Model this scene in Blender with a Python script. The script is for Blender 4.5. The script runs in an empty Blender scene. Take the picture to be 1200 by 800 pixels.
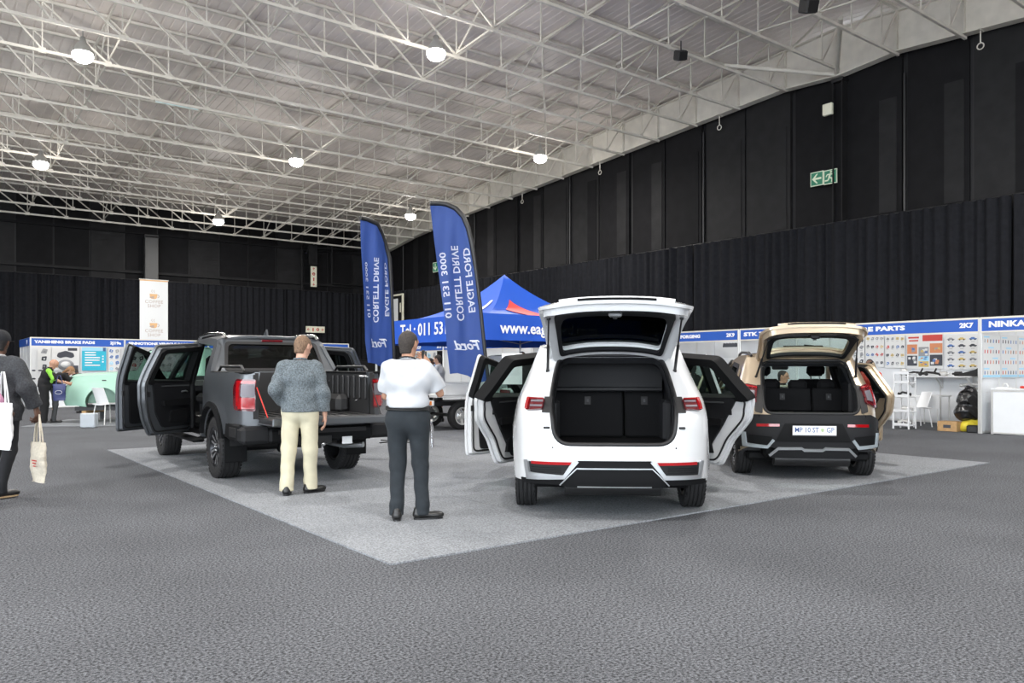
WORLD=8.6
import bpy, math, random
import numpy as np
from mathutils import Vector as V, Matrix as MX, geometry as G
PI = math.pi
random.seed(4)
SC = bpy.context.scene
COL = SC.collection
R = math.radians

# ------------------------------------------------------------------ materials
_M = {}
def mat(name, col=(.5, .5, .5), rough=.5, metal=0., coat=0., noise=None, bump=None, alpha=1., trans=0., emit=None, spec=.5, var=None, sheen=0., crough=.06):
    if name in _M: return _M[name]
    m = bpy.data.materials.new(name); m.use_nodes = True
    nt = m.node_tree; b = nt.nodes['Principled BSDF']
    b.inputs['Base Color'].default_value = (*col, 1)
    b.inputs['Roughness'].default_value = rough
    b.inputs['Metallic'].default_value = metal
    b.inputs['Specular IOR Level'].default_value = spec
    b.inputs['Coat Weight'].default_value = coat
    b.inputs['Coat Roughness'].default_value = crough
    b.inputs['Alpha'].default_value = alpha
    b.inputs['Transmission Weight'].default_value = trans
    if sheen: b.inputs['Sheen Weight'].default_value = sheen
    tc = nt.nodes.new('ShaderNodeTexCoord')
    if noise:
        sc, amt = noise[0], noise[1]
        n = nt.nodes.new('ShaderNodeTexNoise'); n.inputs['Scale'].default_value = sc; n.inputs['Detail'].default_value = noise[2] if len(noise) > 2 else 4
        nt.links.new(tc.outputs['Object'], n.inputs['Vector'])
        r = nt.nodes.new('ShaderNodeMapRange'); r.inputs['From Min'].default_value = .3; r.inputs['From Max'].default_value = .7
        r.inputs['To Min'].default_value = 1-amt; r.inputs['To Max'].default_value = 1+amt
        nt.links.new(n.outputs['Fac'], r.inputs['Value'])
        h = nt.nodes.new('ShaderNodeMix'); h.data_type = 'RGBA'; h.blend_type = 'MULTIPLY'; h.inputs['Factor'].default_value = 1
        h.inputs['A'].default_value = (*col, 1)
        nt.links.new(r.outputs['Result'], h.inputs['B']); nt.links.new(h.outputs['Result'], b.inputs['Base Color'])
    if bump:
        n2 = nt.nodes.new('ShaderNodeTexNoise'); n2.inputs['Scale'].default_value = bump[0]; n2.inputs['Detail'].default_value = 3
        nt.links.new(tc.outputs['Object'], n2.inputs['Vector'])
        bp = nt.nodes.new('ShaderNodeBump'); bp.inputs['Strength'].default_value = bump[1]; bp.inputs['Distance'].default_value = bump[2] if len(bump) > 2 else .01
        nt.links.new(n2.outputs['Fac'], bp.inputs['Height']); nt.links.new(bp.outputs['Normal'], b.inputs['Normal'])
    if emit:
        b.inputs['Emission Color'].default_value = (*emit[0], 1); b.inputs['Emission Strength'].default_value = emit[1]
    _M[name] = m
    return m

def glass(name, tint=(.55, .62, .6), dens=.5, rough=.02):
    """thin tinted pane: tinted transparency under a mirror-like coat"""
    if name in _M: return _M[name]
    m = bpy.data.materials.new(name); m.use_nodes = True
    nt = m.node_tree; nt.nodes.clear()
    o = nt.nodes.new('ShaderNodeOutputMaterial'); t = nt.nodes.new('ShaderNodeBsdfTransparent'); g = nt.nodes.new('ShaderNodeBsdfGlossy')
    t.inputs['Color'].default_value = (*[c*(1-dens) for c in tint], 1); g.inputs['Roughness'].default_value = rough
    g.inputs['Color'].default_value = (.9, .95, .95, 1)
    f = nt.nodes.new('ShaderNodeFresnel'); f.inputs['IOR'].default_value = 1.5
    mx = nt.nodes.new('ShaderNodeMixShader')
    ge = nt.nodes.new('ShaderNodeNewGeometry'); iv = nt.nodes.new('ShaderNodeMath'); iv.operation = 'SUBTRACT'; iv.inputs[0].default_value = 1; nt.links.new(ge.outputs['Backfacing'], iv.inputs[1])
    ml = nt.nodes.new('ShaderNodeMath'); ml.operation = 'MULTIPLY'; nt.links.new(f.outputs[0], ml.inputs[0]); nt.links.new(iv.outputs[0], ml.inputs[1])
    nt.links.new(ml.outputs[0], mx.inputs[0]); nt.links.new(t.outputs[0], mx.inputs[1]); nt.links.new(g.outputs[0], mx.inputs[2])
    nt.links.new(mx.outputs[0], o.inputs[0]); _M[name] = m
    return m

# ------------------------------------------------------------------ mesh builder
def rpoly(pts, r=.03, n=4):
    """closed polygon with rounded corners; a point may carry its own radius as a third value"""
    out = []; N = len(pts)
    for i in range(N):
        p = V(pts[i][:2]); a = V(pts[i-1][:2]); b = V(pts[(i+1) % N][:2])
        rr = pts[i][2] if len(pts[i]) > 2 else r
        da, db = a-p, b-p
        la, lb = da.length, db.length
        if rr <= 0 or la < 1e-6 or lb < 1e-6: out.append((p.x, p.y)); continue
        rr = min(rr, la*.48, lb*.48)
        s, e = p+da/la*rr, p+db/lb*rr
        for k in range(n+1):
            t = k/n
            q = s*(1-t)**2+p*2*t*(1-t)+e*t*t
            out.append((q.x, q.y))
    return out

def densify(pts, sp):
    out = []; N = len(pts)
    for i in range(N):
        a, b = V(pts[i]), V(pts[(i+1) % N]); L = (b-a).length
        k = max(1, int(math.ceil(L/sp)))
        for j in range(k):
            q = a.lerp(b, j/k); out.append((q.x, q.y))
    o2 = [out[0]]
    for p in out[1:]:
        if (V(p)-V(o2[-1])).length > 1e-5: o2.append(p)
    if (V(o2[0])-V(o2[-1])).length < 1e-5: o2.pop()
    return o2

def inpoly(P, poly):
    """vectorised point in polygon"""
    x, y = P[:, 0], P[:, 1]; c = np.zeros(len(P), bool); n = len(poly); j = n-1
    for i in range(n):
        xi, yi = poly[i]; xj, yj = poly[j]
        if yi != yj:
            c ^= ((yi > y) != (yj > y)) & (x < (xj-xi)*(y-yi)/(yj-yi)+xi)
        j = i
    return c

def tri2d(outline, holes=(), sp=.08, sy=None):
    sy = sy or sp
    vs = []; es = []
    rings = [densify(outline, sp)]+[densify(h, sp) for h in holes]
    for r in rings:
        b = len(vs); vs += r; es += [(b+i, b+(i+1) % len(r)) for i in range(len(r))]
    nb = len(vs)
    A = np.array(vs); x0, y0 = A.min(0); x1, y1 = A.max(0)
    gx = np.arange(x0+sp*.5, x1, sp); gy = np.arange(y0+sy*.5, y1, sy)
    if len(gx) and len(gy):
        gg = np.array([(a+(sp*.5 if j % 2 else 0), b) for j, b in enumerate(gy) for a in gx])
        ok = inpoly(gg, rings[0])
        for h in rings[1:]: ok &= ~inpoly(gg, h)
        gg = gg[ok]
        if len(gg):
            keep = np.ones(len(gg), bool)
            for i in range(0, len(gg), 500):
                d = np.sqrt(((gg[i:i+500, None, :]-A[None, :, :])**2).sum(2)).min(1); keep[i:i+500] = d > min(sp, sy)*.45
            vs = vs+[tuple(p) for p in gg[keep]]
    o = G.delaunay_2d_cdt([V(p) for p in vs], es, [], 0, 1e-6)
    P = np.array([(p.x, p.y) for p in o[0]]); F = np.array([tuple(f) for f in o[2] if len(f) == 3])
    C = P[F].mean(1); ok = inpoly(C, rings[0])
    for h in rings[1:]: ok &= ~inpoly(C, h)
    F = F[ok]
    a, b, c = P[F[:, 0]], P[F[:, 1]], P[F[:, 2]]
    ar = (b[:, 0]-a[:, 0])*(c[:, 1]-a[:, 1])-(b[:, 1]-a[:, 1])*(c[:, 0]-a[:, 0])
    F = F[np.abs(ar) > 1e-9]; ar = ar[np.abs(ar) > 1e-9]
    F[ar < 0] = F[ar < 0][:, ::-1]
    used = np.unique(F); mp = -np.ones(len(P), int); mp[used] = np.arange(len(used))
    return P[used], mp[F]

class MB:
    def __init__(s): s.v = []; s.f = []; s.m = []; s.s = []; s.mats = []
    def mi(s, m):
        if m not in s.mats: s.mats.append(m)
        return s.mats.index(m)
    def add(s, vs, fs, m, smooth=False, M=None):
        b = len(s.v)
        if M is not None: vs = [M @ V(p) for p in vs]
        s.v += [tuple(p) for p in vs]; k = s.mi(m)
        for f in fs: s.f.append(tuple(int(i)+b for i in f)); s.m.append(k); s.s.append(smooth)
        return s
    def box(s, c, d, m, M=None, bv=0.):
        x, y, z = d[0]/2, d[1]/2, d[2]/2; cx, cy, cz = c
        if bv <= 0:
            vs = [(cx+a*x, cy+b*y, cz+e*z) for a in (-1, 1) for b in (-1, 1) for e in (-1, 1)]
            fs = [(0, 1, 3, 2), (4, 6, 7, 5), (0, 4, 5, 1), (2, 3, 7, 6), (0, 2, 6, 4), (1, 5, 7, 3)]
            return s.add(vs, fs, m, False, M)
        bv = min(bv, x*.95, y*.95, z*.95)
        vs = []; ix = {}
        for a in (-1, 1):
            for b in (-1, 1):
                for e in (-1, 1):
                    for ax in range(3):
                        p = [a*(x-bv), b*(y-bv), e*(z-bv)]; p[ax] = (a*x, b*y, e*z)[ax]
                        ix[(a, b, e, ax)] = len(vs); vs.append((cx+p[0], cy+p[1], cz+p[2]))
        fs = []
        def face(keys):
            q = [ix[k] for k in keys]; P = [V(vs[i]) for i in q]; n = (P[1]-P[0]).cross(P[2]-P[0]); cc = sum(P, V())/len(P)
            if n.dot(cc-V(c)) < 0: q.reverse()
            fs.append(q)
        for a in (-1, 1):
            face([(a, -1, -1, 0), (a, 1, -1, 0), (a, 1, 1, 0), (a, -1, 1, 0)])
            face([(-1, a, -1, 1), (1, a, -1, 1), (1, a, 1, 1), (-1, a, 1, 1)])
            face([(-1, -1, a, 2), (1, -1, a, 2), (1, 1, a, 2), (-1, 1, a, 2)])
            for b in (-1, 1):
                face([(a, b, -1, 0), (a, b, 1, 0), (a, b, 1, 1), (a, b, -1, 1)])
                face([(a, -1, b, 0), (a, 1, b, 0), (a, 1, b, 2), (a, -1, b, 2)])
                face([(-1, a, b, 1), (1, a, b, 1), (1, a, b, 2), (-1, a, b, 2)])
                for e in (-1, 1): face([(a, b, e, 0), (a, b, e, 1), (a, b, e, 2)])
        return s.add(vs, fs, m, False, M)
    def bar(s, a, b, w, h, m, up=(0, 0, 1)):
        a, b = V(a), V(b); d = (b-a).normalized(); u = V(up)
        if abs(d.dot(u)) > .98: u = V((0, 1, 0))
        x = d.cross(u).normalized()*w/2; y = x.cross(d).normalized()*h/2
        vs = [p+i*x+j*y for p in (a, b) for i, j in ((-1, -1), (1, -1), (1, 1), (-1, 1))]
        return s.add(vs, [(0, 1, 2, 3), (7, 6, 5, 4), (0, 4, 5, 1), (1, 5, 6, 2), (2, 6, 7, 3), (3, 7, 4, 0)], m)
    def tube(s, pts, r, m, n=8, closed=False, caps=True, flat=None):
        pts = [V(p) for p in pts]; N = len(pts)
        rs = r if isinstance(r, (list, tuple)) else [r]*N
        T = []
        for i in range(N):
            a = pts[(i-1) % N] if (closed or i) else pts[0]; b = pts[(i+1) % N] if (closed or i < N-1) else pts[-1]
            T.append((b-a).normalized())
        u = V((0, 0, 1)) if abs(T[0].z) < .9 else V((1, 0, 0))
        x = T[0].cross(u).normalized(); vs = []
        for i in range(N):
            x = (x-T[i]*x.dot(T[i])).normalized(); y = T[i].cross(x)
            for k in range(n):
                a = 2*PI*k/n; vs.append(pts[i]+(x*math.cos(a)+y*math.sin(a))*rs[i])
        fs = []
        for i in range(N if closed else N-1):
            j = (i+1) % N
            for k in range(n): fs.append((i*n+k, i*n+(k+1) % n, j*n+(k+1) % n, j*n+k))
        s.add(vs, fs, m, True)
        if caps and not closed:
            s.add([vs[k] for k in range(n)], [tuple(range(n))[::-1]], m); s.add([vs[(N-1)*n+k] for k in range(n)], [tuple(range(n))], m)
        return s
    def lathe(s, prof, m, M=None, n=32, a0=0, a1=2*PI, smooth=True):
        """profile (r, h) spun about local z"""
        full = abs(a1-a0-2*PI) < 1e-6; k = n if full else n+1; vs = []
        for j in range(k):
            a = a0+(a1-a0)*j/n
            for r, h in prof: vs.append((r*math.cos(a), r*math.sin(a), h))
        q = len(prof); fs = []
        for j in range(n):
            l = (j+1) % k
            for i in range(q-1): fs.append((j*q+i, l*q+i, l*q+i+1, j*q+i+1))
        return s.add(vs, fs, m, smooth, M)
    def cyl(s, a, b, r, m, n=16, r2=None):
        return s.tube([a, b], [r, r if r2 is None else r2], m, n)
    def prism(s, poly, z0, z1, m, M=None, holes=(), m2=None):
        P, F = tri2d(poly, holes, 1e3) if holes else (None, None)
        if P is None:
            t = G.tessellate_polygon([[V((p[0], p[1], 0)) for p in poly]])
            P = np.array(poly)[:, :2]; F = np.array([tuple(f) for f in t])
            a, b, c = P[F[:, 0]], P[F[:, 1]], P[F[:, 2]]
            ar = (b[:, 0]-a[:, 0])*(c[:, 1]-a[:, 1])-(b[:, 1]-a[:, 1])*(c[:, 0]-a[:, 0]); F[ar < 0] = F[ar < 0][:, ::-1]
        s.add([(x, y, z1) for x, y in P], F, m, False, M)
        s.add([(x, y, z0) for x, y in P], F[:, ::-1], m2 or m, False, M)
        ed = {}
        for f in F:
            for i in range(3): ed[(f[i], f[(i+1) % 3])] = 1
        vs = []; fs = []
        for (a, b) in ed:
            if (b, a) in ed: continue
            k = len(vs); vs += [(*P[a], z0), (*P[b], z0), (*P[b], z1), (*P[a], z1)]; fs.append((k, k+1, k+2, k+3))
        return s.add(vs, fs, m2 or m, False, M)
    def shellmesh(s, Q, F, m, th=.02, off=0., mi=None, mr=None, smooth=True, flip=False, M=None):
        """triangles Q,F given a thickness th inward from an offset off along the outward normal"""
        Q = np.array(Q, float); F = np.array(F)
        if flip: F = F[:, ::-1]
        n = np.cross(Q[F[:, 1]]-Q[F[:, 0]], Q[F[:, 2]]-Q[F[:, 0]]); N = np.zeros_like(Q)
        for i in range(3): np.add.at(N, F[:, i], n)
        N /= np.maximum(np.linalg.norm(N, axis=1), 1e-9)[:, None]
        O = Q+N*off; s.add(O, F, m, smooth, M)
        if th <= 0: return s
        I = Q+N*(off-th); s.add(I, F[:, ::-1], mi or m, smooth, M)
        ed = set()
        for f in F:
            for i in range(3): ed.add((int(f[i]), int(f[(i+1) % 3])))
        vs = []; fs = []
        for a, b in ed:
            if (b, a) in ed: continue
            k = len(vs); vs += [O[a], I[a], I[b], O[b]]; fs.append((k, k+1, k+2, k+3))
        return s.add(vs, fs, mr or m, False, M)
    def drape(s, outline, holes, fn, m, th=.02, off=0., sp=.08, sy=None, mi=None, mr=None, flip=False, M=None):
        P, F = tri2d(outline, holes, sp, sy)
        return s.shellmesh([fn(a, b) for a, b in P], F, m, th, off, mi, mr, True, flip, M)
    def grid(s, fn, nu, nv, m, th=0., smooth=True, flip=False, M=None, mi=None, closeu=False):
        Q = [fn(i/nu, j/nv) for j in range(nv+1) for i in range(nu+1)]; F = []
        for j in range(nv):
            for i in range(nu):
                a = j*(nu+1)+i; F += [(a, a+1, a+nu+2), (a, a+nu+2, a+nu+1)]
        if th: return s.shellmesh(Q, F, m, th, 0, mi, None, smooth, flip, M)
        if flip: F = [f[::-1] for f in F]
        return s.add(Q, F, m, smooth, M)
    def ball(s, c, r, m, n=12, sc=(1, 1, 1)):
        M = MX.Translation(V(c)) @ MX.Diagonal((*sc, 1))
        pr = [(r*math.sin(PI*i/n), -r*math.cos(PI*i/n)) for i in range(n+1)]
        return s.lathe(pr, m, M, n*2)
    def text(s, txt, size, m, M, ext=.002, align='LEFT', shear=0., bold=0., sx=1., space=1.):
        cu = bpy.data.curves.new('t', 'FONT'); cu.body = txt; cu.size = size; cu.extrude = ext; cu.align_x = align; cu.align_y = 'CENTER'
        cu.shear = shear; cu.offset = bold; cu.resolution_u = 2; cu.space_character = space
        o = bpy.data.objects.new('t', cu); COL.objects.link(o)
        dg = bpy.context.evaluated_depsgraph_get(); me = bpy.data.meshes.new_from_object(o.evaluated_get(dg))
        vs = [(v.co.x*sx, v.co.y, v.co.z) for v in me.vertices]; fs = [tuple(p.vertices) for p in me.polygons]
        if (M.determinant() < 0) != (sx < 0): fs = [f[::-1] for f in fs]
        s.add(vs, fs, m, False, M)
        bpy.data.objects.remove(o); bpy.data.curves.remove(cu); bpy.data.meshes.remove(me)
        return s
    def fit_text(s, txt, wd, ht, m, M, ext=.002, bold=.0, shear=0.):
        t = MB(); t.text(txt, ht*1.38, m, MX.Identity(4), ext, 'LEFT', shear, bold); xs = [v[0] for v in t.v]; a, b = min(xs), max(xs)
        return s.add([((v[0]-a)/(b-a)*wd, v[1], v[2]) for v in t.v], t.f, m, False, M)
    def build(s, name, parent=None, pivot=(0, 0, 0), loc=None, rz=0.):
        me = bpy.data.meshes.new(name)
        p = V(pivot)
        me.from_pydata([tuple(V(v)-p) for v in s.v], [], s.f)
        for m in s.mats: me.materials.append(m)
        me.polygons.foreach_set('material_index', s.m); me.polygons.foreach_set('use_smooth', s.s)
        me.validate(); me.update()
        o = bpy.data.objects.new(name, me); COL.objects.link(o)
        if parent is not None: o.parent = parent
        o.location = p if loc is None else loc
        o.rotation_euler.z = rz
        return o

def tag(o, label=None, cat=None, group=None, kind=None):
    if label: o['label'] = label
    if cat: o['category'] = cat
    if group: o['group'] = group
    if kind: o['kind'] = kind
    return o
def empty(name, loc, rz=0., label=None, cat=None, group=None):
    o = bpy.data.objects.new(name, None); COL.objects.link(o); o.location = loc; o.rotation_euler = (0, 0, rz); o.empty_display_size = .2
    return tag(o, label, cat, group)
def copy_tree(o, loc=None, rz=None, label=None, group=None, parent=None):
    c = o.copy(); COL.objects.link(c); c.parent = parent
    for ch in list(o.children): copy_tree(ch, parent=c)
    if loc is not None: c.location = loc
    if rz is not None: c.rotation_euler.z = rz
    if label: c['label'] = label
    if group: c['group'] = group
    return c
def TR(loc, rz=0., rx=0., ry=0.):
    return MX.Translation(V(loc)) @ MX.Rotation(rz, 4, 'Z') @ MX.Rotation(ry, 4, 'Y') @ MX.Rotation(rx, 4, 'X')
def basis(o, x, y, z):
    """matrix with the given origin and axes"""
    x, y, z = V(x), V(y), V(z)
    return MX(((x[0], y[0], z[0], o[0]), (x[1], y[1], z[1], o[1]), (x[2], y[2], z[2], o[2]), (0, 0, 0, 1)))
def smooth1(xs, ys):
    """smooth 1-D curve through the knots (monotone cubic)"""
    xs = np.array(xs, float); ys = np.array(ys, float); d = np.diff(ys)/np.diff(xs); t = np.zeros(len(xs))
    t[0], t[-1] = d[0], d[-1]
    for i in range(1, len(xs)-1):
        t[i] = 0 if d[i-1]*d[i] <= 0 else 2*d[i-1]*d[i]/(d[i-1]+d[i])
    def f(x):
        x = min(max(x, xs[0]), xs[-1]); i = min(max(int(np.searchsorted(xs, x))-1, 0), len(xs)-2)
        h = xs[i+1]-xs[i]; u = (x-xs[i])/h
        return float(ys[i]*(2*u**3-3*u*u+1)+h*t[i]*(u**3-2*u*u+u)+ys[i+1]*(-2*u**3+3*u*u)+h*t[i+1]*(u**3-u*u))
    return f
# ------------------------------------------------------------------ camera and frames
CH, FPX, HY = 1.4, 927., 432.
PHI = math.atan2(FPX, 1210.)
CP, SP = math.cos(PHI), math.sin(PHI)
def HW(a, b, z=0.): return V((a*CP-b*SP, a*SP+b*CP, z))            # hall axes (a towards the long wall, b along it) to world
def HI(x, y): return (x*CP+y*SP, -x*SP+y*CP)
def on_floor(px, py, z=0.):
    Y = FPX*(CH-z)/(py-HY); return V(((px-600)/FPX*Y, Y, z))
cam = bpy.data.cameras.new('camera'); cam.sensor_width = 36; cam.lens = FPX/1200*36; cam.shift_y = (HY-400)/1200
cam.clip_end = 300
co = bpy.data.objects.new('camera', cam); COL.objects.link(co); co.location = (0, 0, CH); co.rotation_euler = (PI/2, 0, 0); SC.camera = co
SC.view_settings.view_transform = 'Standard'; SC.view_settings.look = 'None'; SC.view_settings.gamma = 1
SC.view_settings.exposure = EXPO = -.15

AW, BW = 21.92, 41.65          # long wall, end wall
RIDGE = 12.44
A0, B0 = -20., -22.
def roof(b): return 11.45-.07*abs(b-RIDGE)
def chord(b): return roof(b)-1.32

# ------------------------------------------------------------------ materials
m_carpet = mat('charcoal_carpet', (.105, .108, .116), .95, noise=(110, .6, 8), bump=(900, .25, .002), spec=.1)
m_rugl = mat('light_grey_carpet', (.225, .24, .26), .95, noise=(110, .28, 8), bump=(900, .2, .002), spec=.1)
m_steel = mat('cream_painted_steel', (.60, .565, .50), .5, noise=(3, .08))
m_sheet = mat('pale_roof_sheet', (.74, .67, .62), .5, noise=(1.2, .10))
m_wall = mat('charcoal_wall_cladding', (.007, .0068, .0076), .75, spec=.15, noise=(2.5, .25))
m_wall2 = mat('charcoal_wall_cladding_lighter', (.012, .0118, .0125), .65, spec=.2, noise=(2.5, .25))
m_gap = mat('black_recess', (.004, .004, .005), .6)
m_drape = mat('black_drape_cloth', (.013, .0135, .016), .95, noise=(8, .2), bump=(60, .2), spec=.1)
m_alu = mat('aluminium_profile', (.72, .72, .70), .35, .6)
m_white = mat('white_panel', (.78, .79, .80), .45, noise=(4, .03))
m_blk = mat('black_plastic', (.012, .012, .013), .45)
m_blkm = mat('black_metal', (.02, .02, .021), .4, .3)
m_red = mat('red_paint', (.55, .03, .02), .4)
m_paper = mat('white_print', (.70, .71, .71), .6)
m_ivory = mat('ivory_sign_plastic', (.72, .70, .56), .5)
m_blue = mat('blue_fascia', (.012, .085, .42), .5)

def carpet_fibres(m, col, amt, patch):
    """speckled fibre colour over soft worn patches"""
    nt = m.node_tree; b = nt.nodes['Principled BSDF']; tc = nt.nodes['Texture Coordinate']; last = None
    for sc, lo, hi, dt in ((62, 1-amt, 1+amt, 3), (170, 1-amt*.6, 1+amt*.5, 2), (.55, 1-patch, 1+patch, 5)):
        n = nt.nodes.new('ShaderNodeTexNoise'); n.inputs['Scale'].default_value = sc; n.inputs['Detail'].default_value = dt; nt.links.new(tc.outputs['Object'], n.inputs['Vector'])
        r = nt.nodes.new('ShaderNodeMapRange'); r.inputs['From Min'].default_value = .36; r.inputs['From Max'].default_value = .64; r.inputs['To Min'].default_value = lo; r.inputs['To Max'].default_value = hi
        nt.links.new(n.outputs['Fac'], r.inputs['Value']); x = nt.nodes.new('ShaderNodeMix'); x.data_type = 'RGBA'; x.blend_type = 'MULTIPLY'; x.inputs['Factor'].default_value = 1
        if last is None: x.inputs['A'].default_value = (*col, 1)
        else: nt.links.new(last.outputs['Result'], x.inputs['A'])
        nt.links.new(r.outputs['Result'], x.inputs['B']); last = x
    nt.links.new(last.outputs['Result'], b.inputs['Base Color'])
carpet_fibres(m_carpet, (.103, .107, .117), .62, .10); carpet_fibres(m_rugl, (.235, .248, .265), .30, .07)

# ------------------------------------------------------------------ setting
def structure(o): return tag(o, kind='structure')
b_ = MB()
def fl(u, v): return (A0+(AW+.6-A0)*u, B0+(BW+.6-B0)*v, 0)
b_.grid(fl, 8, 12, m_carpet, th=.1, smooth=False)
structure(b_.build('floor', rz=PHI))

# right wall with stepped vertical cladding
w = MB(); w.box((AW+.3, (BW+B0)/2, 5.6), (.3, BW-B0+.6, 11.2), m_gap)
bb = 7.44+1.61-1.74*16; k = 0
while bb < BW:
    dx = .12 if k % 2 else .05
    m_ = m_wall2 if (k*7) % 5 in (0, 3) else m_wall
    w.box((AW+.15-dx/2, bb+.87, 5.6), (dx, 1.60, 11.2), m_)
    w.box((AW+.14-dx, bb+.45, 7.4), (.02, .5, 3.2), m_wall2 if k % 3 else m_wall)
    if k % 4 == 1:
        w.tube([(AW+.05, bb, 5.6), (AW+.05, bb, 9.6)], .035, m_blkm, 8)
        w.tube([(AW+.05, bb+.12, 5.6), (AW+.05, bb+.12, 9.6)], .02, m_blkm, 8)
    bb += 1.74; k += 1
structure(w.build('wall_right', rz=PHI))
w = MB(); w.box(((AW+A0)/2, BW+.3, 5.4), (AW-A0+.9, .3, 10.8), m_gap)
aa = AW-1.5; k = 0
while aa > A0:
    w.box((aa+.72, BW+.11, 5.4), (1.42, .10 if k % 2 else .05, 10.8), m_wall2 if k % 3 == 0 else m_wall); aa -= 1.5; k += 1
w.box(((AW+A0)/2, BW+.0, 6.1), (AW-A0, .16, .12), m_wall2)
w.box(((AW+A0)/2, BW+.0, 8.0), (AW-A0, .12, .10), m_wall)
structure(w.build('wall_back', rz=PHI))
w = MB(); w.box((A0-.1, (BW+12.)/2, 5), (.2, BW-12.+.6, 10), m_wall)  # unseen wall; near part cut away to let daylight in from the left
structure(w.build('wall_left', rz=PHI))

w = MB(); w.box((13.5, B0-.1, 5), (17., .2, 10), m_wall)  # unseen wall added to shut out daylight on the right side
structure(w.build('wall_front_daylight_block', rz=PHI))

# roof sheets: trapezoid ribs running down the slope
c_ = MB(); rib = []
n = int((AW+.5-A0)/.25)
for i in range(n):
    x = A0+i*.25; rib += [(x, 0), (x+.19, 0), (x+.205, .014), (x+.235, .014)]
for (b0, b1) in ((RIDGE, BW+.6), (B0-1, RIDGE)):
    vs = []; fs = []
    for (x, z) in rib: vs += [(x, b0, roof(b0)+z), (x, b1, roof(b1)+z)]
    for i in range(len(rib)-1): fs.append((2*i, 2*i+1, 2*i+3, 2*i+2))
    c_.add(vs, fs, m_sheet)
structure(c_.build('ceiling', rz=PHI))

# long wall girder
gb = [(-22, 8.6), (0, 9.5), (7.8, 9.95), (10.77, 10.12), (12.5, 9.96), (14.42, 10.05), (18.64, 9.78), (32.5, 8.88), (37, 8.45), (41.5, 7.8)]
g = MB(); gx = AW-.28
zs = [p[0] for p in gb]
def gz(b): return float(np.interp(b, [p[0] for p in gb], [p[1] for p in gb]))
st = sorted(set(list(np.arange(-22, 41.5, 1.5))+[p[0] for p in gb]))
for i in range(len(st)-1):
    b0, b1 = st[i], st[i+1]; z0, z1 = gz(b0), gz(b1); t0, t1 = roof(b0)-.14, roof(b1)-.14
    for (x0, x1, za, zb, zc, zd) in ((gx-.01, gx+.01, z0, z1, t0, t1), (gx-.14, gx+.14, z0-.03, z1-.03, z0, z1), (gx-.14, gx+.14, t0, t1, t0+.03, t1+.03)):
        g.add([(x0, b0, za), (x1, b0, za), (x1, b1, zb), (x0, b1, zb), (x0, b0, zc), (x1, b0, zc), (x1, b1, zd), (x0, b1, zd)],
              [(0, 3, 2, 1), (4, 5, 6, 7), (0, 1, 5, 4), (2, 3, 7, 6), (1, 2, 6, 5), (3, 0, 4, 7)], m_steel)
bb = 9.05-1.74*16
while bb < BW:
    if bb > B0: g.box((gx, bb, (gz(bb)+roof(bb)-.14)/2), (.24, .02, roof(bb)-.14-gz(bb)), m_steel)
    bb += 1.74
gd = g.build('roof_girder', rz=PHI)
tag(gd, 'long deep cream steel girder with stiffener plates along the top of the tall black wall', 'beam')
# black column below the girder with a sensor box
cc = MB(); cb = 12.6
cc.box((AW-.12, cb-.14, 4.9), (.3, .03, 9.8), m_wall2); cc.box((AW-.12, cb+.14, 4.9), (.3, .03, 9.8), m_wall2); cc.box((AW-.12, cb, 4.9), (.03, .26, 9.8), m_wall)
cc.box((AW-.12, cb, 9.86), (.34, .36, .1), m_blk)
structure(cc.build('column_right', rz=PHI))
s_ = MB(); s_.box((0, 0, 0), (.12, .3, .34), m_ivory, bv=.02); s_.bar((.06, 0, 0), (.16, .0, 0), .05, .05, m_blkm)
tag(s_.build('sensor_box', loc=HW(AW-.46, cb+.18, 9.0), rz=PHI), 'small cream sensor box on top of the black column', 'sensor')

# trusses (open web, nodes every 1.5 m, diagonals leaning to mid span)
AL = 1.52
def truss_meshes():
    mid = 11.72; D = 1.26
    top = MB(); top.box(((AL+AW-.3)/2, 0, D), (AW-.3-AL, .10, .07), m_steel)
    bot = MB(); bot.box(((AL+AW-.3)/2, 0, .0), (AW-.3-AL, .07, .07), m_steel)
    web = MB()
    for k in range(-6, 7):
        a = mid+1.5*k; web.bar((a, 0, 0), (a, 0, D), .03, .03, m_steel)
        if k != 0:
            o = a-1.5*(1 if k > 0 else -1)
            web.bar((a, .0, D-.03), (o, .0, .03), .045, .045, m_steel, up=(0, 1, 0))
        web.box((a, 0, .02), (.16, .02, .14), m_steel)
    for sgn in (-1, 1):
        a = mid+sgn*9.; e = AL+.1 if sgn < 0 else AW-.35
        web.bar((e, 0, D-.03), (a, 0, .03), .045, .045, m_steel, up=(0, 1, 0))
    return top, bot, web
tb, bo, we = truss_meshes()
tlab = 'cream steel lattice truss spanning the hall under the pale roof, one of a parallel row'
t0 = bo.build('roof_truss'); top_o = tb.build('top_chord', t0); web_o = we.build('web_bars', t0)
tag(t0, tlab, 'truss', 'parallel roof trusses')
bb = 9.05-1.74*6; first = True
while bb < 41.3:
    o = t0 if first else copy_tree(t0)
    first = False
    o.location = HW(0, bb, chord(bb)); o.rotation_euler.z = PHI
    bb += 1.74
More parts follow.
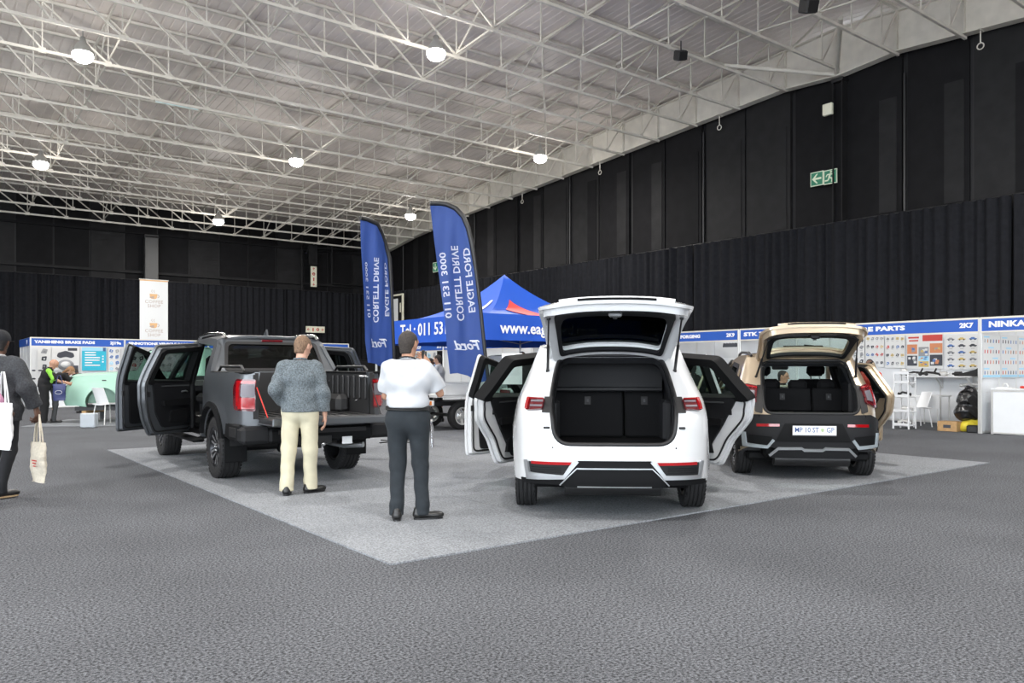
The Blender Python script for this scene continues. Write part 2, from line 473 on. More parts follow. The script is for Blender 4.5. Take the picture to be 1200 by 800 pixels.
# long bridging bars running along the roof slope between the trusses
for i, a in enumerate((4.22, 7.22, 11.72, 14.72, 17.72)):
    p = MB()
    for (b0, b1) in ((RIDGE, 41.), (0., RIDGE)):
        p.bar((0, b0, roof(b0)-.12), (0, b1, roof(b1)-.12), .05, .07, m_steel)
        p.bar((0, b0, chord(b0)+.1), (0, b1, chord(b1)+.1), .035, .035, m_steel)
    # cross braces between pairs of trusses
    bb = 9.05-1.74*4+(i % 2)*1.74
    while bb < 40:
        p.bar((0, bb, roof(bb)-.12), (0, bb+1.74, chord(bb+1.74)+.1), .035, .035, m_steel)
        bb += 6.96
    o = p.build('bridging_bar', loc=HW(a, 0, 0), rz=PHI)
    tag(o, 'long thin cream brace line crossing the roof trusses lengthwise', 'brace', 'lengthwise roof braces')
# secondary diagonals near the girder (haunch braces)
for i, (p0, p1) in enumerate([((AW-.3, 12.6, 10.0), (AW-3.2, 10.8, 10.25)), ((AW-.3, 12.6, 10.0), (AW-3.2, 14.4, 10.15))]):
    p = MB(); p.tube([HW(*p0[:2], p0[2]), HW(*p1[:2], p1[2])], .06, m_steel, 10)
    tag(p.build('knee_brace'), 'thick cream tube brace running from the column head to the roof trusses', 'brace', 'knee braces at the column head')

# ------------------------------------------------------------------ lamps
m_lens = mat('lit_lamp_lens', (1, 1, 1), .5, emit=((1, .965, .90), 38))
m_hous = mat('lamp_housing', (.5, .5, .48), .35, .7)
def ray_chord(px, py, drop=.35):
    z = 9.5
    for _ in range(30):
        Y = FPX*(z-CH)/(HY-py); X = (px-600)/FPX*Y; a, b = HI(X, Y); z = chord(b)-drop
    return a, b, z
LP = [(97, 59), (511, 57), (48, 188), (347, 185), (633, 181), (256, 256), (481, 250)]
lab = ['left of the roof nearest the camera', 'middle of the roof nearest the camera', 'left side of the roof in the second line', 'middle of the roof in the second line',
       'right side of the roof beside the girder', 'far end of the roof above the black wall', 'far end of the roof above the blue flags']
hb = MB()
hb.lathe([(.0, .42), (.06, .42), (.08, .30), (.10, .28), (.17, .20), (.225, .03), (.225, .0), (.21, .0)], m_hous, None, 24)
def make_lamp():
    r = hb.build('high_bay_lamp')
    l = MB(); l.lathe([(.225, .03), (.24, -.04), (.21, -.12), (.15, -.17), (.07, -.20), (0, -.205)][::-1], m_lens, None, 24); l.build('lamp_lens', r)
    s = MB(); s.cyl((0, 0, .42), (0, 0, .60), .012, m_hous, 8); s.build('hanger', r)
    return r
LAMPW = 125
pos = [ray_chord(*p) for p in LP]
print('LAMPS', [tuple(round(q, 2) for q in p) for p in pos])
lamp0 = make_lamp()
tag(lamp0, 'glowing round high-bay lamp under the roof, '+lab[0], 'lamp', 'high-bay lamps')
GX = [(3.5, 12.1), (3.5, 2.6), (10.9, 7.5), (10.9, -2.), (18.2, 3.), (18.2, -6.5), (3.5, -7), (-4, 17), (-4, 7.5), (-4, -2), (-4, 26.6), (-11.5, 12), (-11.5, 2.5), (-11.5, 21.6)]
allp = [(p, lab[i]) for i, p in enumerate(pos)]+[((a, b, chord(b)-.35), None) for a, b in GX]
for i, (p, lb) in enumerate(allp):
    L = HW(p[0], p[1], p[2]-.1)
    if i == 0: lamp0.location = L
    elif lb: copy_tree(lamp0, L, None, 'glowing round high-bay lamp under the roof, '+lb)
    ld = bpy.data.lights.new('lamp_light', 'POINT'); ld.energy = LAMPW; ld.shadow_soft_size = .22; ld.color = (1, .965, .92)
    lo = bpy.data.objects.new('lamp_light', ld); COL.objects.link(lo); lo.location = L-V((0, 0, .42))
    ad = bpy.data.lights.new('lamp_downlight', 'AREA'); ad.shape = 'DISK'; ad.size = .4; ad.energy = LAMPW*3.3; ad.color = (1, .965, .92)
    ao = bpy.data.objects.new('lamp_downlight', ad); COL.objects.link(ao); ao.location = L-V((0, 0, .28))
# unlit tube lamp, two black floodlights, girder hooks
t = MB(); t.box((0, 0, .04), (1.25, .09, .05), m_steel); t.tube([(-.6, 0, 0), (.6, 0, 0)], .02, mat('pale_tube', (.62, .74, .72), .3), 10)
tag(t.build('tube_lamp', loc=HW(6.37, 24.6, chord(24.6)-.1), rz=PHI), 'unlit pale fluorescent tube fitting between roof trusses', 'lamp')
for (a, b, dz, sc, lb) in ((16.22, 10.1, -.15, .40, 'black box speaker hanging from the roof at the top edge of the photo'), (16.34, 13.95, -.12, .34, 'smaller black box speaker hanging from the roof below its twin')):
    s_ = MB(); Q = MX.Rotation(.5, 4, 'X') @ MX.Rotation(.5, 4, 'Z')
    s_.box((0, 0, -sc*.5), (sc*.9, sc*.7, sc*.75), m_blk, Q, bv=.03)
    s_.bar((0, 0, -sc*.3), (0, 0, .2), .03, .03, m_blkm); s_.box((0, -sc*.36, -sc*.5), (sc*.8, .02, sc*.65), m_blkm, Q)
    tag(s_.build('box_speaker', loc=HW(a, b, chord(b)+dz)), lb, 'speaker', 'hanging speakers')
# louvred vent in the roof near the ridge
v = MB(); v.box((0, 0, 0), (1.5, 1.1, .05), m_blk)
for i in range(7): v.box((0, -.5+i*.16, -.04), (1.45, .06, .04), m_white)
tag(v.build('roof_vent', loc=HW(15.9, 12.2, roof(12.2)-.2), rz=PHI), 'slatted vent fitting under the roof near the ridge', 'vent')
for (px, py, lb) in ((1149, 49, 'at the right end'), (843, 143, 'beside the black column bay'), (703, 203, 'above the middle of the black wall'), (612, 237, 'farthest along the wall')):
    k = (px-600)/FPX; Y = (AW-.34)/(k*CP+SP); a, b = HI(k*Y, Y)
    h = MB(); z0 = gz(b)-.06
    h.box((0, 0, .02), (.3, .06, .03), m_steel); h.tube([(0, 0, .02), (0, 0, -.3)], .018, m_steel, 8)
    h.tube([(0, .08*math.cos(q), -.38+.08*math.sin(q)) for q in np.arange(0, 2*PI, .5)], .016, m_steel, 6, closed=True)
    tag(h.build('girder_hook', loc=HW(a, b, z0), rz=PHI), 'cream steel lifting eye under the long girder, '+lb, 'hook', 'girder lifting eyes')

# ------------------------------------------------------------------ drapes
def drape_panel(L, H, seed, amp=.13):
    rnd = random.Random(seed); xs = []; x = 0
    while x < L:
        xs.append(x); x += rnd.uniform(.09, .24)
    xs.append(L); ph = [0]
    vs = []; nz = 6; dep = []
    for i, x in enumerate(xs): dep.append((amp if i % 2 else -amp*.3)*rnd.uniform(.45, 1.15))
    dep2 = [d*rnd.uniform(.5, 1.3) for d in dep]; sh = [rnd.uniform(-.05, .05) for _ in dep]
    hem = [rnd.uniform(-.04, .0) for _ in dep]
    mb = MB()
    XX = []
    for i in range(len(xs)-1):
        for k in range(3): XX.append((i+k/3))
    XX.append(len(xs)-1)
    def f(arr, t):
        i = min(int(t), len(arr)-2); u = t-i; u = u*u*(3-2*u); return arr[i]*(1-u)+arr[i+1]*u
    for j in range(nz+1):
        z = H*j/nz; q = 1-j/nz
        for t in XX:
            i = min(int(t), len(xs)-2); x = xs[i]+(xs[i+1]-xs[i])*(t-i)
            d = f(dep, t)*(1-q)*.8+f(dep2, t)*(.3+q*.9)
            vs.append((x+f(sh, t)*q, d, z+(f(hem, t) if j == nz else 0)))
    n = len(XX); fs = [(j*n+i, j*n+i+1, (j+1)*n+i+1, (j+1)*n+i) for j in range(nz) for i in range(n-1)]
    mb.add(vs, fs, m_drape, True)
    mb.tube([(0, 0, H-.01), (L, 0, H-.01)], .02, m_blkm, 6)
    return mb
protos = [drape_panel(5.0, 5.68, 11+i) for i in range(3)]
i = 0; b = -12.
while b < BW-1.:
    o = protos[i % 3].build('drape'); L = 5.
    o.location = HW(AW-.26, b, .02); o.rotation_euler.z = PHI+PI/2
    o.scale.x = (min(5., BW-1.1-b)-.04)/5
    tag(o, 'black pleated floor-length drape hung along the lower part of the long black wall', 'curtain', 'black drapes along the long wall')
    b += 5.; i += 1
a = AW-.7
while a > A0+5:
    o = protos[(i+1) % 3].build('drape'); o.location = HW(a-5, BW-.45, .02); o.rotation_euler.z = PHI
    tag(o, 'black pleated floor-length drape hung along the far end wall behind the left stands', 'curtain', 'black drapes along the end wall')
    a -= 5.; i += 1
# dark duct on the far wall, low black screen in the corner
w = MB(); w.box((0, 0, 0), (.62, .3, 2.3), mat('dark_grey_duct', (.05, .05, .05), .5), bv=.02); w.box((0, -.16, 1.05), (.7, .04, .1), m_wall2)
k = (177-600)/FPX; Yd = (BW-.3)/(-k*SP+CP); tag(w.build('wall_duct', loc=(k*Yd, Yd, CH+(432-303)*Yd/FPX), rz=PHI), 'tall dark grey duct box on the far black wall above the coffee banner', 'duct')
w = MB(); w.box((0, 0, .95), (3.4, .1, 1.9), m_gap); w.box((-1.7, -.02, .95), (.06, .12, 1.9), m_alu)
w.box((0, -.06, 1.86), (3.4, .03, .06), m_wall2)
k = (420-600)/FPX; Yd = (BW-2)/(-k*SP+CP); tag(w.build('black_screen', loc=(k*Yd, Yd, 0), rz=PHI), 'low black partition screen in front of the drapes by the first blue flag', 'screen')

# ------------------------------------------------------------------ signs
m_green = mat('exit_sign_green', (.01, .17, .09), .4); m_glowp = mat('photoluminescent_cream', (.62, .68, .52), .5)
def face_mx(o, normal_to_room, up=(0, 0, 1)):
    n = V(normal_to_room).normalized(); u = V(up); x = u.cross(n).normalized(); return basis(o, x, u, n)
D1 = HW(0, 1, 0); D2 = HW(1, 0, 0)
def sign_plate(wd, ht):
    p = MB(); p.box((0, 0, 0), (wd, ht, .03), m_glowp); p.box((0, 0, .016), (wd*.88, ht*.88, .006), m_green); return p
def arrow(p, m, s, M=None, z=.021):
    p.prism([(-.36*s, 0), (-.02*s, .34*s), (.1*s, .34*s), (-.12*s, .07*s), (.36*s, .07*s), (.36*s, -.07*s), (-.12*s, -.07*s), (.1*s, -.34*s), (-.02*s, -.34*s)], z, z+.004, m, M)
def runner(p, m, s, z=.021):
    def seg(a, b, w): 
        a, b = V(a)*s, V(b)*s; d = (b-a).normalized(); n = V((-d.y, d.x))*w*s
        p.prism([tuple(a-n), tuple(b-n), tuple(b+n), tuple(a+n)], z, z+.004, m)
    p.lathe([(0, z+.004), (.07*s, z+.004), (.07*s, z)], m, MX.Translation((.05*s, .28*s, 0)), 12)
    seg((.0, .18), (-.06, -.04), .065); seg((0, .17), (.18, .12), .035); seg((.18, .12), (.24, .2), .03); seg((0, .16), (-.2, .14), .035); seg((-.2, .14), (-.26, .02), .03)
    seg((-.05, -.03), (.12, -.12), .045); seg((.12, -.12), (.1, -.32), .04); seg((-.06, -.04), (-.14, -.2), .045); seg((-.14, -.2), (-.34, -.2), .04)
def on_long_wall(px, py, off=.4):
    k = (px-600)/FPX; Y = (AW-off)/(k*CP+SP); return V((k*Y, Y, CH+(HY-py)*Y/FPX))
for (px, py, kind, lb) in ((957.5, 209.5, 0, 'green sign with a cream arrow high on the black wall'), (973.3, 207, 1, 'green running-man exit sign beside the arrow sign on the black wall')):
    p = sign_plate(.42, .42); (arrow if kind == 0 else runner)(p, m_glowp, .42 if kind == 0 else .5)
    o = p.build('exit_sign'); o.matrix_world = face_mx(on_long_wall(px, py, .2), -D2); tag(o, lb, 'sign', 'green exit signs')
p = sign_plate(.5, .5); arrow(p, m_glowp, .5, MX.Rotation(PI/2, 4, 'Z')); o = p.build('exit_sign'); o.matrix_world = face_mx(on_long_wall(510.5, 313, .3), -D2)
tag(o, 'small distant green arrow sign beside the tall blue flag', 'sign', 'green exit signs')
def on_end_wall(px, py, off=.5):
    k = (px-600)/FPX; Y = (BW-off)/(-k*SP+CP); return V((k*Y, Y, CH+(HY-py)*Y/FPX))
m_sred = mat('sign_red', (.5, .03, .02), .5)
def red_sign(wd, ht, vertical):
    p = MB(); p.box((0, 0, 0), (wd, ht, .04), m_ivory); L = ht if vertical else wd; s = min(wd, ht)*.62
    for i, k in enumerate(np.linspace(-.375, .375, 4)):
        c = (0, k*L) if vertical else (k*L, 0); T = MX.Translation((*c, 0))
        if i in (0, 3): 
            ang = (PI/2 if i == 0 else -PI/2) if vertical else (0 if i == 0 else PI)
            arrow(p, m_sred, s, T @ MX.Rotation(ang, 4, 'Z'))
        elif i == 1: p.prism([(-.14*s, -.5*s), (.14*s, -.5*s), (.14*s, .4*s), (-.14*s, .4*s)], .021, .025, m_sred, T); p.prism([(-.2*s, .0), (.2*s, 0), (.2*s, .15*s), (-.2*s, .15*s)], .021, .025, m_sred, T)
        else: p.lathe([(.0, .025), (.4*s, .025), (.4*s, .02)], m_sred, T, 14); p.lathe([(.0, .028), (.16*s, .028), (.16*s, .02)], m_ivory, T, 12)
    return p
p = red_sign(.34, 1.12, True); p.box((0, 1.2, -.1), (.5, 1.1, .08), m_wall2)
o = p.build('fire_sign'); o.matrix_world = face_mx(on_end_wall(367.5, 324, .6), -D1); tag(o, 'tall narrow cream sign with red fire symbols on the far black wall', 'sign')
p = red_sign(1.08, .34, False); o = p.build('fire_sign'); o.matrix_world = face_mx(on_end_wall(369.5, 386, .8), -D1); tag(o, 'wide cream sign with red fire symbols in front of the far drapes', 'sign')
# framed notice in the corner
p = MB(); p.box((0, 0, 0), (1.1, 1.7, .08), m_ivory); p.box((0, 0, .05), (.92, 1.5, .03), m_gap); p.box((-.14, 0, .08), (.5, 1.2, .02), m_paper); p.box((.38, .1, .08), (.05, .5, .03), m_ivory)
o = p.build('framed_notice'); o.matrix_world = face_mx(on_long_wall(466.5, 363, .9), -D2); tag(o, 'cream framed notice case high in the far corner beside the first flag', 'notice')
# service pipes at the far end
p = MB(); q = lambda x, y: on_end_wall(x, y, .3)
for pts in ([(354, 287), (354, 390)], [(360, 290), (430, 294)], [(389, 286), (389, 332)], [(363, 288), (359, 297)], [(389, 332), (430, 335)]):
    p.tube([q(*pp) for pp in pts], .045, m_wall2, 8)
tag(p.build('service_pipes'), 'thin grey service pipes fixed on the far black wall above the wide gap', 'pipe')

# coffee banner
m_tan = mat('tan_print', (.68, .42, .2), .6); m_pale = mat('pale_brown_print', (.42, .33, .28), .6)
p = MB(); p.box((0, 0, 0), (1.06, 2.6, .02), m_paper); p.box((0, 1.285, .004), (1.06, .05, .02), m_tan); p.box((0, -1.27, .004), (1.06, .06, .02), m_tan); p.cyl((-.56, 1.32, 0), (.56, 1.32, 0), .02, m_alu, 8)
p.box((0, -2.6, -.03), (.05, 2.7, .03), m_alu)
for dy in (.55, -.62):
    T = MX.Translation((0, dy, .011))
    p.prism(rpoly([(-.17, .20), (.13, .20), (.10, .0, .08), (-.14, .0, .08)], .02), 0, .004, m_tan, T)
    p.prism(rpoly([(-.2, .06, .05), (0, .0), (0, .12)], .02), .001, .005, m_pale, T)
    p.tube([T @ V((.13+.06*math.sin(q), .11+.06*math.cos(q), .003)) for q in np.linspace(0, PI, 7)], .011, m_pale, 6)
    for x in (-.08, 0): p.tube([T @ V((x+.02*math.sin(k*2), .24+.03*k, .003)) for k in range(5)], .008, m_pale, 5)
    p.text('COFFEE', .185, m_pale, MX.Translation((0, dy-.12, .012)), .001, 'CENTER', space=1.1)
    p.text('SHOP', .185, m_pale, MX.Translation((0, dy-.29, .012)), .001, 'CENTER', space=1.1)
o = p.build('coffee_banner'); o.matrix_world = face_mx(HW(*HI(-.4526*31.85, 31.85), 3.66+.0), -D1)
tag(o, 'tall white banner with coffee cup prints standing behind the left stands', 'banner')

# light grey display carpet
rg = MB(); rg.box((7.74, 10.0, .006), (10., 10., .012), m_rugl)
m_seam = mat('carpet_seam', (.16, .17, .18), .95)
for i in range(1, 5): rg.box((2.74+2*i, 10., .0122), (.012, 10., .001), m_seam)
tag(rg.build('display_carpet', rz=PHI), 'large square light grey carpet under the four display vehicles', 'carpet')
# ================================================================== vehicles
m_tyre = mat('tyre_rubber', (.013, .013, .014), .75, bump=(60, .2))
m_rimd = mat('dark_machined_rim', (.035, .036, .04), .3, .7)
m_rims = mat('silver_rim', (.55, .56, .58), .28, .85)
m_chrome = mat('chrome', (.8, .8, .82), .12, 1.)
m_satin = mat('satin_silver_trim', (.52, .54, .56), .32, .8)
m_trimb = mat('black_textured_trim', (.007, .0073, .008), .6, spec=.12, bump=(160, .15, .003))
m_trimg = mat('dark_grey_bumper', (.014, .0145, .016), .6, spec=.2, bump=(200, .12, .003))
m_int = mat('black_interior_cloth', (.007, .0072, .008), .9, spec=.12, bump=(90, .25, .004))
m_int2 = mat('black_interior_plastic', (.010, .0105, .012), .55, spec=.3)
m_int3 = mat('grey_interior_lining', (.05, .052, .055), .8)
m_seal = mat('black_rubber_seal', (.006, .006, .007), .55)
m_lred = mat('red_lamp_lens', (.30, .005, .008), .12, coat=1.)
m_lredd = mat('dark_red_lamp_lens', (.10, .004, .008), .12, coat=1.)
m_lclr = mat('clear_lamp_lens', (.15, .14, .16), .35, .1)
m_amber = mat('amber_lens', (.65, .18, .02), .2, coat=.6)
m_glass = glass('cabin_glass', (.82, .90, .87), .10)
m_glassd = glass('privacy_glass', (.45, .5, .5), .6)
m_plate = mat('number_plate_white', (.80, .82, .84), .4)
m_navy = mat('plate_navy', (.03, .07, .22), .5)

class Body:
    """plan outline walked from the rear centre round the flank to the front centre; narrowed and raked with height"""
    def __init__(s, ctrl, tx, ry, fy, belt=1.0, flare=()):
        P = [V((-ctrl[1][0], ctrl[1][1]))]+[V(c) for c in ctrl]+[V((-ctrl[-2][0], ctrl[-2][1]))]
        pts = []
        for i in range(1, len(P)-2):
            for k in range(24):
                t = k/24; a, b, c, d = P[i-1], P[i], P[i+1], P[i+2]
                # centripetal-ish cubic
                m1 = (c-a)*.5; m2 = (d-b)*.5
                L = (c-b).length; m1 = m1*(L/max((c-a).length*.5, 1e-6)) if (c-a).length > 0 else m1; m2 = m2*(L/max((d-b).length*.5, 1e-6)) if (d-b).length > 0 else m2
                pts.append(b*(2*t**3-3*t*t+1)+m1*(t**3-2*t*t+t)+c*(-2*t**3+3*t*t)+m2*(t**3-t*t))
        pts.append(P[-2])
        s.X = np.array([p.x for p in pts]); s.Y = np.array([p.y for p in pts])
        s.Q = np.concatenate([[0], np.cumsum(np.hypot(np.diff(s.X), np.diff(s.Y)))])
        s.tx, s.ry, s.fy = tx, ry, fy; s.y0, s.y1 = s.Y[0], s.Y[-1]; s.belt = belt; s.flare = flare
    def q(s, kind, val):
        """arc parameter for side 's' at y, rear 'r' at x, front 'f' at x"""
        if kind == 's': return float(np.interp(val, s.Y, s.Q))
        n = int(np.argmax(s.X))
        if kind == 'r': return float(np.interp(val, s.X[:n+1], s.Q[:n+1]))
        return float(np.interp(-val, -s.X[n:], s.Q[n:]))
    def P(s, q, z):
        sg = -1 if q < 0 else 1; a = abs(q)
        x = float(np.interp(a, s.Q, s.X)); y = float(np.interp(a, s.Q, s.Y))
        wr = max(0., min(1., 1-(y-s.y0)/1.0)); wf = max(0., min(1., 1-(s.y1-y)/1.0))
        wr = wr*wr*(3-2*wr); wf = wf*wf*(3-2*wf)
        ex = 0.
        for (fy_, fz, fr, fa) in s.flare:
            d = math.hypot(y-fy_, z-fz)
            if d < fr+.16: ex += fa*max(0, 1-abs(d-fr)/.16)**1*(1 if d > fr-.2 else 0)
        return V((sg*(x*s.tx(z)+ex*min(1, x/s.X.max()*1.0)), y+s.ry(z)*wr+s.fy(z)*wf, z))
    def side(s, sg):
        return lambda y, z: s.P(sg*s.q('s', y), z)
    def pts(s, lst, sg=1):
        """mixed list of (kind, value, z[, r]) to arc-parameter points"""
        o = []
        for p in lst:
            o.append((sg*s.q(p[0], p[1]), p[2]) if len(p) < 4 else (sg*s.q(p[0], p[1]), p[2], p[3]))
        return o
def arch(y, z, r, zb, n=14):
    """points over a wheel arch from the front foot to the rear foot at height zb (front = larger y)"""
    a = math.asin((zb-z)/r) if abs(zb-z) < r else 0
    return [(y+r*math.cos(t), z+r*math.sin(t)) for t in np.linspace(a, PI-a, n)]

def wheel_mesh(r, w, rim_r, style, parent, loc, side, mrim=None):
    """tyre with grooved tread; rim is its child. side=+1: outer face towards +x"""
    T = MX.Translation(V((0, 0, 0))) @ MX.Rotation(side*PI/2, 4, 'Y')
    h = w/2; t = MB(); pr = [(rim_r, -h*.86), (rim_r+.012, -h*.97), (rim_r+(r-rim_r)*.45, -h*1.03), (r-.04, -h*.99), (r-.018, -h*.93), (r-.005, -h*.80)]
    ng = 4
    for i in range(ng):
        c = -h*.60+i*h*1.20/(ng-1); pr += [(r, c-.007), (r-.011, c-.005), (r-.011, c+.005), (r, c+.007)]
    pr += [(r-.005, h*.80), (r-.018, h*.93), (r-.04, h*.99), (rim_r+(r-rim_r)*.45, h*1.03), (rim_r+.012, h*.97), (rim_r, h*.86)]
    t.lathe(pr, m_tyre, T, 56, smooth=False)
    # tread blocks at the shoulders
    for k in range(44):
        a = 2*PI*k/44
        for sgn in (-1, 1):
            M = T @ MX.Rotation(a, 4, 'Z') @ MX.Translation((r-.017, 0, sgn*h*.88)) @ MX.Rotation(sgn*.5, 4, 'Y'); t.box((0, 0, 0), (.018, .026, h*.20), m_tyre, M)
    to = t.build('wheel', parent, loc=loc)
    m = mrim or m_rimd; g = MB(); dd = h*.9
    g.lathe([(rim_r+.004, h*.9), (rim_r-.012, h*.94), (rim_r-.03, h*.86), (rim_r-.035, h*.2), (rim_r-.04, -h*.85), (rim_r, -h*.9)], m, T, 48)
    g.lathe([(0, h*.35), (rim_r*.62, h*.3), (rim_r*.66, h*.1), (0, h*.05)], m_satin, T, 32)   # brake disc
    g.lathe([(0, h*.78), (.055, h*.78), (.075, h*.70), (.08, h*.4)], m, T, 24)
    n = style[0]
    for k in range(n):
        for d in style[1]:
            a = 2*PI*k/n
            M = T @ MX.Rotation(a, 4, 'Z')
            p0 = V((.055, d*.35, h*.62)); p1 = V((rim_r-.02, d, h*.80))
            dv = (p1-p0); nn = V((-dv.y, dv.x, 0)).normalized(); w0, w1 = style[2], style[3]
            vs = [p0-nn*w0, p0+nn*w0, p1+nn*w1, p1-nn*w1]; vs += [v-V((0, 0, .035)) for v in vs]
            g.add(vs, [(3, 2, 1, 0)[::-1], (4, 5, 6, 7)[::-1], (0, 1, 5, 4)[::-1], (1, 2, 6, 5)[::-1], (2, 3, 7, 6)[::-1], (3, 0, 4, 7)[::-1]], m, False, M)
            if style[4]: g.add([v+V((0, 0, .0015)) for v in (p0.lerp(p1, .25)-nn*w0*.45, p0.lerp(p1, .25)+nn*w0*.45, p1+nn*w1*.55, p1-nn*w1*.55)], [(0, 1, 2, 3)], m_rims, False, M)
    for k in range(5):
        M = T @ MX.Rotation(2*PI*k/5, 4, 'Z') @ MX.Translation((.042, 0, h*.78)); g.lathe([(0, .01), (.009, .008), (.01, 0)], m_satin, M, 8)
    g.build('rim', to)
    return to

def seat_parts(root, x, y, z, w=.52, bench=False, heads=(0,), lean=.28, cloth=None, hh=.62):
    m = cloth or m_int
    s = MB(); s.box((x, y, z), (w, .50, .16), m, bv=.05)
    if bench: s.box((x, y, z-.12), (w*.96, .46, .14), m_int2)
    else: s.box((x, y, z-.16), (w*.8, .42, .18), m_int2)
    so = s.build('seat', root)
    Q = MX.Translation((x, y-.24, z+.04)) @ MX.Rotation(lean, 4, 'X')
    b = MB(); b.box((0, 0, hh/2), (w, .13, hh), m, Q, bv=.045); 
    if bench:
        for i in range(1, 3): b.box((w*(i/3-.5), -.067, hh/2), (.006, .006, hh*.92), m_seal, Q)
    b.build('backrest', root)
    for hx in heads:
        h = MB(); h.box((hx, .01, hh+.13), (.25, .10, .17), m, Q, bv=.045)
        for d in (-.06, .06): h.tube([Q @ V((hx+d, 0, hh-.02)), Q @ V((hx+d, 0, hh+.08))], .007, m_satin, 6)
        h.build('headrest', root)

def clip_above(P, z0):
    out = []
    for i in range(len(P)):
        a, b = P[i-1], P[i]
        if (a[1] >= z0) != (b[1] >= z0): t = (z0-a[1])/(b[1]-a[1]); out.append((a[0]+(b[0]-a[0])*t, z0))
        if b[1] >= z0: out.append(tuple(b[:2]))
    return out
def door_assembly(root, B, sg, outline, hinge_y, angle, paint, win, trim, name='door', fullframe=False, paint_in=None, lower=None, framemat=None, glassm=None, seal_in=.05, mirror=None, winframe=True, handle_y=None):
    """outline/win/trim are closed polygons in (y,z) on the flank; the leaf swings out about its front edge"""
    fn = B.side(sg); flip = sg < 0
    hp = fn(hinge_y, .9); piv = (hp.x-sg*.03, hinge_y, 0)
    pin = paint_in or paint
    # leaf: outer skin + painted inner frame, window cut out
    d = MB()
    low = rpoly(outline, .05); hole = rpoly(win, .04)
    d.drape(low, [hole], fn, paint, .035, 0, .09, mi=pin, mr=pin, flip=flip)
    inner = shrink(low, .022); hole2 = rpoly(shrink(win, -.012), .04)
    d.drape(inner, [hole2], fn, pin, .06, -.034, .09, flip=flip)
    o = d.build(name, root, pivot=piv); o.rotation_euler.z = sg*angle
    def sub(mb, nm): 
        c = mb.build(nm, o, pivot=piv); c.location = (0, 0, 0); return c
    if framemat:
        f = MB(); up = [p for p in win]
        ring = rpoly(shrink(win, -.055), .06)
        if fullframe: ring = clip_above(shrink(low, -.006), min(p[1] for p in win)-.015)
        f.drape(ring, [rpoly(shrink(win, .004), .04)], fn, framemat, .125, .008, .09, flip=flip); sub(f, 'window_frame')
    g = MB(); g.drape(rpoly(shrink(win, -.01), .03), [], fn, glassm or m_glass, .004, -.03, .12, flip=flip); sub(g, 'window_glass')
    t = MB(); tp = rpoly(trim, .05)
    t.drape(tp, [], fn, m_int2, .03, -.088, .09, flip=flip)
    ys = [p[0] for p in trim]; zs = [p[1] for p in trim]; ya, yb = min(ys), max(ys); zt = max(zs)
    L = yb-ya; zb_ = min(zs)
    # armrest, upper pad and pocket
    t.drape(rpoly([(ya+L*.22, zt-.26), (yb-.06, zt-.24), (yb-.06, zt-.33), (ya+L*.24, zt-.34)], .03), [], fn, m_int, .05, -.11, .07, flip=flip)
    t.drape(rpoly([(ya+L*.20, zt-.045), (yb-.04, zt-.04), (yb-.04, zt-.06), (ya+L*.2, zt-.06)], .008), [], fn, m_int3, .012, -.113, .07, flip=flip)
    t.drape(rpoly([(ya+L*.40, zb_+.06), (yb-.08, zb_+.06), (yb-.08, zb_+.24), (ya+L*.44, zb_+.22)], .03), [], fn, m_int, .03, -.11, .07, flip=flip)
    sub(t, 'trim_panel')
    h = MB(); hy = yb-.14; hz = zt-.15
    h.tube([fn(hy-.06, hz)-V((sg*.125, 0, 0)), fn(hy, hz+.01)-V((sg*.14, 0, 0)), fn(hy+.06, hz)-V((sg*.125, 0, 0))], .011, m_satin, 8); sub(h, 'inner_handle')
    s = MB(); so = rpoly(shrink(outline, seal_in), .07)
    s.tube([surf_off(fn, p, -.1, flip) for p in densify(so, .07)], .011, m_seal, 6, closed=True); sub(s, 'rubber_seal')
    k = MB(); hy = handle_y if handle_y is not None else ya+.14; hz = max(zs)-.08
    k.tube([fn(hy-.1, hz)+V((sg*.012, 0, 0)), fn(hy-.07, hz)+V((sg*.035, 0, 0)), fn(hy+.07, hz)+V((sg*.035, 0, 0)), fn(hy+.1, hz)+V((sg*.012, 0, 0))], .012, paint, 8); sub(k, 'outer_handle')
    l = MB()
    for (yy, zz) in ((outline_left(outline, .62*zt)+.012, zt-.17),):
        q = surf_off(fn, (yy+.03, zz), -.098, flip); l.box(q, (.02, .05, .07), m_blk)
    sub(l, 'door_latch')
    if mirror:
        mm = MB(); c = fn(mirror[0], mirror[1])+V((sg*.15, 0, .02)); mm.box(c, (.22, .12, .15), mirror[2], bv=.035); mm.box(c+V((0, -.062, 0)), (.18, .01, .115), m_chrome); mm.bar(fn(mirror[0], mirror[1]-.02), c-V((0, 0, .05)), .05, .06, m_blk); sub(mm, 'door_mirror')
    return o
def outline_left(pts, z):
    """smallest y of a polygon at height z"""
    best = 1e9; n = len(pts)
    for i in range(n):
        a, b = pts[i], pts[(i+1) % n]
        if (a[1]-z)*(b[1]-z) <= 0 and a[1] != b[1]: best = min(best, a[0]+(b[0]-a[0])*(z-a[1])/(b[1]-a[1]))
    return best
def surf_off(fn, p, off, flip):
    e = 1e-3; a = fn(*p); u = fn(p[0]+e, p[1])-a; v = fn(p[0], p[1]+e)-a; n = u.cross(v).normalized()
    if flip: n = -n
    return a+n*off
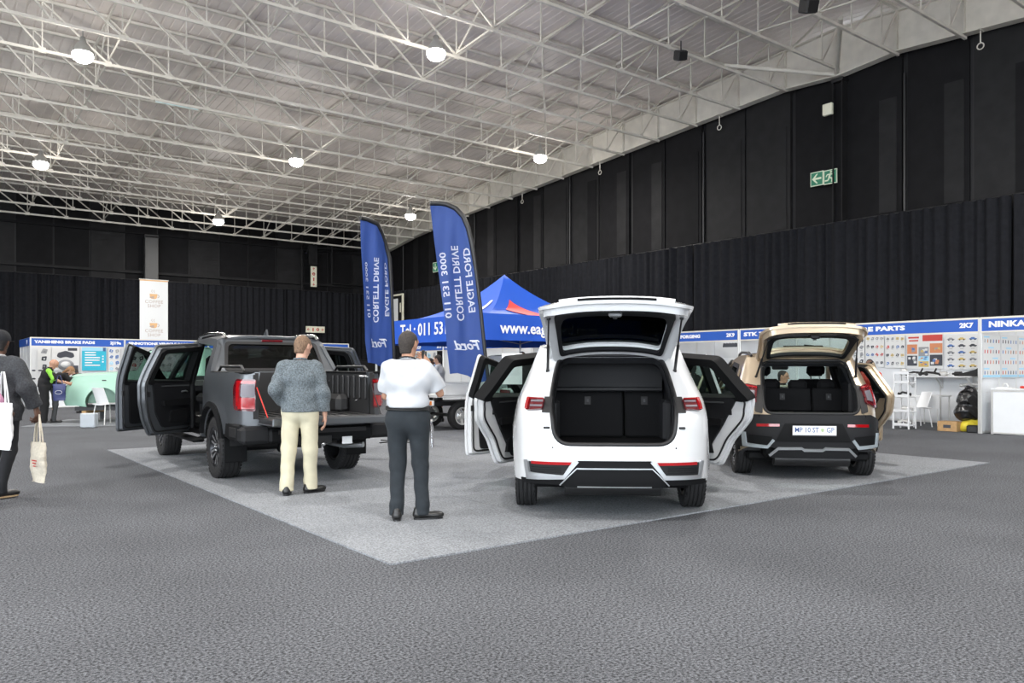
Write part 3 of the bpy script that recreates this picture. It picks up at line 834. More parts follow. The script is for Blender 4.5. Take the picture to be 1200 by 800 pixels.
def shrink(poly, d):
    """inset a closed polygon by d (negative grows it)"""
    P = [V(p[:2]) for p in poly]; n = len(P)
    A = sum(P[i].x*P[(i+1) % n].y-P[(i+1) % n].x*P[i].y for i in range(n)); sg = 1 if A > 0 else -1
    out = []
    for i in range(n):
        a, b, c = P[i-1], P[i], P[(i+1) % n]
        e1 = b-a; e2 = c-b
        if e1.length < 1e-7 or e2.length < 1e-7: continue
        e1.normalize(); e2.normalize()
        n1 = V((-e1.y, e1.x))*sg; n2 = V((-e2.y, e2.x))*sg; m = n1+n2
        if m.length < 1e-6: m = n1
        m.normalize(); k = d/max(m.dot(n1), .35)
        q = b+m*k; out.append((q.x, q.y))
    return out
def rear_xz(B, off=0.):
    """(x, z) on the rear face"""
    def f(x, z):
        return B.P((1 if x >= 0 else -1)*B.q('r', abs(x)), z)
    return f
def strip(mb, B, pts, w, m, th=.02, off=.012, closed=False):
    """raised moulding of width w following (x,z) points on the rear face"""
    P = [V(p) for p in pts]; n = len(P); L = []; Rr = []
    for i in range(n):
        a = P[i-1] if (closed or i) else P[i]; b = P[(i+1) % n] if (closed or i < n-1) else P[i]
        d = (b-a).normalized(); nn = V((-d.y, d.x))
        e = (P[i]-P[i-1]).normalized() if (i or closed) else d
        k = 1/max(.5, abs(nn.dot(V((-e.y, e.x))))); L.append(P[i]+nn*w/2*k); Rr.append(P[i]-nn*w/2*k)
    f = rear_xz(B)
    if closed: mb.drape([tuple(p) for p in Rr], [[tuple(p) for p in L]], f, m, th, off, .06)
    else: mb.drape([tuple(p) for p in Rr+L[::-1]], [], f, m, th, off, .06)
def mir(pts): return [(-p[0],)+tuple(p[1:]) for p in reversed(pts)]

def build_car(S):
    root = empty(S['name'], S['loc'], S['rz'], S['label'], 'car')
    B = S['B']; pt = S['paint']; W = S['wheelbase']; r = S['r']; sill = S['sill']; ra = r+.075
    # ---- shell
    half_bottom = [('r', 0, S['rbot']), ('r', S['rcx'], S['rbot'])]
    qb = B.pts(half_bottom)
    qb += [(B.q('s', y), z) for y, z in reversed(arch(0, r+.01, ra, sill+.04))]
    qb += [(B.q('s', y), z) for y, z in [(ra+.05, sill), (W-ra-.05, sill)]]
    qb += [(B.q('s', y), z) for y, z in reversed(arch(W, r+.01, ra, sill+.04))]
    qb += B.pts([('f', .6, S['fbot']), ('f', 0, S['fbot'])])
    top = B.pts(S['top'])                              # from the front centre back to the rear centre
    halfR = qb+top
    outline = halfR+[(-q, z) for q, z in reversed(halfR)]
    seen = []; 
    for p in outline:
        if not seen or (V(p)-V(seen[-1])).length > 1e-4: seen.append(p)
    outline = seen
    holes = []
    for sg in (1, -1):
        for k in S['doors']:
            d = S['doors'][k]; holes.append(rpoly([(sg*B.q('s', y), z) for y, z in d['out']], .05))
        for h in S.get('sidewin', []): holes.append(rpoly([(sg*B.q('s', y), z) for y, z in h], .03))
    op = S['opening']; opq = [((1 if x > 0 else -1)*B.q('r', abs(x)), z, rr) for x, z, rr in op]
    holes.append(rpoly(opq, .1, 6))
    sh = MB(); sh.drape(outline, holes, B.P, pt, .05, 0, .085, mi=pt, mr=pt)
    # ---- roof, windscreen, bonnet
    zt = S['rooftop']; yA, yB = S['roof_y']
    def roofp(u, v):
        a = 2*u-1; y = yA+(yB-yA)*v
        if v < .5: y += (1-v*2)**2*0
        z = zt(y); q = B.q('s', y); x = B.P(q, z).x; cr = .045*(1-a*a)*S.get('crown', 1)
        yy = y
        if v < .999: pass
        e = rear_y = B.P(B.q('r', min(abs(a)*x, .99*B.X.max())), z).y if y < .3 else None
        if e is not None:
            k = max(0, min(1, (0.3-y)/(.3-yA))); yy = y*(1-k)+e*k if False else y
        return V((a*x, yy, z+cr))
    # roof as rows between the flanks; the rear row follows the rear top edge
    rear_edge = [B.P(sg*B.q('r', xx), zt(yA)) for sg, xx in [(-1, t) for t in np.linspace(S['rtx'], 0, 9)]+[(1, t) for t in np.linspace(0, S['rtx'], 9)[1:]]]
    n = len(rear_edge)-1
    def rp(u, v):
        i = min(int(u*n), n-1); f = u*n-i; re = rear_edge[i].lerp(rear_edge[i+1], f); a = 2*u-1
        y = yA+(yB-yA)*v; z = zt(y); x = B.P(B.q('s', max(y, yA)), z).x
        g = max(0., 1-v/.30); g = g*g*(3-2*g)
        P0 = V((a*x, y, z+.045*(1-a**4)*min(1, v*6)))
        return P0.lerp(V((re.x, re.y+(y-yA), z+.045*(1-a**4)*min(1, v*6))), g)
    sh.grid(rp, 20, 16, S.get('roofpaint', pt), th=.03)
    yc, zc = S['cowl']; xr = B.P(B.q('s', yB), zt(yB)).x; xc = B.P(B.q('s', yc), zc).x
    ws = MB()
    def wsf(u, v):
        a = 2*u-1; p0 = V((a*xr, yB+.03*(1-a*a), zt(yB)+.04*(1-a**4))); p1 = V((a*xc, yc+.22*(1-a*a), zc-.0))
        p = p0.lerp(p1, v); p.y += .05*math.sin(PI*v); p.z += .03*math.sin(PI*v); return p
    ws.grid(wsf, 12, 8, m_glass, th=.005, flip=True)
    for a in (0., 1.): ws.tube([wsf(a, v) for v in np.linspace(0, 1, 7)], .03, m_blk, 8)
    ws.build('windscreen', root)
    yF = S['hood_front']; zF = S['hood_z']
    def hood(u, v):
        a = 2*u-1; y = yc+(yF-yc)*v; z = zc+(zF-zc)*v**1.6; x = B.P(B.q('s', min(y, B.y1-.35)), z).x*(1-.10*max(0, v-.6)/.4)
        return V((a*x, y+(.22*(1-v)+.30*v)*(1-a*a), z+.05*(1-a**4)*(1-.5*v)))
    hd = MB(); hd.grid(hood, 16, 12, pt, th=.03, flip=True); hd.build('bonnet', root)
    sh.build('body_shell', root)
    # ---- underbody
    u = MB(); u.box((0, W/2, sill+.0), (1.5, W+.9, .12), m_trimb, bv=.03); u.box((0, -.35, sill+.07), (1.15, .55, .16), m_trimb, bv=.04); u.tube([(.45, -.6, sill-.02), (-.45, -.6, sill-.02)], .09, m_blkm, 12)
    u.tube([(-.7, 0, r), (.7, 0, r)], .045, m_blkm, 8); u.tube([(-.7, W, r), (.7, W, r)], .04, m_blkm, 8)
    for y in (0, W):
        for sg in (1, -1):
            u.lathe([(ra+.02, -.14), (ra+.02, .14)], m_gap, MX.Translation((sg*(S['hw']-.20), y, r)) @ MX.Rotation(PI/2, 4, 'Y'), 24, PI*.52, PI*1.48)
            u.lathe([(ra+.02, 0), (.0, 0)], m_gap, MX.Translation((sg*(S['hw']-.34), y, r)) @ MX.Rotation(PI/2, 4, 'Y'), 24, PI*.52, PI*1.48)
    u.build('underbody', root)
    # ---- wheels
    for y in (W, 0):
        for sg in (-1, 1):
            wheel_mesh(r, S['tw'], r*.66, S['spokes'], root, (sg*(S['hw']-S['tw']/2-.02), y, r), sg, S.get('rim'))
    # ---- doors
    for k, d in S['doors'].items():
        for sg in (-1, 1):
            ang = R(d['ang'][0 if sg < 0 else 1])
            door_assembly(root, B, sg, d['out'], d['hinge'], ang, pt, d['win'], d['trim'], 'door', framemat=S.get('doorframe', m_trimb), glassm=d.get('glass'), mirror=d.get('mirror'), fullframe=d.get('full', False))
    for h in S.get('sidewin', []):
        for sg in (-1, 1):
            g = MB(); g.drape(rpoly(shrink(h, -.01), .03), [], B.side(sg), m_glassd, .004, -.01, flip=sg < 0); g.build('side_window', root)
    # ---- opening seal and gutter
    s = MB(); ring = densify(rpoly(opq, .1, 6), .05)
    s.tube([B.P(*p)+V((0, .012, 0)) for p in ring], .021, m_seal, 8, closed=True)
    s.drape(rpoly(opq, .1, 6), [rpoly(shrink([p[:2] for p in opq], .02), .1, 6)], B.P, m_int2, .05, -.03, .09)
    s.build('boot_seal', root)
    # ---- load bay and cabin
    zf = min(p[1] for p in op)-.01; zo = max(p[1] for p in op); xw = S['xw']
    ysb = S['seatback']; c = MB()
    yr0 = B.y0+.07
    c.box((0, (yr0+ysb)/2, zf-.03), (2*xw+.1, ysb-yr0, .05), m_int)
    for sg in (-1, 1):
        c.add([(sg*(xw+.03), yr0, zf), (sg*(xw+.03), ysb+.1, zf), (sg*(xw+.0), ysb+.25, zo-.28), (sg*(xw+.0), yr0+.42, zo-.28)], [(0, 1, 2, 3)], m_int2)
        c.add([(sg*(xw+.0), ysb+.25, zo-.28), (sg*(xw+.0), yr0+.42, zo-.28), (sg*(xw-.08), yr0+.62, zo+.0), (sg*(xw-.06), ysb+.2, zo+.04)], [(0, 1, 2, 3)], m_int2)
        c.box((sg*(xw-.03), ysb-.32, zf+.2), (.1, .36, .4), m_int2, bv=.03)
    c.box((0, yr0+.05, zf-.005), (2*xw-.1, .08, .02), m_int2, bv=.008)
    c.box((0, yr0+.045, zf+.0), (.12, .05, .03), m_blkm, bv=.005)
    c.build('load_bay', root)
    rs = MB(); tilt = S['seat_tilt']; hb_ = S['seatback_h']
    for x0, x1 in ((-xw, .16), (.17, xw)):
        M = MX.Translation(((x0+x1)/2, ysb, zf)) @ MX.Rotation(-tilt, 4, 'X')
        rs.box((0, 0, hb_/2), (x1-x0-.01, .08, hb_), m_int, M, bv=.015)
        rs.box((0, -.045, hb_*.62), (.02, .012, .03), m_int3, M); rs.box((0, -.043, hb_*.62), (.07, .008, .09), m_int2, M, bv=.01)
    rs.box((0, ysb+.30, .58), (2*xw+.1, .5, .18), m_int, bv=.05)
    rs.build('rear_seat', root)
    for hx in (-.38, 0, .38):
        h = MB(); M = MX.Translation((hx, ysb, zf)) @ MX.Rotation(-tilt, 4, 'X'); h.box((0, .03, hb_+.10+S.get('hrz', 0)), (.25, .09, .14), m_int, M, bv=.04); h.tube([M @ V((0, .03, hb_-.02)), M @ V((0, .03, hb_+.05))], .01, m_satin, 6)
        h.build('headrest', root)
    for x in (-.37, .37): seat_parts(root, x, S['fseat'], .60, heads=(0,), lean=.30, hh=.64)
    k = MB(); xd = S['hw']-.16
    k.box((0, (ysb+yc)/2+.1, sill+.09), (2*xd, yc-ysb+.1, .06), m_int)
    k.box((0, yc-.12, .86), (2*xd-.05, .42, .24), m_int2, bv=.08); k.box((0, yc-.35, .95), (.28, .06, .17), m_blk, bv=.01); k.box((0, S['fseat']+.05, .52), (.24, .9, .22), m_int2, bv=.04)
    M = MX.Translation((.37, yc-.48, .98)) @ MX.Rotation(R(65), 4, 'X')
    k.tube([M @ V((.185*math.cos(t), .185*math.sin(t), 0)) for t in np.arange(0, 2*PI, .3)], .016, m_blk, 8, closed=True); k.box((0, 0, 0), (.14, .12, .05), m_blk, M, bv=.02); k.box((0, 0, 0), (.36, .03, .02), m_blk, M)
    k.cyl((.37, yc-.48, .98), (.37, yc-.2, .88), .03, m_blk)
    k.box((0, yB+.05, zt(yB)-.09), (.24, .04, .07), m_blk, bv=.02)      # inner mirror
    k.build('dashboard', root)
    hl = MB()
    def hlf(a, b): p = rp(a*.9+.05, b*.94+.03); p.z -= .045; return p
    hl.grid(hlf, 10, 8, S.get('lining', m_int3), th=.01)
    for sg in (-1, 1):
        for yb in S['bpillar']:
            hl.tube([B.P(sg*B.q('s', yb), sill+.1)-V((sg*.1, 0, 0)), B.P(sg*B.q('s', yb), 1.0)-V((sg*.09, 0, 0)), B.P(sg*B.q('s', yb), zt(yb)-.06)-V((sg*.05, 0, 0))], .05, m_int2, 8)
    hl.build('headlining', root)
    # ---- front end
    f = MB()
    def fr(x, z): return B.P((1 if x >= 0 else -1)*B.q('f', abs(x)), z)
    f.drape(rpoly([(-.62, .52), (.62, .52), (.66, .76), (-.66, .76)], .06), [], fr, m_trimb, .02, .012, .08, flip=True)
    for z in (.57, .62, .67, .72): f.drape([(-.6, z-.008), (.6, z-.008), (.6, z+.008), (-.6, z+.008)], [], fr, m_chrome, .01, .024, .1, flip=True)
    f.drape(rpoly([(-.66, S['fbot']+.02), (.66, S['fbot']+.02), (.6, .46), (-.6, .46)], .06), [], fr, m_trimb, .02, .012, .08, flip=True)
    f.build('front_grille', root)
    for sg in (-1, 1):
        h = MB(); a = [(sg*B.q('f', .66), .66), (sg*B.q('f', .66), .78), (sg*B.q('s', B.y1-.5), .82), (sg*B.q('s', B.y1-.45), .74)]
        if sg < 0: a = a[::-1]
        h.drape(rpoly(a, .02), [], B.P, m_lclr, .02, .010, .08); h.build('headlamp', root)
    return root, B

def tailgate(root, B, S):
    """hatch modelled closed on the rear face, then swung up about its hinge"""
    hy, hz = S['hinge']; f = rear_xz(B); pt = S['paint']
    t = MB(); out = rpoly(S['tg_out'], .06); win = rpoly(S['tg_win'], .05, 5)
    t.drape(out, [win], f, pt, .03, .002, .08, mi=pt)
    t.drape(rpoly(shrink(S['tg_out'], .03), .06), [rpoly(shrink(S['tg_win'], -.02), .05, 5)], f, pt, .07, -.027, .08)
    e = S['tg_out']
    # lip moulding along the free edge and spoiler above the hinge line
    z0 = min(p[1] for p in e); xl = S.get('tg_lipx', .5)
    t.tube([f(x, z0+.03)+V((0, -.012, -.0)) for x in np.linspace(-xl, xl, 9)], .022, pt, 8)
    t.drape([(-.34, z0+.004), (.34, z0+.004), (.34, z0+.04), (-.34, z0+.04)], [], f, m_trimb, .02, .024, .08)
    o = t.build('tailgate', root, pivot=(0, hy, hz)); o.rotation_euler.x = S['tg_ang']
    def sub(mb, nm):
        c = mb.build(nm, o, pivot=(0, hy, hz)); c.location = (0, 0, 0); return c
    g = MB(); g.drape(rpoly(shrink(S['tg_win'], -.012), .05, 5), [], f, S.get('tg_glass', m_glassd), .005, -.02, .1); sub(g, 'rear_window')
    tr = MB(); tr.drape(rpoly(S['tg_trim'], .05, 5), [rpoly(S['tg_win'], .05, 5)], f, m_int2, .04, -.075, .08); 
    c = f(0, S['latch_z'])+V((0, .135, 0)); 
    tr.box(c, (.12, .05, .09), S.get('latchm', m_satin), bv=.015); tr.box(c+V((0, .03, 0)), (.035, .03, .05), m_blk); tr.box(c+V((0, .028, .055)), (.05, .02, .02), m_chrome)
    c2 = f(.34, S['latch_z']-.01)+V((0, .125, .0)); tr.box(c2, (.15, .012, .045), m_gap, bv=.005); tr.box(c2+V((.14, 0, .0)), (.035, .012, .025), m_gap)
    sub(tr, 'inner_trim')
    tr2 = MB(); c3 = f(0, S['hinge'][1]-.045)+V((0, .085, 0)); tr2.box(c3, (.78, .03, .04), m_blk, bv=.008); [tr2.box(c3+V((x, .01, .02)), (.09, .04, .04), m_blk, bv=.008) for x in (-.22, .22)]; sub(tr2, 'hinge_cover')
    wp = MB(); wz = S['wiper_z']; a = f(0, wz)-V((0, .045, 0)); b = f(.30, wz+.03)-V((0, .045, 0)); wp.bar(f(-.32, wz+.02)-V((0, .05, 0)), f(.3, wz+.02)-V((0, .05, 0)), .014, .03, m_blk); wp.bar(a, b, .02, .014, m_blk); sub(wp, 'rear_wiper')
    for sg in (-1, 1):
        p0 = B.P(sg*B.q('r', S['strut'][0]), S['strut'][1])+V((0, .0, 0)); q = f(sg*S['strut'][2], S['strut'][3])+V((0, .12, 0))
        M = MX.Translation((0, hy, hz)) @ MX.Rotation(S['tg_ang'], 4, 'X') @ MX.Translation((0, -hy, -hz)); q = M @ q; m = p0.lerp(q, .5)
        k = MB(); k.tube([p0, m], .014, m_blk, 8); k.tube([m, q], .008, m_satin if S.get('rod') else m_blk, 8); k.ball(p0, .02, m_blk, 6); k.ball(q, .02, m_blk, 6); k.build('gas_strut', root)
    # hinge blocks, grommets
    h = MB()
    for x in (-.22, .22): h.box((x, hy-.015, hz-.035), (.07, .05, .03), m_blk, bv=.008)
    for x in (-S['strut'][0]+.08, S['strut'][0]-.08): h.ball(B.P((1 if x > 0 else -1)*B.q('r', abs(x)), S['strut'][1]+.12), .016, m_blk, 6)
    h.build('hinge', root)
    gm = MB()
    for x, z in S['grommets']:
        for sg in (-1, 1): gm.ball(f(sg*x, z)+V((0, .10, 0)), .012, m_blk, 5)
    sub(gm, 'grommet')
    return o

# ---------------------------------------------------------------- white hatchback
m_pwhite = mat('pearl_white_paint', (.62, .63, .64), .22, coat=.8)
m_plining = mat('beige_lining', (.42, .40, .36), .8)
BS = Body([(0, -.945), (.42, -.925), (.70, -.855), (.86, -.70), (.93, -.42), (.955, 0), (.955, 1.4), (.955, 2.6), (.93, 3.05), (.84, 3.38), (.62, 3.58), (.3, 3.66), (0, 3.68)],
          smooth1([.2, .5, .85, 1.02, 1.1, 1.25, 1.46, 1.6, 1.72], [.965, .995, 1., .985, .965, .895, .805, .745, .69]),
          smooth1([.2, .42, .55, .9, 1.0, 1.1, 1.3, 1.5, 1.6, 1.7], [.06, .0, 0., .02, .06, .13, .33, .56, .68, .80]),
          smooth1([.2, .5, .8, 1.0, 1.2], [-.08, 0, -.04, -.2, -.5]), flare=[(0, .37, .46, .022), (2.73, .37, .46, .022)])
rdoor = [(1.13, .34), (.54, .34), (.40, .62), (.16, .86), (.08, 1.10), (.40, 1.53), (1.13, 1.585)]
fdoor = [(1.17, .34), (2.27, .34), (2.30, .95), (2.10, 1.08), (1.56, 1.48), (1.17, 1.585)]
SUV = dict(name='white_hatchback', loc=(.985, 8.10, .0), rz=R(-3.5), label='white hatchback with raised tailgate and open side doors, standing nearest on the light carpet', B=BS,
    paint=m_pwhite, wheelbase=2.73, r=.358, sill=.31, hw=.955, tw=.20, rbot=.36, rcx=.80, fbot=.28, spokes=(5, (-.05, .05), .02, .028, True),
    top=[('f', 0, .80), ('f', .7, .84), ('s', 3.2, .93), ('s', 2.6, 1.03), ('s', 2.2, 1.09), ('s', 1.60, 1.52), ('s', 1.25, 1.61), ('s', .6, 1.655), ('s', .0, 1.64), ('s', -.30, 1.605), ('r', .45, 1.605), ('r', 0, 1.605)],
    rooftop=smooth1([-.3, 0, .6, 1.25, 1.5], [1.605, 1.64, 1.655, 1.61, 1.56]), roof_y=(-.29, 1.45), rtx=.80, cowl=(2.22, 1.08), hood_front=3.35, hood_z=.83,
    doors=dict(rear=dict(out=rdoor, hinge=1.13, win=[(1.07, 1.11), (.22, 1.13), (.47, 1.465), (1.07, 1.515)], trim=[(1.09, .41), (.74, .41), (.47, .78), (.25, 1.12), (1.09, 1.10)], ang=(27, 37), glass=m_glass, full=True),
               front=dict(out=fdoor, hinge=2.27, win=[(1.23, 1.11), (2.05, 1.08), (1.53, 1.44), (1.23, 1.515)], trim=[(1.33, .41), (2.18, .41), (2.22, .95), (1.29, 1.10)], ang=(40, 26), mirror=(2.08, 1.05, m_pwhite))),
    xw=.575, opening=[(-.535, .71, .16), (.535, .71, .16), (.575, 1.0, .2), (.625, 1.25, .2), (.645, 1.535, .14), (-.645, 1.535, .14), (-.625, 1.25, .2), (-.575, 1.0, .2)],
    seatback=.02, seat_tilt=.22, seatback_h=.60, fseat=1.45, bpillar=(1.15,),
    hinge=(-.27, 1.60), tg_ang=R(-73), tg_out=[(-.58, .765), (.58, .765), (.69, .90), (.71, 1.15), (.76, 1.42), (.80, 1.595), (-.80, 1.595), (-.76, 1.42), (-.71, 1.15), (-.69, .90)],
    tg_win=[(-.48, 1.08), (.48, 1.08), (.55, 1.2), (.61, 1.50), (-.61, 1.50), (-.55, 1.2)], tg_trim=[(-.50, .84), (.50, .84), (.57, 1.05), (.66, 1.52), (-.66, 1.52), (-.57, 1.05)], latch_z=.955, wiper_z=1.545, tg_glass=glass('dark_privacy_glass', (.45, .5, .5), .88),
    strut=(.73, 1.38, .60, .98), grommets=[(.12, .80), (.45, .80), (.56, .87), (.60, .95), (.52, 1.50), (.42, 1.53), (.62, 1.15)])
suv, _ = build_car(SUV)
k = MB(); k.box((0, .02, 1.36), (1.10, .02, .36), m_int3b := mat('dark_blind_cloth', (.012, .0125, .014), .9), bv=.005); k.cyl((-.54, .0, 1.19), (.54, .0, 1.19), .025, m_int2, 10); k.build('cargo_blind', suv)
tailgate(suv, BS, SUV)
def xz(px, py, Yd=7.22, X0=1.03): return ((px-600)/FPX*Yd-X0, CH-(py-HY)*Yd/FPX)
# dark lower bumper, silver blades, reflectors
f = rear_xz(BS)
bm = MB(); rc = [(.0, .565), (.33, .565), (.46, .40), (.80, .40), (.84, .50), (.86, .42), (.86, .345), (.5, .345), (.44, .325), (0, .325)]
lowp = [(-x, z) for x, z in reversed(rc[1:-1])]
bm.drape([(0, .325), (.44, .325), (.5, .345), (.855, .345), (.86, .385), (.80, .39), (.46, .40), (.33, .565), (-.33, .565), (-.46, .40), (-.80, .39), (-.86, .385), (-.855, .345), (-.5, .345), (-.44, .325)], [], f, m_trimb, .05, .014, .07)
for sg in (-1, 1):
    a = [(sg*.39, .545), (sg*.78, .545), (sg*.775, .425), (sg*.47, .425)]
    if sg < 0: a = a[::-1]
    bm.drape(a, [], f, m_trimg, .03, .004, .06)
    for i in range(4):
        z = .435+i*.02; bm.drape([(-.76, z), (-.48+.0, z), (-.48, z+.006), (-.76, z+.006)] if sg < 0 else [(.48, z), (.76, z), (.76, z+.006), (.48, z+.006)], [], f, m_trimb, .008, .010, .1)
bm.build('rear_bumper', suv)
for sg in (-1, 1):
    k = MB(); strip(k, BS, [(sg*.335, .562), (sg*.46, .415), (sg*.785, .415), (sg*.80, .56)] if sg > 0 else [(sg*.80, .56), (sg*.785, .415), (sg*.46, .415), (sg*.335, .562)], .035, m_satin, .03, .024)
    o = k.build('bumper_blade', suv); o['label'] = 'satin silver blade'
    k = MB(); k.drape([(sg*.40, .525), (sg*.755, .525), (sg*.755, .552), (sg*.385, .552)][::sg], [], f, m_lred, .02, .014, .06); k.build('reflector', suv)
k = MB(); strip(k, BS, [(-.50, .345), (-.34, .495), (.34, .495), (.50, .345)], .010, m_satin, .02, .026); strip(k, BS, [(-.34, .333), (.34, .333)], .008, m_satin, .02, .024); k.build('bumper_trim_line', suv)
for sg in (-1, 1):
    k = MB(); k.drape([(sg*.585, .995), (sg*.665, .995), (sg*.665, 1.135), (sg*.585, 1.135)][::sg], [], f, m_blk, .03, .010, .05)
    a = rpoly([(sg*.655, 1.02), (sg*.815, 1.005), (sg*.82, 1.12), (sg*.655, 1.112)][::sg], .02)
    k.drape(a, [], f, m_lredd, .05, .030, .05)
    for z0, z1 in ((1.035, 1.05), (1.075, 1.09)): k.drape([(sg*.66, z0), (sg*.77, z0), (sg*.77, z1), (sg*.66, z1)][::sg], [], f, m_lclr, .01, .036, .05)
    k.drape([(sg*.785, 1.012), (sg*.81, 1.012), (sg*.812, 1.112), (sg*.785, 1.112)][::sg], [], f, m_lred, .02, .045, .05)
    k.drape([(sg*.66, 1.10), (sg*.79, 1.10), (sg*.79, 1.11), (sg*.66, 1.108)][::sg], [], f, m_lred, .02, .040, .05)
    k.build('tail_lamp', suv)
    g = MB(); g.box(f(sg*.615, .86)+V((0, -.002, 0)), (.06, .02, .022), m_blk, bv=.005); g.ball(f(sg*.56, .68), .008, m_blk, 5); g.build('bump_stop', suv)
# sills, roof rails and paper hanging in the rear side window
for sg in (-1, 1):
    k = MB(); k.bar((sg*.90, .5, .315), (sg*.90, 2.25, .315), .10, .06, m_trimb); k.build('side_sill', suv)
    pass
k = MB(); k.box((0, 0, 0), (.24, .004, .36), m_paper); k.box((0, -.003, .02), (.18, .002, .2), mat('faint_print', (.62, .63, .64), .6))
tag(k.build('price_sheet', loc=(.10-.10, 9.18, 1.40), rz=R(-10)), 'white paper sheet hanging inside the side window of the white hatchback', 'paper')
# ---------------------------------------------------------------- gold crossover
m_gold = mat('champagne_gold_paint', (.47, .375, .265), .28, .5, coat=.9)
BG = Body([(0, -.745), (.42, -.73), (.66, -.665), (.79, -.53), (.86, -.30), (.885, 0.05), (.885, 1.3), (.885, 2.4), (.86, 2.8), (.78, 3.08), (.58, 3.24), (.3, 3.31), (0, 3.33)],
          smooth1([.2, .5, .85, 1.02, 1.1, 1.25, 1.46, 1.6, 1.72], [.965, .995, 1., .985, .965, .90, .815, .75, .69]),
          smooth1([.2, .42, .6, .82, 1.0, 1.1, 1.3, 1.5, 1.6, 1.7], [.10, .02, 0., .03, .10, .15, .33, .50, .60, .68]),
          smooth1([.2, .5, .8, 1.0, 1.2], [-.08, 0, -.04, -.2, -.5]), flare=[(0, .34, .42, .03), (2.52, .34, .42, .03)])
GLD = dict(name='gold_hatchback', loc=(3.83, 10.52, .0), rz=R(-8.), label='champagne gold hatchback with raised tailgate and a white number plate', B=BG,
    paint=m_gold, wheelbase=2.52, r=.325, sill=.29, hw=.885, tw=.21, rbot=.42, rcx=.74, fbot=.28, spokes=(5, (-.06, .06), .012, .022, True),
    top=[('f', 0, .82), ('f', .6, .86), ('s', 2.9, .95), ('s', 2.35, 1.02), ('s', 2.0, 1.07), ('s', 1.42, 1.475), ('s', 1.1, 1.55), ('s', .6, 1.59), ('s', .0, 1.575), ('s', -.12, 1.555), ('r', .40, 1.555), ('r', 0, 1.555)],
    rooftop=smooth1([-.2, 0, .6, 1.1, 1.4], [1.55, 1.575, 1.59, 1.55, 1.49]), roof_y=(-.16, 1.30), rtx=.76, cowl=(2.02, 1.06), hood_front=3.05, hood_z=.85,
    doors=dict(rear=dict(out=[(1.04, .34), (.50, .34), (.38, .60), (.16, .82), (.08, 1.05), (.34, 1.47), (1.04, 1.51)], hinge=1.04, win=[(.98, 1.07), (.22, 1.09), (.42, 1.41), (.98, 1.445)], trim=[(1.0, .41), (.70, .41), (.45, .76), (.24, 1.08), (1.0, 1.06)], ang=(0, 24), glass=m_glass),
               front=dict(out=[(1.08, .34), (2.10, .34), (2.12, .92), (1.92, 1.05), (1.42, 1.41), (1.08, 1.51)], hinge=2.10, win=[(1.14, 1.07), (1.87, 1.04), (1.38, 1.38), (1.14, 1.445)], trim=[(1.2, .41), (2.02, .41), (2.05, .92), (1.2, 1.06)], ang=(22, 33), mirror=(1.92, 1.02, m_gold))),
    sidewin=[[(.10, 1.13), (-.22, 1.14), (-.02, 1.40), (.24, 1.42)]],
    xw=.59, opening=[(-.56, .84, .12), (.56, .84, .12), (.59, 1.05, .15), (.62, 1.27, .13), (.65, 1.505, .08), (-.65, 1.505, .08), (-.62, 1.27, .13), (-.59, 1.05, .15)],
    seatback=.08, seat_tilt=.15, seatback_h=.31, hrz=-.05, fseat=1.20, bpillar=(1.06,), crown=.8, lining=m_plining,
    hinge=(-.13, 1.55), tg_ang=R(-76), tg_out=[(-.56, .87), (.56, .87), (.655, 1.0), (.66, 1.12), (.70, 1.34), (.76, 1.54), (-.76, 1.54), (-.70, 1.34), (-.66, 1.12), (-.655, 1.0)],
    tg_win=[(-.44, 1.10), (.44, 1.10), (.51, 1.17), (.58, 1.44), (-.58, 1.44), (-.51, 1.17)], tg_trim=[(-.50, 1.0), (.50, 1.0), (.57, 1.10), (.63, 1.47), (-.63, 1.47), (-.57, 1.10)], latch_z=.94, wiper_z=1.48, tg_lipx=.45, tg_glass=m_glass, latchm=m_blk,
    strut=(.70, 1.30, .54, 1.04), grommets=[(.45, .93), (.50, 1.46)])
gold, _ = build_car(GLD)
tailgate(gold, BG, GLD)
f = rear_xz(BG)
bm = MB()
bm.drape([(-.40, .40), (.40, .40), (.52, .43), (.86, .41), (.875, .60), (.86, .70), (.84, .76), (.70, .825), (-.70, .825), (-.84, .76), (-.86, .70), (-.875, .60), (-.86, .41), (-.52, .43)], [], f, m_trimg, .05, .022, .07)
bm.drape([(-.45, .50), (.45, .50), (.34, .72), (-.34, .72)], [], f, m_trimb, .02, .030, .08)
for sg in (-1, 1): bm.drape(rpoly([(sg*.52, .465), (sg*.74, .465), (sg*.74, .58), (sg*.48, .56)], .02)[::sg], [], f, m_trimb, .02, .030, .08)
bm.build('rear_bumper', gold)
m_blade = mat('grey_blue_blade', (.38, .43, .46), .35, .3)
for sg in (-1, 1):
    k = MB(); P = [(sg*.785, .60), (sg*.775, .445), (sg*.54, .43), (sg*.47, .52)]
    if sg > 0: P = P[::-1]
    strip(k, BG, P, .035, m_blade, .02, .038); o = k.build('bumper_blade', gold)
    k = MB(); k.drape([(sg*.40, .68), (sg*.66, .675), (sg*.66, .71), (sg*.40, .712)][::sg], [], f, m_lred, .02, .030, .06); k.build('reflector', gold)
k = MB(); k.drape([(-.52, .30), (.52, .30), (.42, .41), (-.42, .41)], [], f, m_trimg, .03, .035, .08); strip(k, BG, [(-.52, .33), (-.42, .415), (-.14, .42), (-.11, .40), (.11, .40), (.14, .42), (.42, .415), (.52, .33)], .030, m_satin, .02, .045)
k.build('skid_plate', gold)
k = MB(); T = basis(f(0, .635)+V((0, -.05, 0)), (1, 0, 0), (0, 0, 1), (0, -1, 0))
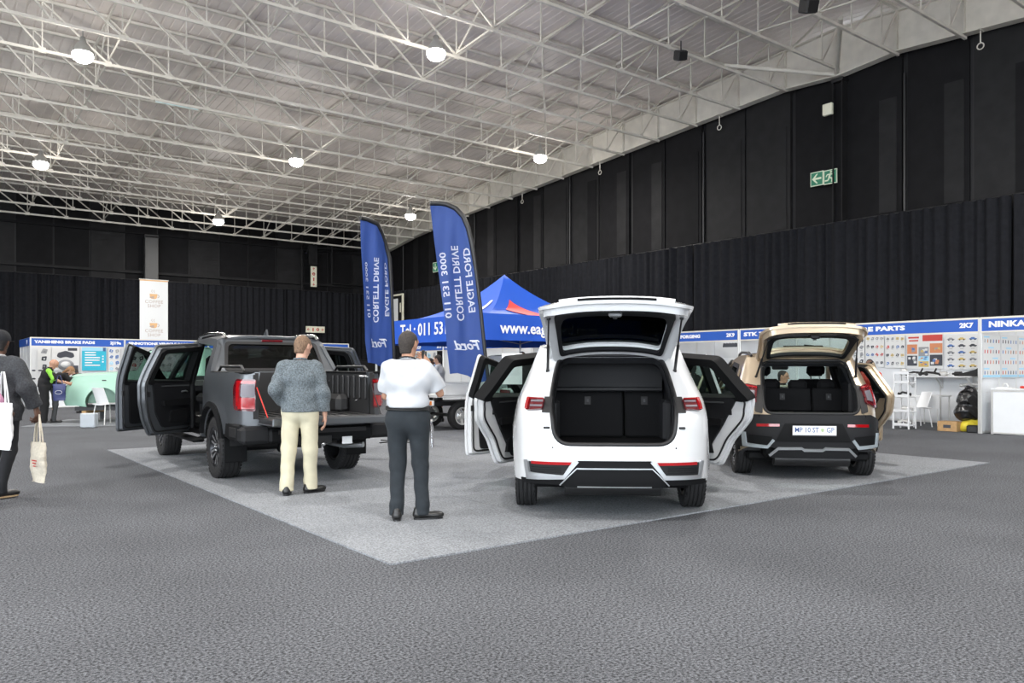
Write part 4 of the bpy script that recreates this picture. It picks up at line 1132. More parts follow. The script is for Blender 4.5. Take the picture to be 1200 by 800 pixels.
k.box((0, 0, 0), (.53, .135, .012), m_blk, T, bv=.004); k.box((0, .006, .005), (.515, .113, .012), m_plate, T); k.text('MP 10 ST', .088, m_navy, T @ MX.Translation((-.235, .010, .012)), .001, 'LEFT', bold=.0008, sx=.84)
k.text('GP', .088, m_navy, T @ MX.Translation((.14, .010, .012)), .001, 'LEFT', bold=.0008, sx=.84); k.prism(rpoly([(.08, -.01), (.11, -.01), (.115, .03), (.075, .03)], .01), .011, .0125, mat('plate_emblem', (.35, .45, .25), .5), T); k.text('www.plates.co.za', .001, m_navy, T, .0001) if False else None
k.build('number_plate', gold)
for sg in (-1, 1):
    k = MB(); k.drape(rpoly([(sg*.59, .84), (sg*.68, .86), (sg*.68, 1.19), (sg*.585, 1.19)], .02)[::sg], [], f, m_blk, .03, .008, .05)
    k.drape(rpoly([(sg*.655, .97), (sg*.80, .90), (sg*.84, 1.0), (sg*.80, 1.20), (sg*.655, 1.17)], .02)[::sg], [], f, m_lredd, .04, .026, .05)
    k.drape(rpoly([(sg*.675, 1.0), (sg*.75, .98), (sg*.765, 1.12), (sg*.675, 1.11)], .01)[::sg], [], f, m_lclr, .01, .034, .05)
    k.drape([(sg*.66, 1.135), (sg*.79, 1.16), (sg*.79, 1.18), (sg*.66, 1.155)][::sg], [], f, m_lred, .01, .034, .05)
    k.drape([(sg*.785, .94), (sg*.81, .99), (sg*.79, 1.16), (sg*.77, 1.14), (sg*.785, 1.0)][::sg], [], f, m_lred, .01, .034, .05)
    k.build('tail_lamp', gold)
for sg in (-1, 1):
    k = MB(); k.bar((sg*.83, .46, .30), (sg*.83, 2.08, .30), .12, .10, m_trimb); k.build('side_sill', gold)
    k = MB(); k.tube([(sg*.62, .05, 1.575), (sg*.63, .2, 1.62), (sg*.635, .8, 1.635), (sg*.63, 1.05, 1.61), (sg*.62, 1.15, 1.56)], .018, m_blk, 8); k.build('roof_rail', gold)
    for y in (0, 2.52):
        k = MB(); Bf = BG.side(sg); fl = sg < 0
        a0 = arch(y, .335, .455, .36, 16); a1 = arch(y, .335, .398, .36, 16)
        k.drape(a0+a1[::-1], [], Bf, m_trimb, .05, .014, .1, flip=fl); k.build('arch_cladding', gold)
# ---------------------------------------------------------------- grey double-cab pickup
m_grey = mat('meteor_grey_paint', (.092, .10, .11), .32, .45, coat=.6, crough=.22, spec=.6)
m_liner = mat('black_bed_liner', (.016, .016, .017), .5, bump=(120, .3, .004))
BR = Body([(0, -1.13), (.45, -1.13), (.76, -1.115), (.88, -1.06), (.925, -.90), (.93, -.4), (.93, 0), (.93, 1.6), (.93, 3.0), (.93, 3.5), (.88, 3.85), (.70, 4.05), (.35, 4.11), (0, 4.12)],
          smooth1([.3, .6, .9, 1.15, 1.25, 1.36, 1.6, 1.8, 1.95], [.97, .995, 1., 1., .985, .955, .86, .785, .74]),
          smooth1([.3, 2.], [.0, .0]), smooth1([.2, .5, .9, 1.1, 1.3], [-.05, 0, -.02, -.15, -.4]), flare=[(0, .41, .50, .045), (3.27, .41, .50, .045)])
def pickup(name, loc, rz, label):
    root = empty(name, loc, rz, label, 'pickup truck'); B = BR; pt = m_grey; W = 3.27; r = .395
    S = dict(out_r=[(1.60, .50), (.74, .50), (.62, .72), (.56, .95), (.55, 1.22), (.68, 1.72), (1.60, 1.775)], out_f=[(1.64, .50), (2.74, .50), (2.76, 1.10), (2.60, 1.22), (2.08, 1.66), (1.64, 1.775)])
    half = B.pts([('r', 0, .66), ('r', .80, .66)])+[(B.q('s', y), z) for y, z in reversed(arch(0, .42, .50, .60))]+[(B.q('s', .56), .50), (B.q('s', 2.72), .50)]
    half += [(B.q('s', y), z) for y, z in reversed(arch(W, .42, .50, .56))]+B.pts([('f', .75, .48), ('f', 0, .48)])
    half += B.pts([('f', 0, 1.04), ('f', .7, 1.05), ('s', 3.7, 1.12), ('s', 3.2, 1.17), ('s', 2.78, 1.22), ('s', 2.12, 1.72), ('s', 1.9, 1.795), ('s', 1.2, 1.83), ('s', .62, 1.80), ('s', .53, 1.74), ('s', .36, 1.40), ('s', .30, 1.36), ('s', -.95, 1.36), ('r', .72, 1.36), ('r', .715, .80), ('r', 0, .80)])
    outline = []
    for p in half+[(-q, z) for q, z in reversed(half)]:
        if not outline or (V(p)-V(outline[-1])).length > 1e-4: outline.append(p)
    if (V(outline[0])-V(outline[-1])).length < 1e-4: outline.pop()
    holes = [rpoly([(sg*B.q('s', y), z) for y, z in S[k]], .05) for sg in (1, -1) for k in ('out_r', 'out_f')]
    sh = MB(); sh.drape(outline, holes, B.P, pt, .05, 0, .09)
    zt = smooth1([.5, .62, 1.2, 1.9, 2.12], [1.78, 1.80, 1.83, 1.795, 1.72])
    def rp(u, v):
        a = 2*u-1; y = .60+(2.08-.60)*v; z = zt(y); x = B.P(B.q('s', y), z).x
        return V((a*x, y-.04*(1-a*a)*(1-v), z+.055*(1-a**4)))
    sh.grid(rp, 18, 14, pt, th=.03)
    def cabr(u, v):
        a = 2*u-1; z = .80+(zt(.6)-.80)*v; y = .36+.0*v if z < 1.36 else .36+(z-1.36)/(1.80-1.36)*.24; x = B.P(B.q('s', y), z).x if z > 1.3 else .88
        return V((a*x, y-.05*(1-a*a), z+.05*(1-a**4)*max(0, v-.8)/.2))
    # cab rear wall round the rear window
    def cw(x, z):
        y = .36+max(0, (z-1.36))/.44*.24; return V((x, y-.02*(1-min(1, (x/.8)**2)), z))
    ww = lambda z: B.P(B.q('s', .4), z).x-.01
    sh.drape([(-.84, .85), (.84, .85), (.86, 1.2), (ww(1.36), 1.36), (ww(1.6), 1.6), (ww(1.78)-.02, 1.80), (.3, 1.85), (-.3, 1.85), (-ww(1.78)+.02, 1.80), (-ww(1.6), 1.6), (-ww(1.36), 1.36), (-.86, 1.2)], [rpoly([(-.66, 1.40), (.66, 1.40), (.60, 1.74), (-.60, 1.74)], .06)], cw, pt, .04, 0, .09)
    sh.build('body_shell', root)
    g = MB(); g.drape(rpoly([(-.67, 1.39), (.67, 1.39), (.61, 1.75), (-.61, 1.75)], .06), [], cw, glass('privacy_glass', (.45, .5, .5), .6), .005, -.01, .1); g.drape(rpoly([(-.70, 1.37), (.70, 1.37), (.64, 1.77), (-.64, 1.77)], .06), [rpoly([(-.655, 1.405), (.655, 1.405), (.60, 1.735), (-.60, 1.735)], .06)], cw, m_blk, .012, .008, .1)
    g.box(cw(0, 1.79)-V((0, .015, 0)), (.3, .02, .03), m_lredd, bv=.005); g.build('rear_window', root)
    # windscreen, bonnet
    xr = B.P(B.q('s', 2.08), 1.72).x; xc = B.P(B.q('s', 2.80), 1.2).x; ws = MB()
    def wsf(u, v):
        a = 2*u-1; p = V((a*xr, 2.08+.04*(1-a*a), zt(2.08)+.05*(1-a**4))).lerp(V((a*xc, 2.80+.22*(1-a*a), 1.21)), v); p.y += .04*math.sin(PI*v); p.z += .03*math.sin(PI*v); return p
    ws.grid(wsf, 12, 8, m_glass, th=.005, flip=True); ws.build('windscreen', root)
    def hood(u, v):
        a = 2*u-1; y = 2.80+(3.78-2.80)*v; z = 1.21+(1.06-1.21)*v**1.8; x = B.P(B.q('s', min(y, 3.7)), z).x*(1-.07*max(0, v-.6)/.4)
        return V((a*x, y+(.22*(1-v)+.24*v)*(1-a*a), z+.05*(1-a**4)*(1-.4*v)))
    hd = MB(); hd.grid(hood, 16, 12, pt, th=.03, flip=True); hd.build('bonnet', root)
    # front end
    def fr(x, z): return B.P((1 if x >= 0 else -1)*B.q('f', abs(x)), z)
    k = MB(); k.drape(rpoly([(-.62, .66), (.62, .66), (.66, .98), (-.66, .98)], .05), [], fr, m_trimb, .02, .012, .08, flip=True)
    k.drape([(-.62, .80), (.62, .80), (.62, .85), (-.62, .85)], [], fr, m_satin, .01, .03, .1, flip=True); k.drape(rpoly([(-.8, .42), (.8, .42), (.8, .60), (-.8, .60)], .05), [], fr, m_trimg, .04, .03, .08, flip=True); k.build('front_grille', root)
    for sg in (-1, 1):
        a = [(sg*B.q('f', .66), .76), (sg*B.q('f', .66), 1.0), (sg*B.q('s', 3.75), 1.02), (sg*B.q('s', 3.80), .80)]
        h = MB(); h.drape(rpoly(a if sg > 0 else a[::-1], .02), [], B.P, m_lclr, .02, .01, .08); h.build('headlamp', root)
    # doors
    dd = dict(rear=dict(out=S['out_r'], hinge=1.60, win=[(1.53, 1.24), (.70, 1.26), (.80, 1.64), (1.53, 1.70)], trim=[(1.55, .60), (.92, .60), (.78, .80), (.72, 1.23), (1.55, 1.22)], ang=(46, 36), m=None),
              front=dict(out=S['out_f'], hinge=2.74, win=[(1.72, 1.24), (2.53, 1.22), (2.04, 1.62), (1.72, 1.70)], trim=[(1.80, .60), (2.64, .60), (2.66, 1.08), (1.78, 1.22)], ang=(50, 40), m=(2.55, 1.18, m_grey)))
    for d in dd.values():
        for sg in (-1, 1):
            door_assembly(root, B, sg, d['out'], d['hinge'], R(d['ang'][0 if sg < 0 else 1]), pt, d['win'], d['trim'], framemat=m_trimb, mirror=d['m'], glassm=glass('door_glass_tinted', (.6, .68, .66), .45))
    # wheels, arches, steps, mud flaps
    for y in (W, 0):
        for sg in (-1, 1): wheel_mesh(r, .265, .255, (6, (-.045, .045), .02, .03, True), root, (sg*.80, y, r), sg)
    for sg in (-1, 1):
        for y in (0, W):
            k = MB(); a0 = arch(y, .42, .56, .55, 18); a1 = arch(y, .42, .495, .55, 18); k.drape(a0+a1[::-1], [], B.side(sg), m_trimb, .06, .03, .1, flip=sg < 0); k.build('arch_flare', root)
        k = MB(); k.box((sg*.93, 1.65, .43), (.16, 1.75, .05), m_trimb, bv=.02)
        for y in (1.0, 2.3): k.bar((sg*.90, y, .43), (sg*.6, y, .52), .05, .05, m_blkm)
        k.build('side_step', root)
        k = MB(); k.box((sg*.80, -.50, .42), (.28, .02, .34), m_trimb, MX.Identity(4), bv=.008); k.build('mud_flap', root)
    u = MB(); u.box((0, 1.4, .60), (1.0, 4.8, .12), m_blkm); u.tube([(-.7, 0, r), (.7, 0, r)], .06, m_blkm, 10); u.ball((0, 0, r), .14, m_blkm, 8); u.tube([(-.7, W, r), (.7, W, r)], .04, m_blkm, 8)
    u.box((0, 1.6, .52), (1.7, 2.3, .06), m_trimb)
    for sg in (-1, 1):
        u.bar((sg*.55, -.75, .50), (sg*.55, .7, .48), .07, .03, m_blkm)
        for y in (0, W):
            u.lathe([(.54, -.16), (.54, .16)], m_gap, MX.Translation((sg*.72, y, .42)) @ MX.Rotation(PI/2, 4, 'Y'), 24, PI*.52, PI*1.48); u.lathe([(.54, 0), (0, 0)], m_gap, MX.Translation((sg*.56, y, .42)) @ MX.Rotation(PI/2, 4, 'Y'), 24, PI*.52, PI*1.48)
    u.tube([(.45, .4, .42), (.45, -.9, .42), (.62, -1.12, .44)], .035, m_satin, 8); u.tube([(-.3, -1.0, .50), (.3, -1.0, .50)], .03, m_blkm, 8); u.box((0, -1.05, .47), (.12, .16, .09), m_blkm); u.ball((0, -1.34, .50), .03, m_chrome, 8)
    u.build('underbody', root)
    # load bed
    k = MB(); zt_ = 1.345; x0 = .71
    k.box((0, -.40, .80), (2*x0, 1.44, .04), m_liner)
    for i in range(9): k.box((-.6+.15*i, -.40, .825), (.06, 1.4, .015), m_liner)
    for sg in (-1, 1):
        k.box((sg*(x0+.02), -.40, 1.08), (.04, 1.44, .54), m_liner); k.box((sg*(x0+.08), -.38, zt_+.01), (.20, 1.46, .03), m_trimb, bv=.012)
        k.box((sg*(x0-.09), -.05, .93), (.2, .92, .26), m_liner, bv=.06)
        for i in range(7): k.box((sg*(x0-.01), -1.0+.18*i, 1.16), (.03, .06, .30), m_liner, bv=.01)
        k.box((sg*(x0-.005), -.95, 1.30), (.03, .3, .03), m_satin, bv=.01); k.box((sg*.74, -1.10, 1.07), (.06, .05, .52), m_liner)
        k.tube([(sg*.80, .25, 1.37), (sg*.80, .15, 1.43), (sg*.80, -.75, 1.43), (sg*.80, -.85, 1.37)], .018, m_blkm, 8)
        for y, z in ((-.7, 1.0), (.2, 1.25)): k.tube([(sg*.715, y-.03, z), (sg*.69, y, z-.03), (sg*.715, y+.03, z)], .006, m_chrome, 6)
    k.box((0, .30, 1.08), (2*x0, .04, .54), m_liner)
    k.build('load_bed', root)
    t = MB(); t.box((0, -1.40, .795), (1.42, .52, .06), m_liner, bv=.012); t.box((0, -1.655, .792), (1.44, .03, .085), m_grey, bv=.012); t.box((0, -1.40, .758), (1.44, .53, .02), m_grey, bv=.006)
    for i in range(8): t.box((-.56+.16*i, -1.39, .828), (.09, .42, .010), m_liner, bv=.004)
    t.box((0, -1.62, .835), (1.30, .05, .012), m_int3, bv=.004)
    to = t.build('tailgate', root)
    for sg in (-1, 1):
        c = MB(); c.tube([(sg*.73, -1.12, 1.18), (sg*.705, -1.45, .84)], .008, m_red if sg < 0 else m_blkm, 6); c.build('tailgate_strap', root)
    # rear bumper with step, lamps
    f = rear_xz(BR); k = MB()
    k.box((0, -1.23, .615), (1.30, .24, .17), m_trimb, bv=.03)
    for sg in (-1, 1):
        k.box((sg*.78, -1.17, .63), (.34, .24, .20), m_trimg, bv=.04); k.add([(sg*.93, -1.06, .54), (sg*.93, -1.06, .74), (sg*.95, -.62, .74), (sg*.95, -.56, .58)], [(0, 1, 2, 3)], m_trimb)
        k.box((sg*.915, -.88, .65), (.06, .5, .2), m_trimb, bv=.02); k.box((sg*.952, -.92, .65), (.01, .28, .11), m_gap, bv=.003)
    k.box((0, -1.355, .66), (1.1, .01, .05), m_blkm); k.box((-.12, -1.355, .55), (.44, .012, .10), m_blk, bv=.004); k.build('rear_bumper', root)
    k = MB(); k.box((.30, -1.356, .53), (.13, .01, .09), m_plate, bv=.003); k.build('rear_sticker', root)
    for sg in (-1, 1):
        k = MB(); qa = B.q('r', .745); qb = B.q('s', -.90); P = [(qa, .90), (qb-.03, .92), (qb, 1.0), (qb, 1.20), (qb-.04, 1.275), (qa, 1.275)]
        def M_(l): return [(sg*a, z) for a, z in (l if sg > 0 else l[::-1])]
        k.drape(M_(rpoly(P, .03)), [], B.P, m_lredd, .04, .018, .05); w = qb-qa
        k.drape(M_(rpoly([(qa+.01, .93), (qa+w*.62, .93), (qa+w*.62, 1.06), (qa+.01, 1.06)], .01)), [], B.P, m_lred, .01, .026, .05)
        k.drape(M_(rpoly([(qa+w*.55, .95), (qa+w*.72, .97), (qa+w*.72, 1.255), (qa+.01, 1.255), (qa+.01, 1.225), (qa+w*.55, 1.225)], .01)), [], B.P, m_lred, .01, .028, .05)
        k.drape(M_(rpoly([(qa+.01, 1.07), (qa+w*.5, 1.07), (qa+w*.5, 1.215), (qa+.01, 1.215)], .02)), [], B.P, m_lclr, .01, .027, .05)
        k.build('tail_lamp', root)
    # roof rails and aerial
    for sg in (-1, 1):
        k = MB(); k.tube([(sg*.64, .50, 1.815), (sg*.645, .62, 1.875), (sg*.66, 1.2, 1.90), (sg*.66, 1.75, 1.88), (sg*.65, 2.0, 1.79)], .022, m_chrome, 8); k.build('roof_rail', root)
    k = MB(); k.prism([(-.1, 0), (.08, 0), (-.06, .09)], -.012, .012, m_grey, TR((0, .85, 1.87), PI/2, PI/2)); k.build('aerial_fin', root)
    # cabin
    s_ = MB(); s_.box((0, .95, .98), (1.4, .55, .16), m_int, bv=.05); s_.box((0, .66, 1.26), (1.38, .13, .58), m_int, TR((0, 0, 0)), bv=.05); s_.build('rear_seat', root)
    for x in (-.42, 0, .42): h = MB(); h.box((x, .64, 1.60), (.25, .1, .15), m_int, bv=.04); h.build('headrest', root)
    for x in (-.38, .38): seat_parts(root, x, 1.95, .95, heads=(0,), lean=.28, hh=.62)
    k = MB(); k.box((0, 1.6, .60), (1.6, 2.3, .06), m_int); k.box((0, 2.66, 1.10), (1.6, .40, .24), m_int2, bv=.08); k.box((0, 2.43, 1.17), (.2, .05, .28), m_blk, bv=.01); k.box((0, 1.9, .82), (.26, .9, .2), m_int2, bv=.04)
    M = MX.Translation((.38, 2.33, 1.22)) @ MX.Rotation(R(65), 4, 'X'); k.tube([M @ V((.19*math.cos(t), .19*math.sin(t), 0)) for t in np.arange(0, 2*PI, .3)], .017, m_blk, 8, closed=True); k.box((0, 0, 0), (.14, .12, .05), m_blk, M, bv=.02); k.cyl((.38, 2.33, 1.22), (.38, 2.6, 1.1), .03, m_blk)
    k.build('dashboard', root)
    hl = MB(); hl.grid(lambda a, b: rp(a*.9+.05, b*.9+.05)-V((0, 0, .05)), 8, 6, m_int3, th=.01)
    for sg in (-1, 1): hl.tube([B.P(sg*B.q('s', 1.62), .55)-V((sg*.1, 0, 0)), B.P(sg*B.q('s', 1.62), 1.2)-V((sg*.09, 0, 0)), B.P(sg*B.q('s', 1.62), 1.78)-V((sg*.05, 0, 0))], .055, m_int2, 8)
    hl.build('headlining', root)
    return root
ranger = pickup('grey_pickup_truck', (-3.04, 10.62, 0.), R(35), 'dark grey double-cab pickup truck with open doors and lowered tailgate on the light carpet')
# ================================================================== people: smooth implicit bodies turned into one surface
def _net(vals, org, h):
    """surface of the zero level of a sampled distance field"""
    s = vals < 0; nx, ny, nz = vals.shape
    acc = np.zeros((nx-1, ny-1, nz-1, 3)); cnt = np.zeros((nx-1, ny-1, nz-1))
    I, J, K = np.meshgrid(np.arange(nx-1), np.arange(ny-1), np.arange(nz-1), indexing='ij')
    cor = [(a, b, c) for a in (0, 1) for b in (0, 1) for c in (0, 1)]
    for p in cor:
        for q in cor:
            if sum(q)-sum(p) != 1 or any(q[i] < p[i] for i in range(3)): continue
            A = vals[p[0]:nx-1+p[0], p[1]:ny-1+p[1], p[2]:nz-1+p[2]]; Bv = vals[q[0]:nx-1+q[0], q[1]:ny-1+q[1], q[2]:nz-1+q[2]]
            m = (A < 0) != (Bv < 0); t = np.where(m, A/np.where(m, A-Bv, 1), 0)
            for i in range(3): acc[..., i] += np.where(m, p[i]+t*(q[i]-p[i]), 0)
            cnt += m
    on = cnt > 0; idx = -np.ones(on.shape, int); idx[on] = np.arange(on.sum())
    P = (acc[on]/cnt[on][:, None]+np.stack([I[on], J[on], K[on]], 1))*h+org
    F = []
    for ax in range(3):
        o1, o2 = (ax+1) % 3, (ax+2) % 3
        sl0 = [slice(None)]*3; sl1 = [slice(None)]*3; sl0[ax] = slice(0, -1); sl1[ax] = slice(1, None)
        a = s[tuple(sl0)]; b = s[tuple(sl1)]; ch = a != b
        w = np.argwhere(ch); w = w[(w[:, o1] > 0) & (w[:, o2] > 0) & (w[:, o1] < vals.shape[o1]-1) & (w[:, o2] < vals.shape[o2]-1)]
        def g(d1, d2):
            k = w.copy(); k[:, o1] += d1; k[:, o2] += d2; return idx[k[:, 0], k[:, 1], k[:, 2]]
        q = np.stack([g(-1, -1), g(0, -1), g(0, 0), g(-1, 0)], 1); inside = a[w[:, 0], w[:, 1], w[:, 2]]
        q[~inside] = q[~inside][:, ::-1]; F.append(q[(q >= 0).all(1)])
    return P, np.concatenate(F)

def blob(prims, h, k=.03, wr=0., cuts=(), seed=0.):
    """prims: (a, b, ra, rb[, squash axis, factor[, blend]]) tapered capsules blended together; cuts: (point, normal) half spaces removed"""
    lo = np.array([min(min(p[0][i], p[1][i])-max(p[2], p[3])*1.3 for p in prims) for i in range(3)])-4*h-.02
    hi = np.array([max(max(p[0][i], p[1][i])+max(p[2], p[3])*1.3 for p in prims) for i in range(3)])+4*h+.02
    n = np.ceil((hi-lo)/h).astype(int)+1
    ax = [lo[i]+h*np.arange(n[i]) for i in range(3)]; F = np.full(n, 9.)
    for p in prims:
        a, b, ra, rb = np.array(p[0], float), np.array(p[1], float), p[2], p[3]
        sa, sf = (np.array(p[4], float), p[5]) if len(p) > 5 else (None, 1.); kk = p[6] if len(p) > 6 else k
        R_ = max(ra, rb)*max(1, 1/sf if sf < 1 else 1)+kk*2+h*3
        i0 = [max(0, int((min(a[i], b[i])-R_-lo[i])/h)) for i in range(3)]; i1 = [min(n[i], int((max(a[i], b[i])+R_-lo[i])/h)+2) for i in range(3)]
        X = np.stack(np.meshgrid(*[ax[i][i0[i]:i1[i]] for i in range(3)], indexing='ij'), -1)
        v = X-a; d = b-a
        if sa is not None:
            sa = sa/np.linalg.norm(sa); v = v+(v@sa)[..., None]*sa*(1/sf-1); d = d+(d@sa)*sa*(1/sf-1)
        L = max(d@d, 1e-9); t = np.clip((v@d)/L, 0, 1); D = np.linalg.norm(v-t[..., None]*d, axis=-1)-(ra+(rb-ra)*t)
        if sf < 1: D = D*(.5+.5*sf)
        sl = tuple(slice(i0[i], i1[i]) for i in range(3)); G_ = F[sl]; hh = np.maximum(kk-np.abs(G_-D), 0)/kk
        F[sl] = np.minimum(G_, D)-hh*hh*kk*.25
    X, Y, Z = np.meshgrid(*ax, indexing='ij')
    if wr:
        F += wr*(np.sin(31*Z+9*X+seed+3*np.sin(11*X+seed))*.5+np.sin(19*Z-23*X+14*Y+2*seed)*.35+np.sin(53*Z+31*Y+17*X)*.22)
    for c in cuts:
        pn = np.array(c[1], float); pn = pn/np.linalg.norm(pn); D = (X-c[0][0])*pn[0]+(Y-c[0][1])*pn[1]+(Z-c[0][2])*pn[2]
        if len(c) > 2:  # only near the point
            near = (X-c[0][0])**2+(Y-c[0][1])**2+(Z-c[0][2])**2 < c[2]**2; F = np.where(near, np.maximum(F, D), F)
        else: F = np.maximum(F, D)
    return _net(F, lo, h)

def hand(w, dirn, palm_n, thumb, curl=.5, s=1., r0=1.):
    """palm, four unequal curled fingers and a thumb leaving the side of the palm"""
    d = V(dirn).normalized(); n = V(palm_n); n = (n-d*n.dot(d)).normalized(); t = V(thumb); t = (t-d*t.dot(d)-n*t.dot(n)).normalized(); w = V(w)
    P = []
    for i, o in enumerate((.030, .010, -.010, -.029)):
        k = w+d*.082*s+t*o*s*.95; P.append((w+d*.015*s+t*o*.6*s, k, .0135*s, .0115*s, tuple(n), .9, .014))
        L = (.044, .049, .046, .036)[i]*s; a = k; ang = curl*(.5+.12*i)
        for j, q in enumerate((1., .72, .55)):
            c = ang*(j+1)*.75; dd = (d*math.cos(c)+n*math.sin(c)).normalized(); b = a+dd*L*q; r = (.0098, .0088, .0080)[j]*s*r0; P.append((a, b, r, r*.93, (0, 0, 1), 1., .004)); a = b
    a = w+d*.022*s+t*.024*s; b = a+(d*.6+t*.75+n*.25).normalized()*.040*s; c = b+(d*.9+t*.3+n*.4).normalized()*.032*s; e = c+(d*.95+t*.0+n*.45).normalized()*.026*s
    P += [(a, b, .0145*s, .012*s, (0, 0, 1), 1., .012), (b, c, .0112*s, .010*s, (0, 0, 1), 1., .006), (c, e, .0098*s, .0085*s, (0, 0, 1), 1., .004)]
    P.append((w-d*.02*s, w+d*.05*s, .027*s, .031*s, tuple(n), .55, .015))
    return [tuple([tuple(p[0]), tuple(p[1])])+tuple(p[2:]) for p in P]

def head_prims(c, f, u, s=1.):
    """head centre c, facing f, up u"""
    c, f, u = V(c), V(f).normalized(), V(u).normalized(); u = (u-f*u.dot(f)).normalized(); r = f.cross(u)
    def P(x, y, z): return tuple(c+r*x*s+f*y*s+u*z*s)
    X = tuple(r)
    return [(P(0, -.012, .030), P(0, .012, .030), .093*s, .090*s, X, .84), (P(0, .035, -.03), P(0, .045, -.075), .062*s, .045*s, X, .92), (P(0, .06, -.092), P(0, .065, -.092), .024*s, .024*s), (P(0, -.03, -.01), P(0, -.02, -.03), .075*s, .06*s, X, .85),
            (P(0, .098, .020), P(0, .118, -.022), .009*s, .0155*s, X, 1., .012), (P(-.012, .108, -.027), P(.012, .108, -.027), .009*s, .009*s, X, 1., .008),
            (P(-.022, .093, -.055), P(.022, .093, -.055), .0062*s, .0062*s, X, 1., .008), (P(-.018, .091, -.066), P(.018, .091, -.066), .0066*s, .0066*s, X, 1., .006),
            (P(-.045, .080, .032), P(.045, .080, .032), .014*s, .014*s, X, 1., .02),
            (P(-.078, -.004, .012), P(-.083, -.012, -.022), .0, .0)][:9]+[(P(q*.079, -.006, .020), P(q*.076, .0, -.022), .017*s, .011*s, X, .55, .008) for q in (-1, 1)]

def add_mesh(mb, PF, m, smooth=True): mb.add(PF[0], PF[1], m, smooth)

SKINS = {}
def skin_mat(n, c): 
    return mat(n, c, .5, noise=(30, .08), spec=.4)
def figure(label, loc, rz, J, W, H=1.75, res=.014, name='person'):
    """J: joints (metres, facing +y) for a 1.75 m figure; W: wardrobe"""
    root = empty(name, loc, rz, label, 'person'); k = H/1.75; root.scale = (k, k, k)
    base = dict(pelvis=(0, 0, .94), waist=(0, -.01, 1.08), chest=(0, 0, 1.28), neck=(0, -.01, 1.47), head=(0, .02, 1.62), face=(0, 1, 0), headup=(0, 0, 1),
                sL=(-.19, -.01, 1.415), eL=(-.25, -.03, 1.13), wL=(-.25, .06, .88), sR=(.19, -.01, 1.415), eR=(.25, -.03, 1.13), wR=(.25, .06, .88),
                hL=(-.095, 0, .92), kL=(-.10, .01, .50), aL=(-.10, -.03, .09), tL=(-.12, .10, .035), hR=(.095, 0, .92), kR=(.10, .01, .50), aR=(.10, -.03, .09), tR=(.12, .10, .035), girth=1., belly=0.)
    base.update(J); J = base; g = J['girth']; P = {n: V(v) for n, v in J.items() if isinstance(v, tuple) and not n.startswith('hand')}
    sk = W['skin']; bx = (0, 1, 0)
    sh_ax = (P['sR']-P['sL']).normalized(); fwd = V((0, 0, 1)).cross(sh_ax).normalized()*1.; fwd = -fwd if fwd.y < 0 and not J.get('turned') else fwd; F = tuple(fwd)
    def torso(e, rnd=1.):
        q = [(P['pelvis']-sh_ax*.055, P['pelvis']+sh_ax*.055, (.125+e)*g, (.125+e)*g, F, .86), (P['waist']-sh_ax*.045, P['waist']+sh_ax*.045, (.120+e)*g, (.120+e)*g, F, .84),
             (P['chest']-sh_ax*.065, P['chest']+sh_ax*.065, (.130+e)*g, (.130+e)*g, F, .84), (P['pelvis'], P['waist'], (.13+e)*g, (.125+e)*g, F, .86), (P['waist'], P['chest'], (.125+e)*g, (.135+e)*g, F, .84),
             (P['sL']+sh_ax*.035, P['sR']-sh_ax*.035, .050+e, .050+e, F, .95, .05), (P['neck']-V((0, 0, .02)), P['chest']+V((0, 0, .02)), .062+e, .12+e, F, .8, .06), (P['chest'], P['neck']-V((0, 0, .06)), .12+e, .06+e)]
        if J['belly']: q.append((P['waist']+fwd*.05, P['pelvis']+fwd*.05+V((0, 0, .05)), (.11+J['belly']+e), (.10+J['belly']+e), F, .9))
        return q
    def arm(s, e, f0=0., f1=1., cut=None):
        S, E, Wr = P['s'+s], P['e'+s], P['w'+s]; o = []
        o.append((S, E, .052+e, .043+e, (0, 0, 1), 1., .05)); m = E.lerp(Wr, .35)
        if f1 > .55: o += [(E, m, .043+e, .041+e), (m, Wr, .041+e, .027+e)]
        return o
    def leg(s, e):
        Hh, K, A = P['h'+s], P['k'+s], P['a'+s]; m = K.lerp(A, .3)-fwd*.015
        return [(Hh, K, .088+e, .058+e, (0, 0, 1), 1., .05), (K, m, .056+e, .056+e), (m, A, .055+e, .037+e)]
    T = lambda q: [tuple([tuple(p[0]), tuple(p[1])])+tuple(p[2:]) for p in q]
    # skin: one body under the clothes, finer hands and head
    bd = MB(); body = torso(-.018)+arm('L', -.012)+arm('R', -.012)+leg('L', -.01)+leg('R', -.01)
    body += [(P['neck']-V((0, 0, .05)), P['head']-V((0, 0, .05))-V(J['face']).normalized()*.015, .056, .054, (0, 0, 1), 1., .04)]
    for s in 'LR': _d = P['t'+s]-P['a'+s]; _d.z = 0; body.append((P['a'+s], P['a'+s]+_d.normalized()*.04-V((0, 0, .05)), .030, .024))
    add_mesh(bd, blob(T(body), res, .03), sk)
    hp = head_prims(P['head'], J['face'], J['headup']); fd = V(J['face']).normalized()
    hp.append((tuple(P['head']-V((0, 0, .05))-fd*.015), tuple(P['neck']), .050, .054, (0, 0, 1), 1., .03)); add_mesh(bd, blob(hp, min(res*.5, .007), .022), sk)
    for s in 'LR':
        if J.get('hide'+s): continue
        hd_ = J.get('hand'+s) or ((P['w'+s]-P['e'+s]).normalized(), (sh_ax if s == 'L' else -sh_ax), fwd, .55)
        pr = hand(P['w'+s], *hd_[:3], curl=hd_[3] if len(hd_) > 3 else .55); pr.append((tuple(P['w'+s].lerp(P['e'+s], .25)), tuple(P['w'+s]), .031, .026, (0, 0, 1), 1., .01))
        add_mesh(bd, blob(pr, .0045 if res < .016 else .006, .008), sk)
    rr = fd.cross(V((0, 0, 1))).normalized(); uu = rr.cross(fd)
